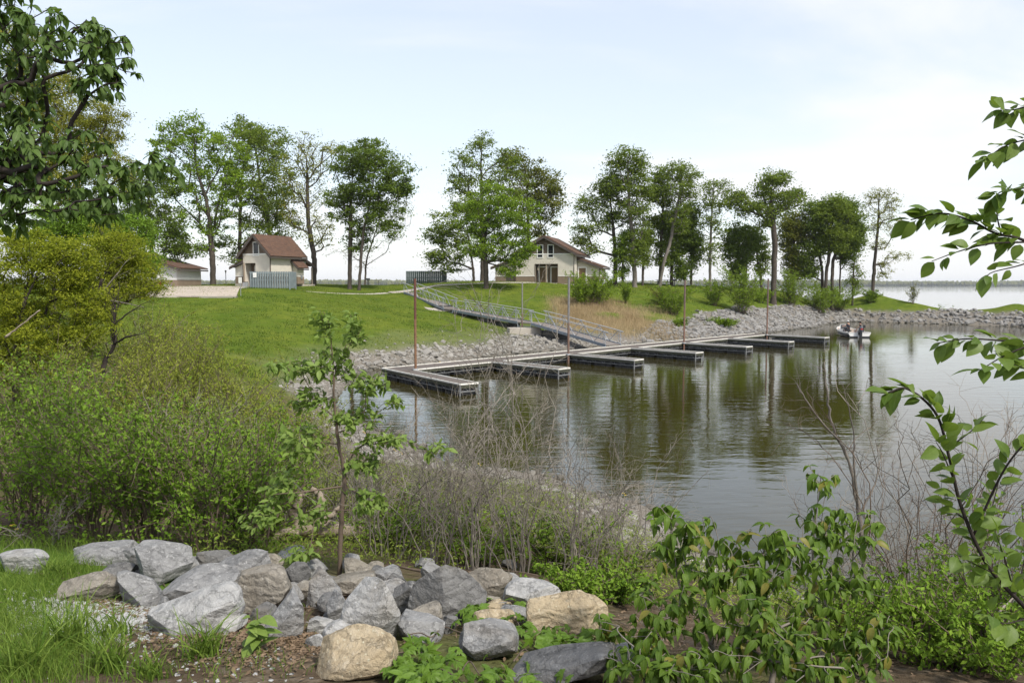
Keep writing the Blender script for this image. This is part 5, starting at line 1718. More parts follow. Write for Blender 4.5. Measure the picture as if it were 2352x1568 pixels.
T1, T2 = 'leaf_thicket', 'leaf_thicket_pale'
B_ = [  # u, Y, height, spread, stems, twigs, leaves per twig, leaf size, material, words
    (60, 10.5, 1.9, 1.0, 22, 10, 12, .060, T1, 'leafy green shrub at the left edge behind the pale flat rock'),
    (190, 9.6, 1.7, .95, 24, 10, 12, .058, T1, 'fresh green shrub right behind the large back rock'),
    (330, 9.7, 1.75, .95, 26, 10, 12, .060, T1, 'dense fresh green shrub behind the big grey boulder'),
    (460, 9.4, 1.65, .9, 26, 10, 12, .060, T1, 'fresh green shrub behind the dark boulder with a pointed top'),
    (620, 10.8, 1.35, .8, 22, 10, 12, .056, T1, 'fresh green shrub right behind the driftwood roots'),
    (565, 9.6, 1.5, .8, 22, 10, 12, .060, T1, 'fresh green shrub left of the driftwood stump'),
    (120, 13.0, 2.0, 1.2, 26, 11, 12, .065, T1, 'tall green shrub in the second row at the left'),
    (270, 12.6, 1.9, 1.2, 26, 11, 12, .062, T1, 'wide green shrub in the second row above the big grey boulder'),
    (420, 12.5, 1.85, 1.2, 28, 11, 12, .060, T2, 'grey green willow shrub in the middle of the thicket'),
    (550, 12.2, 1.7, 1.1, 28, 11, 12, .058, T2, 'grey green willow shrub left of the young sapling'),
    (660, 12.4, 1.45, .9, 24, 11, 12, .055, T2, 'low pale willow shrub just behind the young sapling'),
    (40, 17.0, 1.8, 1.4, 24, 11, 11, .07, T1, 'shadowed green shrub under the golden willow'),
    (200, 16.5, 1.7, 1.5, 26, 11, 12, .07, T1, 'mid green shrub below the dark bent trunk'),
    (360, 16.0, 1.9, 1.5, 28, 11, 12, .07, T2, 'yellowish willow shrub behind the middle of the thicket'),
    (500, 16.0, 1.8, 1.4, 28, 11, 12, .066, T2, 'pale willow shrub at the right flank of the thicket'),
    (610, 16.5, 1.4, 1.1, 24, 11, 12, .062, T2, 'low pale willow shrub near the gravel beach'),
    (300, 21.0, 2.4, 1.5, 26, 11, 12, .085, T2, 'tall feathery shrub right of the dark bent trunk'),
    (420, 21.5, 2.3, 1.5, 28, 11, 12, .085, T2, 'tall feathery willow shrub at the edge of the lawn'),
    (520, 22.5, 1.9, 1.4, 24, 11, 12, .08, T2, 'feathery reddish stemmed shrub beside the lawn edge'),
    (450, 27.0, 2.3, 1.2, 22, 11, 10, .10, T2, 'pale drooping willow shrub in front of the lawn'),
    (160, 25.0, 2.2, 1.8, 26, 11, 11, .09, T1, 'green shrub behind the dark bent trunk'),
    (340, 29.0, 2.6, 1.8, 26, 11, 11, .10, 'leaf_olive', 'tall twiggy shrub beside the parking area slope'),
    (700, 13.5, 1.35, 1.0, 24, 11, 12, .055, T2, 'low pale willow shrub behind the sapling against the gravel beach'),
    (770, 12.3, 1.05, .9, 22, 10, 11, .052, T2, 'low pale green shrub right of the young sapling'),
    (690, 18.0, 1.3, 1.0, 22, 11, 12, .062, T2, 'pale willow shrub at the inner corner of the gravel beach'),
    (860, 13.2, .9, .8, 20, 10, 10, .052, T2, 'knee high green shrub among the bare stems near the inlet'),
    (1010, 11.0, .7, .9, 20, 10, 9, .05, T2, 'low green sprouts under the arching bare stems'),
    (1180, 10.6, .7, .9, 20, 10, 9, .05, T2, 'low green sprouts behind the white speckled boulder'),
    (920, 10.2, .75, .8, 24, 10, 10, .05, T1, 'low green shrub under the tangled bare branches right of the sapling'),
    (1090, 9.7, .7, .8, 24, 10, 10, .05, T1, 'low green shrub behind the big dark slab'),
    (1270, 9.6, .75, .8, 24, 10, 10, .05, T1, 'low green shrub behind the tan block'),
    (1390, 9.4, .75, .8, 24, 10, 10, .05, T2, 'low pale green shrub between the tan block and the water'),
    (1080, 13.5, .8, .9, 24, 10, 10, .05, T2, 'pale green shrub near the water under the arching bare stems'),
    (1250, 12.6, .8, .9, 24, 10, 10, .05, T2, 'pale green shrub above the near shore stones'),
    (960, 14.5, .9, .9, 24, 10, 10, .055, T2, 'pale green shrub beside the inlet'),
    (285, 17.2, 1.7, 1.1, 26, 11, 12, .075, T2, 'feathery shrub in front of the dark bent trunk'),
    (140, 17.5, 2.0, 1.3, 26, 11, 12, .075, T2, 'feathery yellow green shrub under the golden willow'),
    (380, 24.0, 2.6, 1.3, 26, 11, 12, .085, T2, 'feathery yellow green shrub against the lower lawn'),
    (30, 27.0, 2.6, 2.0, 26, 11, 11, .10, 'leaf_willow', 'golden shrub behind the golden willow'),
]
for u, Y, h_, sp, ns, tw, lv, ls, mt, lab in B_:
    if mt == T2 and Y > 15:
        bush('shrub', lab, gxy(u, Y), h_ * 1.1, sp, ns, tw, lv, ls * 1.15, 'leaf_feather', twig='twig_brown', aspect=.28, droop=.5)
        continue
    bush('shrub', lab, gxy(u, Y), h_, sp, ns, tw, lv, ls, mt, twig='twig_brown' if mt == T1 else 'twig', aspect=.5 if mt == T1 else .36)

GB = 'shrubs on the far bank'
for (u, v, w_, h_, mt, lab, n_, lvs) in [
        (1372, 697, 78, 52, 'leaf_bright', 'round green bush on the grassy bank below the restroom building', 22, 12),
        (1335, 700, 40, 44, 'leaf_oak', 'smaller green bush left of the round bush below the restroom building', 14, 10),
        (1437, 697, 18, 34, 'leaf_oak', 'narrow upright sprout right of the round bush below the restroom building', 8, 8),
        (1545, 722, 66, 50, 'leaf_oak', 'loose green bush on the rocks behind the fourth piling', 20, 9),
        (1520, 700, 50, 30, 'leaf_olive', 'low olive bush at the top of the rocks left of the fourth piling', 14, 8),
        (1640, 702, 44, 42, 'leaf_oak', 'airy bush at the top of the rock bank between the last two pilings', 14, 8),
        (1703, 722, 62, 78, 'leaf_bright', 'tall pointed bush in the rock bank left of the last piling', 24, 11),
        (1745, 695, 40, 26, 'leaf_oak', 'low leafy patch of brush beside the last piling', 12, 8),
        (1815, 700, 62, 56, 'leaf_bright', 'leafy bush right of the last piling', 22, 10),
        (1880, 716, 66, 44, 'leaf_oak', 'wide dark bush spilling down the rocks, left half', 24, 12),
        (1925, 712, 60, 40, 'leaf_oak', 'wide dark bush spilling down the rocks, right half', 24, 12),
        (1660, 750, 40, 14, 'leaf_bright', 'small bright green plant low on the rock bank', 10, 8),
        (1560, 752, 24, 16, 'leaf_bright', 'small green weed among the rocks below the loose bush', 8, 7),
        (2000, 695, 26, 24, 'leaf_oak', 'small bush at the foot of the last tall tree', 10, 10)]:
    c = hit(u, v); s_ = c[1] / F
    bush('shrub', lab, (c[0], c[1]), h_ * s_ * 1.3, w_ * s_ * .8, int(n_ * 1.7), 12, lvs, .20, 'leaf_bright' if mt == 'leaf_oak' else mt, GB, r_stem=.02, tw_len=.28)
for (u, v, w_, h_, mt, lab) in [(2096, 699, 30, 42, 'leaf_olive', 'small grey green bush alone on the crest of the far stone bank'), (2165, 700, 52, 50, 'leaf_bright', 'small spreading green bush on the crest of the far stone bank')]:
    c = hit(u, v); s_ = c[1] / F
    bush('shrub', lab, (c[0], c[1]), h_ * s_, w_ * s_ * .5, 12, 8, 6, .20, mt, GB, r_stem=.02)

# ------------------------------------------------------------------ rocks


def ico(level):
    bm_ = bmesh.new(); bmesh.ops.create_icosphere(bm_, subdivisions=level, radius=1)
    V = np.array([v.co[:] for v in bm_.verts]); T = np.array([[v.index for v in f.verts] for f in bm_.faces]); bm_.free()
    return V, T


ICO = {k: ico(k) for k in (1, 2, 3, 4, 5)}


def rock_verts(level, r, cuts=13, rough=.05, cut_lo=.55, cut_hi=.9, blocky=1.0):
    V, T = ICO[level]
    V = np.sign(V) * np.abs(V) ** blocky
    V = V / np.abs(V).max()
    N = unit(r.normal(size=(cuts, 3)))
    for n_ in N:
        d = r.uniform(cut_lo, cut_hi)
        e = np.maximum(0, V @ n_ - d)
        V -= e[:, None] * n_ * .96
    if rough:
        for k in range(7):
            f = unit(r.normal(size=3)) * (1.8 * 1.55 ** k)
            V += V * (rough * 1.5 * .72 ** k * np.sin(V @ f + r.random() * 6.3))[:, None]
    V /= np.abs(V).max(axis=0)
    return V, T


def boulder(label, u0, u1, v0, v1, mat, tilt=0.0, level=5, cuts=12, depth=.8, sink=.30, yaw=None, seed=0, lift=0.0, Y=None, name='boulder'):
    r = np.random.default_rng(seed + sum(ord(c) * (i + 1) for i, c in enumerate(label)))
    c = hit((u0 + u1) / 2, v1 - (v1 - v0) * .06) if Y is None else at((u0 + u1) / 2, v1, Y)
    s_ = c[1] / F * 1.2
    w = (u1 - u0) * s_
    dp = w * depth
    ha = (v1 - v0) * s_
    h_ = max(.66 * ha, (ha - .12 * dp) / .95)
    V, T = rock_verts(level, r, cuts, .022, .50, .86, .66)
    V = V * np.array([w / 2, dp / 2, h_ * (1 + sink) / 2])
    if tilt:
        a = R(tilt); ca, sa = math.cos(a), math.sin(a)
        V = np.stack([V[:, 0] * ca + V[:, 2] * sa, V[:, 1], -V[:, 0] * sa + V[:, 2] * ca], 1)
        V[:, 0] *= (w / 2) / np.abs(V[:, 0]).max(); V[:, 2] *= (h_ * (1 + sink) / 2) / np.abs(V[:, 2]).max()
    zc = c[2] + h_ * (1 - sink) / 2 - .02 + lift
    mb = MB(); mb.add(V, T=T)
    me_ = mb.mesh(name, M[mat], smooth=True)
    me_.set_sharp_from_angle(angle=R(24))
    o = bpy.data.objects.new(name, me_)
    o.location = (c[0], c[1] + dp * .36, zc)
    COL.objects.link(o)
    return tag(o, label, 'boulder' if name == 'boulder' else 'rock', 'limestone boulders in the foreground')


BL = [
    ('pale flat rock lying in the grass at the left edge', -22, 82, 1274, 1323, 'rock_pale', 0, .7),
    ('long low boulder at the back left against the green shrubs', 157, 306, 1245, 1302, 'rock_mid', -8, .7),
    ('small dark block wedged left of the big grey boulder', 227, 306, 1291, 1333, 'rock_dark', 4, .8),
    ('big grey boulder with a blunt top at the upper left of the pile', 298, 412, 1265, 1348, 'rock_mid', 8, .9),
    ('grey rock on the right shoulder of the big grey boulder', 384, 440, 1280, 1332, 'rock_mid', 20, .9),
    ('dark pointed boulder at the back of the pile below the green shrubs', 435, 526, 1261, 1325, 'rock_dark', 12, .9),
    ('large slanting boulder with a pale right top behind the striped slab', 470, 600, 1278, 1370, 'rock_mid', -14, .85),
    ('upright grey rock at the back left of the young sapling', 587, 643, 1280, 1328, 'rock_brown', 0, .9),
    ('narrow bluish grey rock left of the sapling trunk', 638, 672, 1306, 1348, 'rock_mid', 0, .9),
    ('brown boulder with a dark hollow face beside the grass', 117, 254, 1320, 1386, 'rock_brown', -10, .7),
    ('mottled grey boulder in front of the big grey boulder', 248, 363, 1322, 1400, 'rock_mid', 6, .85),
    ('smooth rounded slab in the middle left of the pile', 357, 522, 1325, 1396, 'rock_mid', -6, .75),
    ('long pale slab tilted down to the left over the gravel', 310, 524, 1363, 1468, 'rock_pale', -20, .55),
    ('tall slanting grey boulder under the thin dead stick', 520, 648, 1322, 1424, 'rock_brown', -22, .8),
    ('small upright block between two larger grey boulders', 646, 690, 1342, 1399, 'rock_mid', 8, .8),
    ('triangular boulder with a sharp pale ridge', 606, 706, 1371, 1478, 'rock_mid', 24, .8),
    ('low whitish rock in front of the long pale slab', 461, 546, 1414, 1462, 'rock_pale', 0, .8),
    ('flat pale rock behind the triangular boulder', 692, 760, 1414, 1460, 'rock_pale', -12, .9),
    ('dark boulder in the shadow left of the sapling foot', 656, 706, 1298, 1356, 'rock_dark', 0, .9),
    ('rounded dark grey boulder in front of the sapling foot', 694, 776, 1322, 1402, 'rock_mid', 4, .9),
    ('wide brownish boulder at the foot of the sapling', 742, 872, 1326, 1378, 'rock_brown', 4, .8),
    ('grey rock just left of the sapling trunk', 690, 744, 1288, 1330, 'rock_mid', 0, .9),
    ('bluish rock just right of the sapling trunk', 783, 832, 1280, 1320, 'rock_mid', 12, .9),
    ('small dark rock at the back under the bare twigs', 834, 876, 1302, 1328, 'rock_dark', 0, .9),
    ('rounded grey rock behind the large upright stone', 838, 918, 1312, 1358, 'rock_mid', 6, .9),
    ('largest upright pale grey stone with a peak in the middle of the pile', 786, 912, 1338, 1484, 'rock_pale', 10, .62),
    ('leaning grey rock against the left of the largest upright stone', 742, 800, 1368, 1440, 'rock_mid', -20, .9),
    ('whitish rock in front of the largest upright stone', 722, 814, 1424, 1484, 'rock_pale', -10, .9),
    ('grey dome shaped rock right of the largest upright stone', 890, 1010, 1408, 1478, 'rock_mid', 6, .8),
    ('dark upright rock between the upright stone and the tilted slab', 905, 967, 1345, 1416, 'rock_dark', 4, .8),
    ('big dark slab tilted down to the right', 942, 1104, 1316, 1436, 'rock_dark', 36, .6),
    ('dark rock at the back among the bare stems', 1072, 1168, 1320, 1388, 'rock_brown', 0, .8),
    ('white speckled boulder left of the tan block', 1164, 1283, 1348, 1414, 'rock_pale', 10, .8),
    ('small tan rock between the tilted slab and the speckled boulder', 1112, 1172, 1374, 1408, 'rock_tan', 14, .9),
    ('grey rock in front of the white speckled boulder', 1146, 1224, 1394, 1440, 'rock_mid', 10, .9),
    ('tan rock under the creeper in the middle', 1094, 1194, 1402, 1454, 'rock_tan', 14, .8),
    ('large squared tan block with a flat top', 1222, 1394, 1377, 1476, 'rock_tan', -3, .6),
    ('dark veined boulder rising out of the creeper', 1026, 1180, 1444, 1526, 'rock_mid', 8, .75),
    ('big rounded tan boulder at the bottom edge', 693, 890, 1466, 1572, 'rock_tan', -6, .7),
    ('big dark boulder at the bottom edge under the leafy shrub', 1158, 1412, 1494, 1580, 'rock_dark', -12, .6),
    ('brown rock in the gap below the tilted slab', 948, 1012, 1390, 1455, 'rock_brown', 0, .9),
    ('small dark wedge of rock beside the creeper', 1010, 1048, 1418, 1460, 'rock_dark', 16, .9),
    ('grey rock half hidden behind the leafy shrub', 1396, 1470, 1474, 1532, 'rock_mid', 0, .8),
    ('small white rock at the foot of the triangular boulder', 702, 742, 1458, 1492, 'rock_pale', 0, .9),
    ('pale rock at the very back left of the sapling', 546, 598, 1264, 1290, 'rock_tan', 0, .9),
    ('pale flat rock at the very back right of the driftwood', 622, 686, 1261, 1288, 'rock_pale', 0, .9),
    ('small rock in the leaf litter between the slab and the triangular boulder', 576, 618, 1432, 1462, 'rock_brown', 0, .9),
    ('small pale rock at the right of the mottled boulder', 350, 388, 1372, 1400, 'rock_mid', 0, .9),
    ('grey stone in the gap behind the large upright stone', 880, 930, 1322, 1362, 'rock_dark', 0, .9),
    ('low brown stone right of the dark rock among the bare stems', 1150, 1206, 1352, 1384, 'rock_brown', 0, .9),
]
for i, (lab, u0, u1, v0, v1, mt, tl, dp_) in enumerate(BL):
    boulder(lab, u0, u1, v0, v1, mt, tl, level=5 if (u1 - u0) > 70 else 4, depth=dp_, cuts=10 if 'slab' in lab or 'block' in lab else 13, seed=i)
rf = np.random.default_rng(8)
for k in range(46):
    u_ = rf.uniform(240, 1260); v_ = rf.uniform(1300, 1330) + (rf.random() * 110 if u_ > 480 else rf.random() * 40); w_ = rf.uniform(34, 76)
    o = boulder('small ' + ['grey', 'dark', 'brown', 'grey'][k % 4] + ' rock wedged between boulders ' + ('left of the triangular boulder' if u_ < 606 else ('right of the triangular boulder' if u_ < 942 else 'by the big tilted slab')), u_ - w_ / 2, u_ + w_ / 2, v_ - w_ * .62, v_, ['rock_mid', 'rock_dark', 'rock_brown', 'rock_mid'][k % 4], rf.normal() * 14, level=3, depth=.9, seed=1000 + k, name='rock')
    o['group'] = 'small rocks wedged between the boulders'

# --- riprap on the harbour banks: the largest in view as stones of their own, the rest as one mass
RV = []
r = np.random.default_rng(77)
for k in range(16):
    V, T = rock_verts(1 if k % 2 else 2, r, 9, .0, .5, .85)
    bm_ = bmesh.new()
    for v in V * np.array([1, r.uniform(.6, .95), r.uniform(.45, .75)]): bm_.verts.new(v)
    bmesh.ops.convex_hull(bm_, input=bm_.verts)
    bmesh.ops.dissolve_limit(bm_, angle_limit=R(14), verts=bm_.verts, edges=bm_.edges)
    bmesh.ops.triangulate(bm_, faces=bm_.faces)
    loose = [v for v in bm_.verts if not v.link_faces]
    bmesh.ops.delete(bm_, geom=loose, context='VERTS')
    bm_.verts.ensure_lookup_table(); bm_.verts.index_update()
    RV.append((np.array([v.co[:] for v in bm_.verts]), np.array([[v.index for v in f.verts] for f in bm_.faces]))); bm_.free()


def rot_rand(r, n, tiltmax=.6):
    a = r.random(n) * 2 * math.pi; b = r.normal(size=n) * tiltmax; c = r.normal(size=n) * tiltmax
    ca, sa, cb, sb, cc, sc = np.cos(a), np.sin(a), np.cos(b), np.sin(b), np.cos(c), np.sin(c)
    Z, O, I = np.zeros(n), np.zeros(n), np.ones(n)
    Rz = np.stack([ca, -sa, Z, sa, ca, Z, Z, Z, I], 1).reshape(n, 3, 3)
    Rx = np.stack([I, Z, Z, Z, cb, -sb, Z, sb, cb], 1).reshape(n, 3, 3)
    Ry = np.stack([cc, Z, sc, Z, I, Z, -sc, Z, cc], 1).reshape(n, 3, 3)
    return Rz @ Rx @ Ry


def stone_field(x0, x1, y0, y1, n, s0, s1, r, keep, big=0.0):
    x, y = r.uniform(x0, x1, n), r.uniform(y0, y1, n)
    z = hgt(x, y)
    rk, *_ = masks(x, y, z)
    ok = (r.random(n) < np.clip(rk * 1.3 - .12, 0.0, 1)) & (z > -.22) & keep(x, y, z)
    x, y, z = x[ok], y[ok], z[ok]
    s_ = s0 + (s1 - s0) * r.random(len(x)) ** 2.6
    s_ = s_ * (1 + big * (r.random(len(x)) < .05))
    return np.c_[x, y, z + s_ * .10, s_]


fields = [
    ('riprap', stone_field(-12, 15, 48, 74, 11000, .08, .27, r, lambda x, y, z: r.random(len(x)) < 1.05 - .95 * sstep(.55, 1.25, z + .5 * (fbm(x, y, 2.2, 53) - .5)), .9)),
    ('riprap', stone_field(-13, -3, 25, 50, 3600, .05, .19, r, lambda x, y, z: (x > -12.5) & (r.random(len(x)) < 1.0 - .9 * sstep(.45, 1.1, z)), .8)),
    ('riprap_grey', stone_field(12, 52, 72, 122, 16500, .14, .40, r, lambda x, y, z: z < 3.3, .5)),
    ('riprap_grey', stone_field(48, 92, 84, 124, 7000, .16, .50, r, lambda x, y, z: z < 2.3, .6)),
    ('riprap', stone_field(-5, 8, 10, 27, 3300, .04, .17, r, lambda x, y, z: z < .7, .9)),
]
allst, mats_ = [], []
for mt, a in fields:
    allst.append(a); mats_ += [mt] * len(a)
allst = np.concatenate(allst); mats_ = np.array(mats_)
dep = allst[:, 1]
uu = CU + allst[:, 0] / dep * F
vis = (uu > 0) & (uu < 2352)
# what stands in front of the near shore hides most of it; keep the nearest ones as stones too
size = np.where(vis, allst[:, 3] / dep, 0)
size = np.where(dep < 27, size * .45, size)
orde = np.argsort(-size)
sing = np.zeros(len(allst), bool); sing[orde[:300]] = True
var = r.integers(0, len(RV), len(allst)); ROT = rot_rand(r, len(allst), .35)
smesh = {}
for mt in ('riprap', 'riprap_grey'):
    for k, (V, T) in enumerate(RV):
        mb = MB(); mb.add(V, T=T); smesh[(mt, k)] = mb.mesh('stone', M[mt])
for i in np.where(sing)[0]:
    o = bpy.data.objects.new('riprap_stone', smesh[(mats_[i], var[i])])
    m4 = Matrix(ROT[i].tolist()).to_4x4(); s_ = float(allst[i, 3])
    o.matrix_world = Matrix.Translation(allst[i, :3]) @ m4 @ Matrix.Scale(s_, 4)
    COL.objects.link(o)
    y_, x_ = allst[i, 1], allst[i, 0]
    u_ = CU + x_ / y_ * F
    big = 'large ' if size[i] > np.median(size[orde[:300]]) else 'small '
    if y_ < 27:
        lab, gp = big + 'angular stone on the near shore ' + ('left of the arching bare stems' if u_ < 1150 else 'right of the arching bare stems'), 'stones of the near shore'
    elif x_ < 13 and y_ < 76:
        lab = big + 'pale beige stone on the bank ' + ('curving round the inlet left of the dock' if y_ < 50 else ('behind the rust red piling' if u_ < 1000 else ('between the rust red piling and the concrete abutment' if u_ < 1190 else 'under the lowest gangway ramp')))
        gp = 'stones of the bank behind the dock'
    elif x_ > 50:
        lab, gp = big + 'grey stone on the far stone bank closing the harbour', 'stones of the far bank'
    else:
        lab, gp = big + 'grey stone on the steep rock bank ' + ('left of the fourth piling' if u_ < 1565 else ('between the two brown pilings' if u_ < 1757 else 'right of the last piling')), 'stones of the steep bank'
    tag(o, lab, 'stone', gp)
for mt in ('riprap', 'riprap_grey'):
    mb = MB()
    for k, (V, T) in enumerate(RV):
        w = np.where((~sing) & (mats_ == mt) & (var == k))[0]
        if not len(w): continue
        P = np.einsum('nij,vj->nvi', ROT[w], V) * allst[w, 3][:, None, None] + allst[w, None, :3]
        mb.add(P.reshape(-1, 3), T=(T[None] + (np.arange(len(w)) * len(V))[:, None, None]).reshape(-1, 3))
    o = mb.build('riprap', M[mt], kind='stuff')
    tag(o, 'mass of small beige stones on the banks by the dock' if mt == 'riprap' else 'mass of grey stones on the steep and far banks', 'stones')

# gravel between grass and boulders
def scatter_stones(label, region, n, s0, s1, mat, seed):
    r = np.random.default_rng(seed)
    uv = np.concatenate([np.c_[r.normal(c[0], c[2], int(n * c[4])), r.normal(c[1], c[3], int(n * c[4]))] for c in region])
    pts_ = np.array([hit(u, v, 40) for u, v in uv])
    s_ = s0 + (s1 - s0) * r.random(len(pts_)) ** 2
    mb = MB(); va = r.integers(0, len(RV), len(pts_)); Ro = rot_rand(r, len(pts_), .3)
    for k, (V, T) in enumerate(RV):
        w = np.where(va == k)[0]
        if not len(w): continue
        P = np.einsum('nij,vj->nvi', Ro[w], V * [1, 1, .6]) * s_[w][:, None, None] + pts_[w][:, None] + np.array([0, 0, .005])
        mb.add(P.reshape(-1, 3), T=(T[None] + (np.arange(len(w)) * len(V))[:, None, None]).reshape(-1, 3))
    return tag(mb.build('gravel', M[mat], kind='stuff'), label, 'gravel')


scatter_stones('pale gravel between the grass and the boulders', [(215, 1425, 80, 26, .7), (290, 1400, 60, 12, .2), (100, 1400, 40, 20, .1)], 1500, .012, .042, 'gravel', 3)
scatter_stones('pebbles in the soil at the bottom of the frame', [(450, 1500, 160, 40, .6), (620, 1490, 80, 40, .4)], 260, .006, .02, 'gravel', 4)

# ------------------------------------------------------------------ leaf litter, grass


def pix_pts(r, regs, n):
    out = []
    for (u, v, su, sv, w) in regs:
        k = int(n * w)
        out += [hit(a, b, 30) for a, b in zip(r.normal(u, su, k), r.normal(v, sv, k))]
    return np.array(out)


r = np.random.default_rng(12)
P = pix_pts(r, [(240, 1378, 45, 14, .1), (300, 1400, 60, 12, .12), (440, 1460, 60, 14, .12), (600, 1455, 45, 22, .2), (660, 1350, 30, 30, .06), (690, 1480, 26, 25, .1), (560, 1500, 120, 30, .2), (880, 1400, 120, 50, .1), (1330, 1440, 130, 50, .15), (1500, 1480, 150, 60, .12), (1900, 1520, 250, 40, .12)], 3600)
mb = MB(); D = r.normal(size=P.shape); D[:, 2] *= .25
cards(mb, P + [0, 0, .018], .04 * (.4 + r.random(len(P))), .02 * (.4 + r.random(len(P))), D, tint=r.random(len(P)), up=1.6, r=r)
tag(mb.build('leaf_litter', M['litter'], kind='stuff'), 'dry brown leaves lying between the boulders', 'leaf litter')


def blades(mb, P, h_, w_, r, lean=.5, N=4, tint=None, bend=1.0):
    n = len(P)
    a = r.random(n) * 2 * math.pi
    hh = h_ * (.45 + .75 * r.random(n)); ln = lean * (.2 + r.random(n)) * hh
    d = np.stack([np.cos(a), np.sin(a), np.zeros(n)], 1); s_ = np.stack([-np.sin(a), np.cos(a), np.zeros(n)], 1)
    t = np.linspace(0, 1, N)
    C = P[:, None] + d[:, None] * (ln[:, None, None] * (t ** 1.8)[None, :, None]) + np.array([0, 0, 1.0]) * ((hh[:, None] * (t - bend * .30 * t ** 2.4)[None])[..., None])
    W = (w_ * (.6 + .7 * r.random(n)))[:, None] * (1 - t ** 1.6 * .92)[None]
    rot = r.random(n) * math.pi
    sd_ = s_ * np.cos(rot)[:, None] + d * np.sin(rot)[:, None]
    L, Rr = C - sd_[:, None] * W[..., None] / 2, C + sd_[:, None] * W[..., None] / 2
    V = np.stack([L, Rr], 2).reshape(-1, 3)
    ix = np.arange(n * N * 2).reshape(n, N, 2)
    Q = np.stack([ix[:, :-1, 0], ix[:, :-1, 1], ix[:, 1:, 1], ix[:, 1:, 0]], -1).reshape(-1, 4)
    tn = np.repeat(r.random(n) if tint is None else tint, N * 2)
    mb.add(V, Q, tint=tn)


r = np.random.default_rng(14)
mb = MB()
P = pix_pts(r, [(70, 1340, 70, 22, .25), (150, 1310, 50, 10, .10), (40, 1420, 60, 40, .25), (120, 1480, 90, 50, .25), (60, 1540, 70, 25, .15)], 7200)
blades(mb, P, .15, .0052, r, .7)
P = pix_pts(r, [(330, 1540, 150, 26, .5), (520, 1530, 120, 25, .3), (640, 1420, 50, 30, .2)], 500)
blades(mb, P, .10, .005, r, .8)
P = pix_pts(r, [(400, 1262, 300, 8, .5), (100, 1262, 100, 12, .5)], 900)
blades(mb, P, .22, .006, r, .7)
tag(mb.build('grass', M['grass_blade'], kind='stuff'), 'fresh green grass in the lower left corner and between the rocks', 'grass')
for (u, v, n_, h_, lab) in [(165, 1500, 170, .42, 'large coarse grass tuft in front of the gravel'), (60, 1555, 130, .36, 'coarse grass tuft in the bottom left corner'), (470, 1512, 120, .30, 'grass tuft in front of the long pale slab'),
                            (265, 1462, 70, .30, 'thin grass tuft leaning over the gravel'), (340, 1560, 70, .22, 'small grass tuft at the bottom edge left of centre'), (125, 1330, 110, .30, 'bright grass tuft between the flat rock and the brown boulder'),
                            (245, 1545, 110, .34, 'coarse grass tuft at the bottom edge beside the bare soil')]:
    c = hit(u, v, 30)
    mb = MB(); q = np.c_[r.normal(0, .05, n_), r.normal(0, .05, n_), np.full(n_, -.02)]
    blades(mb, q, h_, .011, r, .8, N=6)
    o = mb.build('grass_tuft', M['grass_blade'], loc=c)
    tag(o, lab, 'grass tuft', 'coarse grass tufts')

# lawn: short tufts that break the ground up, and the tall dry grass on the slope
r = np.random.default_rng(15)
n = 190000
x, y = r.uniform(-40, 45, n), 36 + 80 * r.random(n) ** 1.35
z = hgt(x, y); rk, dr, *_ = masks(x, y, z)
ok = (r.random(n) > rk * 1.05) & (z > .5) & (dr < .6)
P = np.c_[x, y, z - .01][ok]
cl = fbm(P[:, 0] * .55, P[:, 1], .9, 63, 3); P = P[r.random(len(P)) < sstep(.36, .60, cl)]
mb = MB(); blades(mb, P, .20, .040, r, .8, N=3, tint=np.clip(fbm(P[:, 0], P[:, 1] * .6, 3.2, 61) * 2.6 - .85 + .3 * (r.random(len(P)) - .5), 0, 1))
tag(mb.build('lawn_grass', M['grass_lawn'], kind='stuff'), 'mown green lawn grass on the slope above the harbour', 'grass')
n = 42000
x, y = r.uniform(2, 21, n), r.uniform(72, 95, n)
z = hgt(x, y); rk, dr, *_ = masks(x, y, z)
ok = r.random(n) < dr * .95
P = np.c_[x, y, z - .02][ok]
mb = MB(); blades(mb, P, .75, .022, r, .5, N=4, tint=np.clip(fbm(P[:, 0], P[:, 1], 3, 66) * 1.5 - .25 + .3 * (r.random(len(P)) - .5), 0, 1), bend=.6)
tag(mb.build('dry_grass', M['grass_dry'], kind='stuff'), 'tall dry straw coloured grass on the slope right of the gangway', 'dry grass')
n = 9000
x, y = r.uniform(-13, 13, n), r.uniform(36, 74, n)
z = hgt(x, y); pz = fbm(x, y, 2.0, 73)
ok = (z > .35) & (z < 1.9) & (pz > .50)
P = np.c_[x, y, z - .02][ok]
mb = MB(); blades(mb, P, .22, .035, r, .9, N=3)
tag(mb.build('weeds', M['grass_lawn'], kind='stuff'), 'thin grass and weeds growing between the stones behind the dock', 'weeds')
n = 16000
x, y = r.uniform(6, 60, n), r.uniform(74, 126, n)
z = hgt(x, y); rk, dr, *_ = masks(x, y, z)
pz = fbm(x, y, 4, 71)
ok = (rk > .15) & (z > .7) & (pz > .56 + .10 * rk) & (r.random(n) < .8)
P = np.c_[x, y, z - .02][ok]
mb = MB(); blades(mb, P, .5, .06, r, .8, N=3)
tag(mb.build('weeds', M['grass_lawn'], kind='stuff'), 'low green weeds growing among the stones of the steep bank', 'weeds')

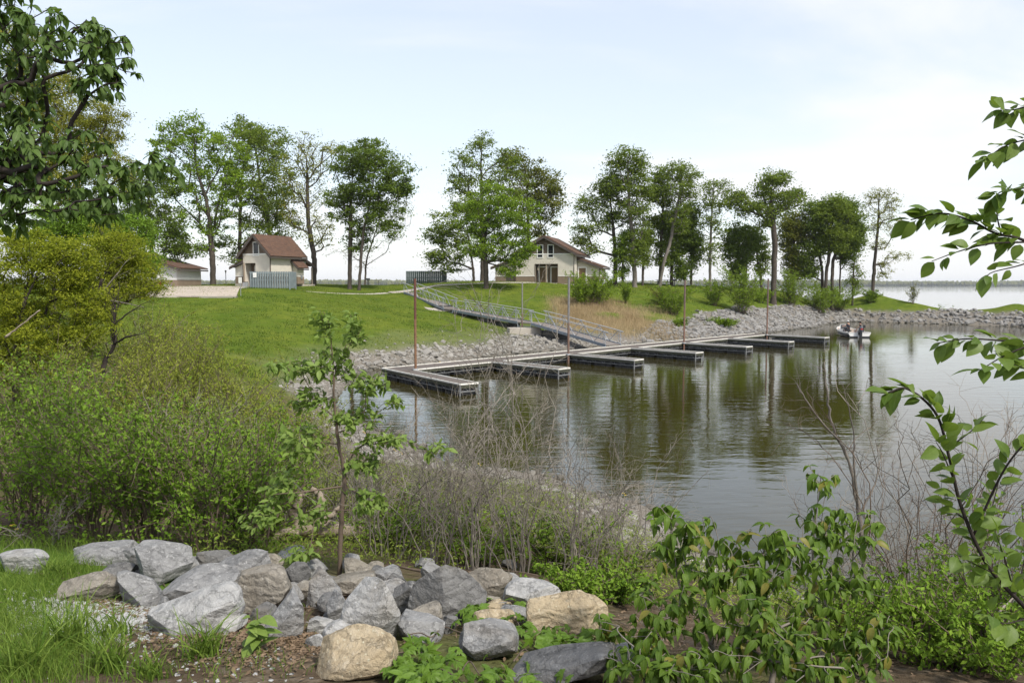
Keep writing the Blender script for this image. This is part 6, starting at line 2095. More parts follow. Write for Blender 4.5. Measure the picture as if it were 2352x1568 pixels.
# undergrowth of the thicket: low leaves near the ground
r = np.random.default_rng(16)
n = 30000
x, y = r.uniform(-16, -1.2, n), 8.9 + 22 * r.random(n) ** 1.5
uu = CU + x / y * F
ok = (uu > -60) & (uu < 690 - (y - 9) * 2) & (hgt(x, y) > .7)
x, y = x[ok], y[ok]
C = np.c_[x, y, hgt(x, y) + .02 + .45 * r.random(len(x)) ** 1.6]
mb = MB(); L = .055 * (.6 + .8 * r.random(len(C))) * np.clip(y / 11, 1, 2.2); cards(mb, C, L, L * .5, tint=r.random(len(C)), r=r)
tag(mb.build('undergrowth', M['leaf_thicket'], kind='stuff'), 'low green undergrowth at the foot of the thicket', 'undergrowth')
n = 80000
x, y = r.uniform(-3.6, 7.5, n), 5.2 + 14 * r.random(n) ** .9
z = hgt(x, y); pz = fbm(x, y, 1.3, 81)
ok = (z > .35) & (pz > .44) & ((y > 8.4) | (x > 1.5))
C = np.c_[x, y, z + .02 + .3 * r.random(n) ** 1.6][ok]
mb = MB(); L = .05 * (.6 + .8 * r.random(len(C))); cards(mb, C, L, L * .32, tint=r.random(len(C)), r=r)
tag(mb.build('weeds', M['leaf_thicket_pale'], kind='stuff'), 'low green weeds on the ground among the bare grey shrubs', 'weeds')

# ------------------------------------------------------------------ bare shrubs and dead wood


def bare_shrub(label, u, Y, h_, sp, n, tw, tw2, rad=.009, tilt=(0, 0), mat='twig', curve=.3, grav=.25, up=.3):
    r = np.random.default_rng(sum(ord(c) * (i + 2) for i, c in enumerate(label)))
    rad *= .75; h_ *= 1.15
    x = at(u, 1100, Y)[0]
    base = np.array([x, Y, gz(x, Y)])
    S = stems(r, base, n, h_, sp, N=9, tilt=tilt, curve=curve)
    n = int(n * .55) + 2; S = S[:n]
    A = side_twigs(r, S, tw, h_ * .40, N=6, lo=.2, angle=.55, grav=grav, up=up)
    B = side_twigs(r, A, max(2, tw2 - 2), h_ * .17, N=4, lo=.2, angle=.8, grav=grav, up=up)
    root = empty('bare_shrub', base, label, 'bare shrub', 'bare grey shrubs')
    mb = MB()
    t = np.linspace(1, .3, 9)
    tubes(mb, S - base, rad * t[None] * (.6 + .7 * r.random((n, 1))), 5, cap=False)
    mb.build('stems', M[mat], root, smooth=True)
    mb = MB()
    tubes(mb, A - base, rad * .42 * np.linspace(1, .4, 6)[None] * np.ones((len(A), 1)), 3, cap=False)
    tubes(mb, B - base, rad * .22 * np.linspace(1, .5, 4)[None] * np.ones((len(B), 1)), 3, cap=False)
    mb.build('twigs', M[mat], root, kind='stuff')
    return root


for a in [
        ('bare grey shrub with stems arching high over the dock, leftmost stems', 1130, 11.5, 3.3, 1.0, 12, 7, 5, .013, (.0, .0)),
        ('bare grey shrub with tall stems bending to the right over the water', 1250, 11.8, 3.1, 1.2, 13, 7, 5, .013, (-.05, 0)),
        ('bare grey shrub with low tangled branches right of the sapling', 900, 9.4, 1.6, 1.3, 24, 8, 5, .011, (.15, 0)),
        ('bare grey shrub behind the large upright stone', 1000, 9.0, 1.7, 1.2, 26, 8, 5, .011, (.1, 0)),
        ('bare grey shrub with thick dark stems above the tilted slab', 1090, 8.8, 1.6, 1.2, 26, 8, 5, .011, (0, 0)),
        ('bare grey shrub behind the white speckled boulder', 1200, 8.9, 1.6, 1.0, 28, 8, 5, .010, (-.1, 0)),
        ('bare shrub of close upright stems behind the tan block', 1330, 8.6, 1.55, .8, 36, 7, 5, .010, (0, 0)),
        ('bare shrub of upright stems between the tan block and the leafy shrub', 1430, 9.2, 1.5, .8, 30, 7, 5, .009, (0, 0)),
        ('bare grey shrub leaning over the driftwood behind the sapling', 830, 11.0, 1.6, 1.3, 24, 8, 5, .010, (.1, 0)),
        ('bare grey shrub in the middle of the weedy bank', 1020, 12.5, 1.6, 1.2, 26, 8, 5, .010, (0, 0)),
        ('bare grey shrub beside the gravel shore rocks', 1400, 12.0, 1.2, .8, 16, 6, 4, .009, (0, 0)),
        ('thin bare shrub against the water above the gravel shore', 1530, 12.0, 1.7, .5, 5, 4, 4, .009, (0, 0)),
        ('bare dark twigs right of the leafy shrub, nearest the bottom edge', 2120, 6.8, 1.7, 1.0, 22, 7, 5, .010, (0, 0)),
        ('bare dark twigs in front of the water right of the bare tree', 2080, 9.0, 1.7, 1.2, 22, 7, 5, .009, (.1, 0)),
        ('bare twigs at the right edge below the cherry branch', 2270, 7.2, 1.9, 1.1, 22, 7, 5, .011, (0, 0)),
        ('bare twigs behind the cherry branch at the right edge', 2330, 9.2, 2.1, 1.1, 18, 7, 5, .010, (0, 0)),
        ('bare twigs low on the shore behind the leafy shrub', 1900, 9.5, 1.4, 1.1, 18, 6, 5, .009, (0, 0)),
        ('bare twigs among the lower right leaves of the leafy shrub', 2010, 6.2, .9, .8, 12, 5, 4, .009, (0, 0)),
        ('dead grey branches at the foot of the left thicket', 110, 9.0, .7, 1.1, 9, 6, 5, .013, (.2, 0)),
]:
    bare_shrub(*a, mat='twig_brown' if 'dark twigs' in a[0] else 'twig', curve=.3)
for (u_, Y_, lab) in [(2150, 7.6, 'tangle of thin arching brown twigs over the water at the lower right'), (2250, 8.4, 'tangle of thin grey twigs over the water below the cherry branch')]:
    bare_shrub(lab, u_, Y_, 1.15, 1.2, 18, 7, 5, .007, (0, 0), mat='twig_brown', grav=.6)


def limb(name, label, cat, paths, mat, group=None, seed=1, twigs=0, tl=.3, sides=9, part='branch'):
    """woody thing drawn along photo points with depth: each path = [(u, v, Y)...], r0, r1"""
    r = np.random.default_rng(seed)
    q0 = at(*paths[0][0][0])
    root = empty(name, q0, label, cat, group)
    for pts_, r0, r1 in paths:
        P = np.array([at(*p) for p in pts_])
        S = spline(P, len(P) * 5)
        S[1:-1] += r.normal(size=S[1:-1].shape) * r0 * .22
        mb = MB(); tubes(mb, S - q0, np.linspace(r0, r1, len(S)) * (1 + .12 * r.normal(size=len(S))), sides)
        mb.build(part, M[mat], root, smooth=True)
        if twigs:
            A = side_twigs(r, S[None], twigs, tl, N=5, lo=.3, angle=.7)
            B = side_twigs(r, A, 3, tl * .5, N=4, lo=.2)
            mb = MB(); tubes(mb, A - q0, r1 * .5 * np.linspace(1, .4, 5)[None] * np.ones((len(A), 1)), 4); tubes(mb, B - q0, r1 * .28 * np.linspace(1, .5, 4)[None] * np.ones((len(B), 1)), 3)
            mb.build('twigs', M[mat], root, smooth=True, kind='stuff')
    return root


limb('bare_tree', 'slim bare grey tree forking in front of the open water at the right', 'bare tree', [
    ([(1985, 1480, 8.6), (1984, 1330, 8.6), (1972, 1170, 8.6), (1950, 1060, 8.6), (1910, 970, 8.6), (1900, 900, 8.6), (1893, 830, 8.6)], .030, .005),
    ([(1972, 1170, 8.6), (1962, 1080, 8.5), (1960, 990, 8.5), (1940, 900, 8.4)], .014, .004),
    ([(1974, 1180, 8.6), (2010, 1110, 8.7), (2025, 1040, 8.8)], .012, .004),
    ([(1930, 1015, 8.6), (1880, 960, 8.5), (1840, 900, 8.4), (1830, 880, 8.4)], .011, .004)], 'bark_grey', seed=3, twigs=11, tl=.42)
limb('crooked_tree', 'dark bent trunk with bare grey branches in the left thicket', 'bare tree', [
    ([(238, 860, 19), (240, 830, 19), (262, 790, 19), (258, 745, 19), (265, 700, 19)], .065, .022),
    ([(262, 790, 19), (290, 775, 18.6), (330, 765, 18.4)], .03, .008), ([(262, 745, 19), (300, 715, 19), (345, 690, 19)], .022, .007),
    ([(200, 850, 21), (205, 780, 21), (215, 700, 21), (235, 640, 21)], .085, .04)], 'bark_dark', seed=4, twigs=8, tl=1.0)
limb('dead_branch', 'white dead branch slanting through the golden willow', 'dead branch', [([(12, 775, 15), (50, 745, 15), (92, 712, 15)], .022, .012)], 'driftwood', seed=5)
limb('dead_branch', 'forked pale dead branch in front of the low white building', 'dead branch', [([(120, 660, 20), (190, 690, 20), (250, 690, 20), (330, 705, 20)], .03, .008), ([(220, 690, 20), (260, 640, 20), (290, 600, 20)], .02, .006)], 'twig', seed=6, twigs=5, tl=.6)
limb('driftwood_stump', 'weathered driftwood stump with upturned roots behind the boulders', 'driftwood', [
    ([(640, 1240, 10.6), (700, 1205, 10.6), (780, 1215, 10.8), (880, 1232, 11.0), (960, 1240, 11.2)], .13, .08),
    ([(690, 1215, 10.6), (672, 1180, 10.5), (690, 1145, 10.5), (705, 1128, 10.5)], .075, .03), ([(720, 1200, 10.6), (738, 1150, 10.6), (715, 1120, 10.7)], .07, .03),
    ([(735, 1200, 10.5), (770, 1175, 10.5), (790, 1150, 10.6)], .05, .02), ([(680, 1225, 10.4), (650, 1222, 10.2), (618, 1248, 10.1)], .06, .02)], 'driftwood', seed=7)
limb('log', 'tan broken log lying among the creeper at the bottom edge', 'log', [([(908, 1456, 5.4), (960, 1500, 5.05), (1010, 1545, 4.75), (1052, 1590, 4.5)], .045, .062)], 'driftwood', seed=8)
limb('stick', 'grey forked stick lying over the big dark boulder', 'stick', [([(1120, 1575, 4.6), (1190, 1530, 4.8), (1260, 1498, 5.0), (1284, 1492, 5.05)], .012, .006)], 'twig', seed=9, sides=6)
limb('stick', 'thin dark stick resting on the slanting grey boulder', 'stick', [([(480, 1392, 6.3), (560, 1388, 6.15), (620, 1398, 6.1), (650, 1360, 6.2)], .008, .004)], 'twig_brown', seed=10, sides=6, twigs=2, tl=.15)
limb('stick', 'short broken stub of wood standing at the bottom edge', 'stick', [([(558, 1530, 4.7), (572, 1552, 4.55), (582, 1580, 4.4)], .012, .018)], 'driftwood', seed=11, sides=7)
limb('fallen_branch', 'long brown fallen branch lying across the back of the boulders', 'branch', [([(910, 1300, 8.2), (1000, 1318, 7.8), (1100, 1350, 7.4), (1180, 1368, 7.2), (1224, 1368, 7.1)], .012, .022),
     ([(1085, 1368, 7.2), (1140, 1370, 7.15), (1224, 1368, 7.1)], .014, .018)], 'twig_brown', seed=12, twigs=4, tl=.4)
limb('stick', 'grey stick in the grass of the bottom left corner', 'stick', [([(0, 1560, 4.4), (30, 1530, 4.5), (66, 1500, 4.6)], .008, .005)], 'twig', seed=13, sides=6)
limb('dead_branch', 'crooked grey dead branch rising at the lower right corner', 'dead branch', [([(2190, 1585, 4.6), (2230, 1490, 4.8), (2280, 1420, 5.0), (2330, 1370, 5.2)], .009, .005), ([(2280, 1420, 5.0), (2330, 1430, 5.1), (2370, 1432, 5.2)], .008, .005)], 'twig', seed=14, twigs=3, tl=.3)
limb('dead_branch', 'bare grey forked branch in the bottom of the leafy shrub', 'dead branch', [([(1560, 1575, 4.1), (1700, 1530, 4.2), (1760, 1520, 4.25), (1770, 1460, 4.3), (1830, 1420, 4.35)], .010, .005), ([(1760, 1520, 4.25), (1830, 1580, 4.2)], .009, .006)], 'twig', seed=15, twigs=3, tl=.2)

# ------------------------------------------------------------------ plants near the camera, leaf by leaf


def leaf_mesh(name, mat, w, fold, droop, tint, r=None, n=5, curl=0.0, tip=1.0):
    """one leaf of length 1 along +Y with a folded midrib and a drooping tip"""
    r = r or rs
    t = np.linspace(0, 1, n + 2)
    hw = w * np.sin(np.pi * np.clip(t, 0, 1) ** .85) ** .85 * (1 - .25 * t * tip)
    V, lx = [], []
    for i, (a, b) in enumerate(zip(t, hw)):
        z = -droop * a ** 2
        y = a * (1 - .18 * droop * a)
        if i in (0, n + 1):
            V.append((0, y, z)); lx.append(0)
        else:
            q = curl * b
            V += [(-b, y, z + fold * b + q * .3 * math.sin(a * 9)), (0, y, z), (b, y, z + fold * b - q * .3 * math.sin(a * 8))]; lx += [-1, 0, 1]
    Q, T = [], [[0, 2, 1], [0, 3, 2]]
    for i in range(n - 1):
        k = 1 + 3 * i
        Q += [[k, k + 1, k + 4, k + 3], [k + 1, k + 2, k + 5, k + 4]]
    k = 1 + 3 * (n - 1); e = len(V) - 1
    T += [[k, k + 1, e], [k + 1, k + 2, e]]
    mb = MB(); mb.add(V, Q, T, tint=tint, lx=lx)
    return mb, mat, name


def leaf_set(kind, mat, w, fold, droop, k=6, seed=1, curl=.3, red=None):
    r = np.random.default_rng(seed)
    out = []
    for i in range(k):
        mb, m_, _ = leaf_mesh('leaf', mat, w * r.uniform(.85, 1.15), fold * r.uniform(.6, 1.3), droop * r.uniform(.5, 1.4), (i + .5) / k, r, curl=curl)
        out.append((mb.mesh('leaf', M[red if (red and i == k - 1) else mat], smooth=True), np.concatenate(mb.v), mb.q, mb.t, (i + .5) / k, np.concatenate(mb.b)))
    return out


def leaf_frames(D, N):
    """rotation matrices with columns X, Y=D, Z~N"""
    D = unit(D); X = unit(np.cross(D, N)); Z = np.cross(X, D)
    return np.stack([X, D, Z], -1)


def put_leaves(root, q0, lset, pos, D, N, scale, r, mat, limit=300, var=None):
    """the leaves that show largest become objects of their own; the rest are joined"""
    n = len(pos)
    Fm = leaf_frames(D, N)
    var = r.integers(0, len(lset), n) if var is None else var
    dep_ = np.maximum(pos[:, 1], .3)
    u_ = CU + pos[:, 0] / dep_ * F
    v_ = 654 + (HC - pos[:, 2]) / dep_ * F
    inn = (u_ > -30) & (u_ < 2382) & (v_ > -30) & (v_ < 1600)
    sz = np.where(inn, scale / dep_, 0)
    o_ = np.argsort(-sz)
    single = np.zeros(n, bool); single[o_[:limit]] = True
    single &= inn
    for i in np.where(single)[0]:
        m4 = np.eye(4); m4[:3, :3] = Fm[i] * scale[i]; m4[:3, 3] = pos[i] - q0
        link('leaf', lset[var[i]][0], root, Matrix(m4.tolist()))
    rest = np.where(~single)[0]
    if len(rest):
        mb = MB()
        for k, (_, V, q, t, tn, lx) in enumerate(lset):
            w = rest[var[rest] == k]
            if not len(w): continue
            P = np.einsum('nij,vj->nvi', Fm[w] * scale[w][:, None, None], V) + (pos[w] - q0)[:, None]
            off = (np.arange(len(w)) * len(V))[:, None, None]
            mb.add(P.reshape(-1, 3), (q[0][None] + off).reshape(-1, 4), (t[0][None] + off).reshape(-1, 3), tint=tn, lx=np.tile(lx, len(w)))
        mb.build('foliage', M[mat], root, smooth=True, kind='stuff')


def leafy(name, label, cat, rootpts, ells, nt_, per, lsize, lset, mat, rb, rt, bark, bf=.35, droop=.5, clusters=1, spread=.07, limit=300, seed=5, group=None, open_from=2, depth=None, ground=True, extra_T=None, dirmix=.6, wig=.05, hang=.0, Yc=None, power=1.7, cluster=False):
    r = np.random.default_rng(seed)
    rp = np.array(rootpts, float)
    q0 = rp[0].copy()
    T = ell_targets(ells, Yc or ells[0][4], r, nt_, depth=depth, shell=2.6)
    if extra_T is not None: T = np.vstack([T, extra_T])
    T = T[T[:, 2] > hgt(T[:, 0], T[:, 1]) + .12]
    tr = spline(rp, len(rp) * 3)
    P, par = grow(tr, T, bf, open_from)
    root = empty(name, q0, label, cat, group)
    mb = MB(); branch_mesh(mb, P - q0, par, rb, rt, len(tr), r, wig=wig, sides=(9, 5), sub=4, power=power)
    mb.build('stem', M[bark], root, smooth=True)
    T = P[len(tr):]; pr = P[par[len(tr):]]
    dirs = unit(T - pr + 1e-6)
    ci = np.repeat(np.arange(len(T)), per)
    back = r.random(len(ci)) ** 1.5 * np.minimum(np.linalg.norm(T - pr, axis=1), .25)[ci]
    pos = T[ci] - dirs[ci] * back[:, None] + r.normal(size=(len(ci), 3)) * spread * .25
    D = dirs[ci] * dirmix + r.normal(size=(len(ci), 3)) * .65
    D[:, 2] -= droop
    if cluster:
        az = np.tile(np.arange(per) * 6.283 / per, len(T)) + np.repeat(r.random(len(T)) * 6.28, per) + r.normal(size=len(ci)) * .5
        fall = np.repeat(r.uniform(.1, 1.5, len(T)), per) + r.normal(size=len(ci)) * .35
        D = np.stack([np.cos(az), np.sin(az), -fall], 1) + dirs[ci] * .3
        pos = T[ci] - dirs[ci] * (r.integers(0, 2, len(T)) * .06)[ci][:, None] * r.random((len(ci), 1))
        sub = r.random(len(T))[ci]
    N = r.normal(size=D.shape) * (.2 if cluster else .45) + np.array([0, -.25, 1.0])
    sc = lsize * (.45 + .75 * r.random(len(ci)))
    put_leaves(root, q0, lset, pos, D, N, sc, r, mat, limit)
    return root


# overhanging tree at the upper left (its trunk stands outside the frame)
LN = leaf_set('leaf', 'leaf_near', .24, .35, .35, 6, 21)
tb = np.array([-6.3, 7.6, gz(-6.3, 7.6) - .2])
tr_ = [tb, tb + [.1, 0, 1.8], tb + [.35, -.1, 3.6], tb + [.5, -.1, 5.0], tb + [.7, 0, 6.6]]
leafy('ash_tree', 'tree reaching in from the upper left with large dark green drooping leaves', 'tree', tr_,
      [(10, 130, 60, 70, 7.3), (8, 290, 50, 70, 7.3), (15, 400, 60, 60, 7.2), (150, 100, 140, 70, 7.0), (250, 120, 60, 60, 6.8), (60, 40, 90, 60, 7.2), (40, 200, 70, 90, 7.2), (230, 190, 60, 35, 6.8), (30, 330, 60, 70, 7.0),
       (150, 330, 110, 55, 6.8), (260, 400, 90, 45, 6.7), (370, 370, 36, 42, 6.6), (110, 430, 110, 60, 6.9), (200, 470, 80, 40, 6.7), (30, 480, 50, 50, 7.0), (300, 450, 40, 26, 6.6)],
      620, 6, .108, LN, 'leaf_near', .085, .0035, 'bark_dark', bf=.25, droop=.75, seed=31, open_from=5, depth=120, spread=.12, cluster=True)

# the young tree in the middle
LS = leaf_set('leaf', 'leaf_sapling', .24, .3, .3, 6, 22)
b_ = hit(778, 1322)
leafy('young_tree', 'slender young tree with fresh green leaves growing out of the boulders', 'young tree',
      [b_ - [0, 0, .15], at(782, 1240, b_[1]), at(788, 1150, b_[1]), at(790, 1080, b_[1]), at(778, 1020, b_[1]), at(768, 930, b_[1]), at(765, 840, b_[1]), at(758, 760, b_[1]), at(742, 712, b_[1])],
      [(745, 740, 26, 40, b_[1]), (815, 760, 30, 50, b_[1]), (770, 830, 60, 40, b_[1]), (690, 850, 60, 26, b_[1]), (640, 835, 26, 12, b_[1] - .3), (850, 880, 50, 30, b_[1]), (905, 925, 26, 16, b_[1]),
       (820, 960, 60, 30, b_[1]), (720, 920, 50, 30, b_[1]), (900, 1010, 70, 22, b_[1]), (1000, 1030, 36, 14, b_[1]), (690, 1010, 50, 40, b_[1]), (650, 1120, 50, 40, b_[1]), (840, 1060, 50, 26, b_[1]),
       (850, 1150, 50, 26, b_[1]), (720, 1180, 40, 20, b_[1]), (690, 1275, 30, 20, b_[1] - .3), (600, 1190, 40, 24, b_[1] - .2)],
      460, 6, .094, LS, 'leaf_sapling', .024, .0020, 'twig_brown', bf=.30, droop=.25, seed=32, open_from=8, depth=55, spread=.06)

# leafy shrub at the lower right: several stems, drooping leaves in threes
LH = leaf_set('leaf', 'leaf_shrub', .23, .4, .6, 12, 23, red='leaf_red')
for k_, (lab, bs, ells, nt_, sd_) in enumerate([
    ('tall leafy shrub at the lower right, its pointed top against the water', (1875, 1620, 4.6),
     [(1885, 1100, 34, 40, 4.7), (1890, 1190, 60, 50, 4.6), (1960, 1230, 60, 44, 4.6), (1830, 1260, 60, 50, 4.5), (2010, 1190, 26, 26, 4.7), (1920, 1330, 80, 50, 4.5), (1860, 1420, 90, 60, 4.4), (1990, 1330, 40, 40, 4.5)], 62, 41),
    ('leafy shrub at the lower right, left clump leaning over the tan block', (1640, 1640, 4.3),
     [(1540, 1190, 50, 36, 4.5), (1610, 1220, 60, 44, 4.4), (1530, 1260, 44, 40, 4.5), (1690, 1280, 70, 44, 4.4), (1600, 1330, 70, 44, 4.3), (1500, 1370, 44, 34, 4.3), (1570, 1420, 80, 50, 4.2), (1480, 1450, 50, 40, 4.3)], 62, 42),
    ('leafy shrub at the lower right, middle clump between the two taller ones', (1760, 1640, 4.1),
     [(1760, 1230, 50, 44, 4.4), (1750, 1320, 80, 44, 4.3), (1700, 1400, 80, 50, 4.1), (1780, 1470, 90, 50, 4.0), (1660, 1500, 80, 44, 4.0)], 58, 43),
    ('leafy shrub in the bottom right, low clump right of the tan stems', (1960, 1640, 4.0),
     [(1990, 1480, 60, 50, 4.1), (1930, 1530, 80, 40, 4.0), (2040, 1440, 26, 30, 4.2), (1850, 1540, 60, 30, 3.9)], 40, 44),
    ('leafy shrub at the bottom edge in front of the big dark boulder', (1480, 1640, 3.9),
     [(1420, 1520, 40, 40, 3.95), (1500, 1500, 50, 40, 3.95), (1580, 1530, 70, 36, 3.9), (1400, 1440, 30, 26, 4.3)], 34, 45)]):
    b_ = at(*bs); b_[2] = gz(b_[0], b_[1]) - .1
    top = at(ells[0][0], ells[0][1], ells[0][4])
    leafy('leafy_shrub', lab, 'shrub', [b_, b_ * .7 + top * .3 + [.05, 0, .05], b_ * .4 + top * .6 + [-.04, 0, .0], top], ells, int(nt_ * 2.6), 5, .082, LH, 'leaf_shrub', .016, .0022, 'twig', bf=.5, droop=.75, seed=sd_, open_from=3, depth=80, spread=.05,
          group='leafy shrubs at the lower right', limit=300, cluster=True)

# cherry branches reaching in from the right
LC = leaf_set('leaf', 'leaf_cherry', .31, .25, .25, 6, 24, curl=.15)
rc = np.random.default_rng(51)
tb = np.array([2.45, 2.75, gz(2.45, 2.75) - .2])
chk = np.array([tb, tb + [-.05, .05, .9], tb + [-.1, 0, 1.7], tb + [-.05, -.05, 2.5], tb + [-.1, 0, 3.4]])
ch = empty('cherry_tree', tb, 'cherry tree at the right edge with oval leaves on dark twigs', 'tree')
mb = MB(); tubes(mb, spline(chk, 20) - tb, np.linspace(.045, .018, 20), 10); mb.build('trunk', M['bark_dark'], ch, smooth=True)
cp, cd, cs = [], [], []
for pth, r0 in [
    ([(2450, 1500, 2.7), (2352, 1392, 2.65), (2270, 1300, 2.6), (2210, 1170, 2.6), (2180, 1050, 2.6), (2150, 950, 2.6), (2085, 893, 2.6), (2040, 902, 2.6)], .0085),
    ([(2190, 1100, 2.6), (2165, 1040, 2.55), (2150, 1015, 2.5)], .003), ([(2225, 1200, 2.6), (2180, 1160, 2.65), (2165, 1120, 2.7)], .003),
    ([(2175, 1030, 2.6), (2230, 990, 2.65), (2260, 960, 2.7)], .003), ([(2235, 1230, 2.6), (2300, 1090, 2.55), (2352, 1020, 2.5), (2420, 960, 2.5)], .0045),
    ([(2290, 1320, 2.62), (2230, 1290, 2.55), (2190, 1270, 2.5)], .003), ([(2250, 1270, 2.6), (2280, 1160, 2.7), (2300, 1080, 2.75)], .003), ([(2330, 1365, 2.64), (2310, 1290, 2.5), (2290, 1230, 2.45)], .003),
    ([(2330, 1370, 2.64), (2352, 1290, 2.7), (2360, 1200, 2.75)], .003), ([(2360, 1420, 2.62), (2300, 1430, 2.5), (2262, 1395, 2.45)], .003),
    ([(2470, 610, 2.7), (2352, 552, 2.65), (2285, 535, 2.65), (2225, 505, 2.65), (2160, 490, 2.65), (2092, 505, 2.65)], .006),
    ([(2352, 556, 2.65), (2270, 560, 2.6), (2200, 578, 2.6), (2140, 600, 2.6)], .0035), ([(2400, 590, 2.65), (2340, 610, 2.6), (2280, 625, 2.55), (2262, 640, 2.55)], .003),
    ([(2300, 540, 2.65), (2290, 490, 2.7), (2300, 450, 2.75)], .003), ([(2460, 440, 2.7), (2390, 430, 2.65), (2310, 438, 2.6), (2285, 450, 2.6)], .004),
    ([(2460, 320, 2.75), (2380, 318, 2.7), (2310, 335, 2.7), (2262, 368, 2.7)], .004), ([(2460, 225, 2.75), (2390, 235, 2.7), (2330, 252, 2.7), (2298, 250, 2.7)], .004),
    ([(2470, 830, 2.7), (2380, 790, 2.65), (2300, 782, 2.65), (2220, 778, 2.65), (2152, 788, 2.65)], .005), ([(2370, 790, 2.65), (2310, 815, 2.6), (2270, 838, 2.55), (2250, 850, 2.55)], .003),
    ([(2440, 900, 2.6), (2360, 850, 2.6), (2320, 835, 2.6)], .003)]:
    P = np.array([at(*p) for p in pth])
    S = spline(P, len(P) * 6)
    if pth[0][0] > 2400:
        j = np.argmin(np.abs(chk[:, 2] - P[0][2] + .3)); S = np.vstack([spline(np.array([chk[j], (chk[j] + P[0]) / 2 + [0, 0, .06], P[0]]), 6)[:-1], S])
    mb = MB(); tubes(mb, S - tb, np.linspace(r0, r0 * .35, len(S)), 7); mb.build('branch', M['bark_dark'], ch, smooth=True)
    L = np.linalg.norm(np.diff(S, axis=0), axis=1).sum(); k = max(5, int(L / .023))
    x = (np.arange(k) + rc.random(k)) / k
    if r0 > .005: x = .30 + .70 * x
    xi = x * (len(S) - 1.001); i = xi.astype(int); f = (xi - i)[:, None]
    p_ = S[i] * (1 - f) + S[i + 1] * f; d_ = unit(S[i + 1] - S[i])
    side = rc.normal(size=p_.shape); side -= (side * d_).sum(1, keepdims=True) * d_
    D = d_ * .75 + unit(side) * .75; D[:, 2] -= .12
    cp.append(p_ + unit(D) * .010); cd.append(D); cs.append(.072 * (.5 + .65 * rc.random(k)))
cp, cd, cs = np.vstack(cp), np.vstack(cd), np.concatenate(cs)
put_leaves(ch, tb, LC, cp, cd, rc.normal(size=cd.shape) * .5 + np.array([0, -.2, 1.0]), cs, rc, 'leaf_cherry', 300)

# creeper with five-fingered leaves over the rocks at the bottom
rc = np.random.default_rng(61)
PALM = []
for i in range(5):
    mb = MB()
    for ang, sc_ in ((-82, .66), (-40, .9), (0, 1.0), (40, .9), (82, .66)):
        lm, _, _ = leaf_mesh('leaf', 'leaf_shrub', .21 * rc.uniform(.9, 1.1), .3, .35 * rc.uniform(.5, 1.5), .3 + .16 * i, rc, n=4)
        V = np.concatenate(lm.v) * sc_ * rc.uniform(.85, 1.1); a = R(ang + rc.normal() * 6)
        V = np.stack([V[:, 0] * math.cos(a) + V[:, 1] * math.sin(a), -V[:, 0] * math.sin(a) + V[:, 1] * math.cos(a), V[:, 2]], 1)
        mb.add(V, lm.q[0], lm.t[0], tint=.3 + .16 * i, lx=np.concatenate(lm.b))
    PALM.append((mb.mesh('leaf', M['leaf_creeper'], smooth=True),))
cb = hit(1150, 1530)
cr_ = empty('creeper', cb, 'bright green creeper with five fingered leaves spreading over the rocks at the bottom', 'creeper')
for k in range(290):
    g = [(1120, 1420, 60, 22), (960, 1490, 40, 50), (1010, 1540, 70, 26), (1240, 1450, 70, 26), (1290, 1490, 50, 24), (1130, 1550, 90, 20), (1370, 1470, 60, 36), (920, 1530, 40, 30), (1090, 1400, 26, 20)][k % 9]
    u, v = rc.normal(g[0], g[2] * .7), rc.normal(g[1], g[3] * .7)
    c = hit(u, min(v + 30, 1600)); c = at(u, v, c[1] - .05)
    c[2] = max(c[2], gz(c[0], c[1]) + .06)
    D = rc.normal(size=3); D[2] = -.25 + .2 * rc.normal(); N = np.array([0, -.45, 1.0]) + rc.normal(size=3) * .35
    Fm = leaf_frames(D[None], N[None])[0]
    m4 = np.eye(4); m4[:3, :3] = Fm * rc.uniform(.05, .10); m4[:3, 3] = c - cb
    link('leaf', PALM[k % 5][0], cr_, Matrix(m4.tolist()))
for k in range(7):
    u, v = [(880, 1520), (940, 1480), (1080, 1440), (1180, 1440), (1260, 1470), (1000, 1560), (1180, 1550)][k]
    pts_ = [hit(u + j * 26, v + rc.normal() * 14) + [0, 0, .07] for j in range(6)]
    mb = MB(); tubes(mb, spline(pts_, 20) - cb, .004, 5); mb.build('stem', M['twig_brown'], cr_, smooth=True)

# broad leaved weed in front of the boulders
LW = leaf_set('leaf', 'leaf_sapling', .26, .25, .3, 4, 25)
c = hit(590, 1500)
wd = empty('weed', c, 'broad leaved green weed between the grass tuft and the triangular boulder', 'weed')
for k in range(26):
    a = rc.random() * 6.28; hh = rc.random() * .22; D = np.array([math.cos(a), math.sin(a), .35 - rc.random() * .5])
    m4 = np.eye(4); m4[:3, :3] = leaf_frames(D[None], np.array([[0, -.3, 1.0]]))[0] * rc.uniform(.06, .15); m4[:3, 3] = [rc.normal() * .03, rc.normal() * .03, hh]
    link('leaf', LW[k % 4][0], wd, Matrix(m4.tolist()))
mb = MB(); tubes(mb, np.array([[0, 0, 0], [.01, 0, .12], [.0, .02, .26]]), .004, 5); mb.build('stem', M['grass_blade'], wd)

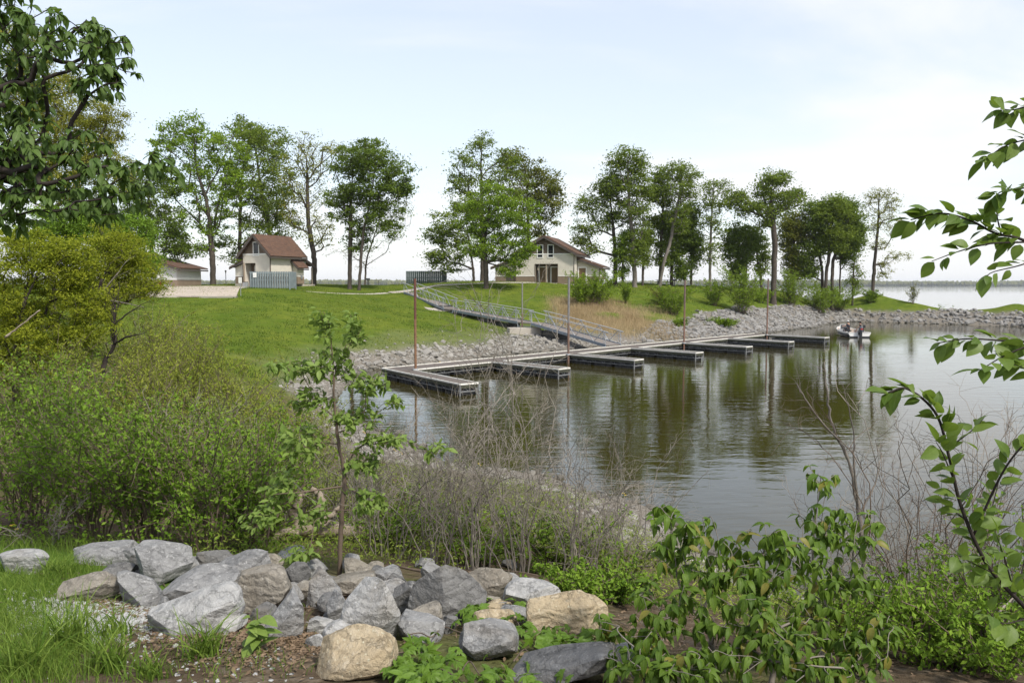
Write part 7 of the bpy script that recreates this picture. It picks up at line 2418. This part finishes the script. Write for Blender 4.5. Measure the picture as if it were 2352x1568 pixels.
# small yellow flowers on the near shore
M['petal'] = plain('petal', (.75, .52, .02), None, .6, 9)
for k, (u, v) in enumerate([(835, 1003), (860, 1008), (905, 1045), (920, 1052), (1100, 1078), (1160, 1075), (1300, 1075), (1432, 1148), (1010, 838), (955, 870), (1700, 1310), (1745, 1345), (30, 1240)]):
    c = hit(u, v, 80)
    f_ = empty('yellow_flower', c, 'small yellow flower growing near the water edge', 'flower', 'yellow flowers along the shore')
    s_ = .035 * max(1, c[1] / 22)
    mb = MB(); disc_prism(mb, (0, 0, .16), .3 * s_, s_, 0, .5 * s_, 7); disc_prism(mb, (s_ * 1.4, 0, .12), .3 * s_, s_ * .8, 0, .4 * s_, 7); mb.build('blossom', M['petal'], f_)
    mb = MB(); tubes(mb, np.array([[0, 0, -.02], [0, 0, .16]]), .005, 4); mb.build('stem', M['grass_blade'], f_)

# small leaved brush in the bottom right corner
for u, Y, h_, sp, lab in [(2230, 6.2, .8, .7, 'small leaved green bush in the bottom right corner under the cherry branch'), (2120, 5.6, .55, .6, 'low small leaved bush at the bottom edge right of the leafy shrub'),
                          (2340, 5.4, 1.0, .6, 'small leaved green bush at the right edge of the bottom corner'), (2060, 7.4, .6, .7, 'low green bush on the shore behind the leafy shrub'),
                          (2170, 4.9, .45, .5, 'small leaved bush at the bottom edge left of the pale crooked branch'), (2290, 4.7, .5, .5, 'small leaved bush at the bottom edge under the pale crooked branch'),
                          (1990, 5.2, .5, .5, 'small leaved bush at the bottom edge under the low leafy clump'), (1330, 6.6, .35, .4, 'ankle high green plant right of the tan block'), (1420, 6.9, .4, .5, 'ankle high green plant behind the grey rock half hidden by the shrub')]:
    bush('shrub', lab, gxy(u, Y), h_, sp, 22, 10, 10, .042, 'leaf_thicket', 'small leaved bushes at the lower right', twig='twig_brown', r_stem=.008)
# fallen twigs on the ground
r = np.random.default_rng(91)
n = 900
x, y = r.uniform(-4.5, 6.5, n), 5 + 11 * r.random(n)
a = r.random(n) * 6.28; L = .12 + .4 * r.random(n) ** 2
t = np.linspace(-.5, .5, 4)
P = np.stack([x[:, None] + np.cos(a)[:, None] * L[:, None] * t, y[:, None] + np.sin(a)[:, None] * L[:, None] * t, np.zeros((n, 4))], -1) + r.normal(size=(n, 4, 3)) * .012
P[..., 2] = hgt(P[..., 0], P[..., 1]) + .012 + .02 * r.random((n, 1))
mb = MB(); tubes(mb, P, np.linspace(.005, .002, 4)[None] * (.5 + r.random((n, 1))), 4, tint=r.random(n))
tag(mb.build('fallen_twigs', M['twig_brown'], kind='stuff'), 'small fallen twigs strewn over the soil and leaf litter', 'twigs')

# the air over the lake
m = bpy.data.materials.new('haze'); m.use_nodes = True
n = m.node_tree; n.nodes.remove(n.nodes['Principled BSDF'])
pv = n.nodes.new('ShaderNodeVolumePrincipled')
pv.inputs['Density'].default_value = 0.0001
pv.inputs['Color'].default_value = (0.93, 0.96, 1.0, 1)
pv.inputs['Anisotropy'].default_value = 0.2
n.links.new(pv.outputs[0], n.nodes['Material Output'].inputs['Volume'])
mb = MB(); box(mb, -5000, 5000, -120, 5200, -3.2, 38)
tag(mb.build('haze', m, kind='stuff'), 'pale haze hanging over the lake and the far shore', 'haze')
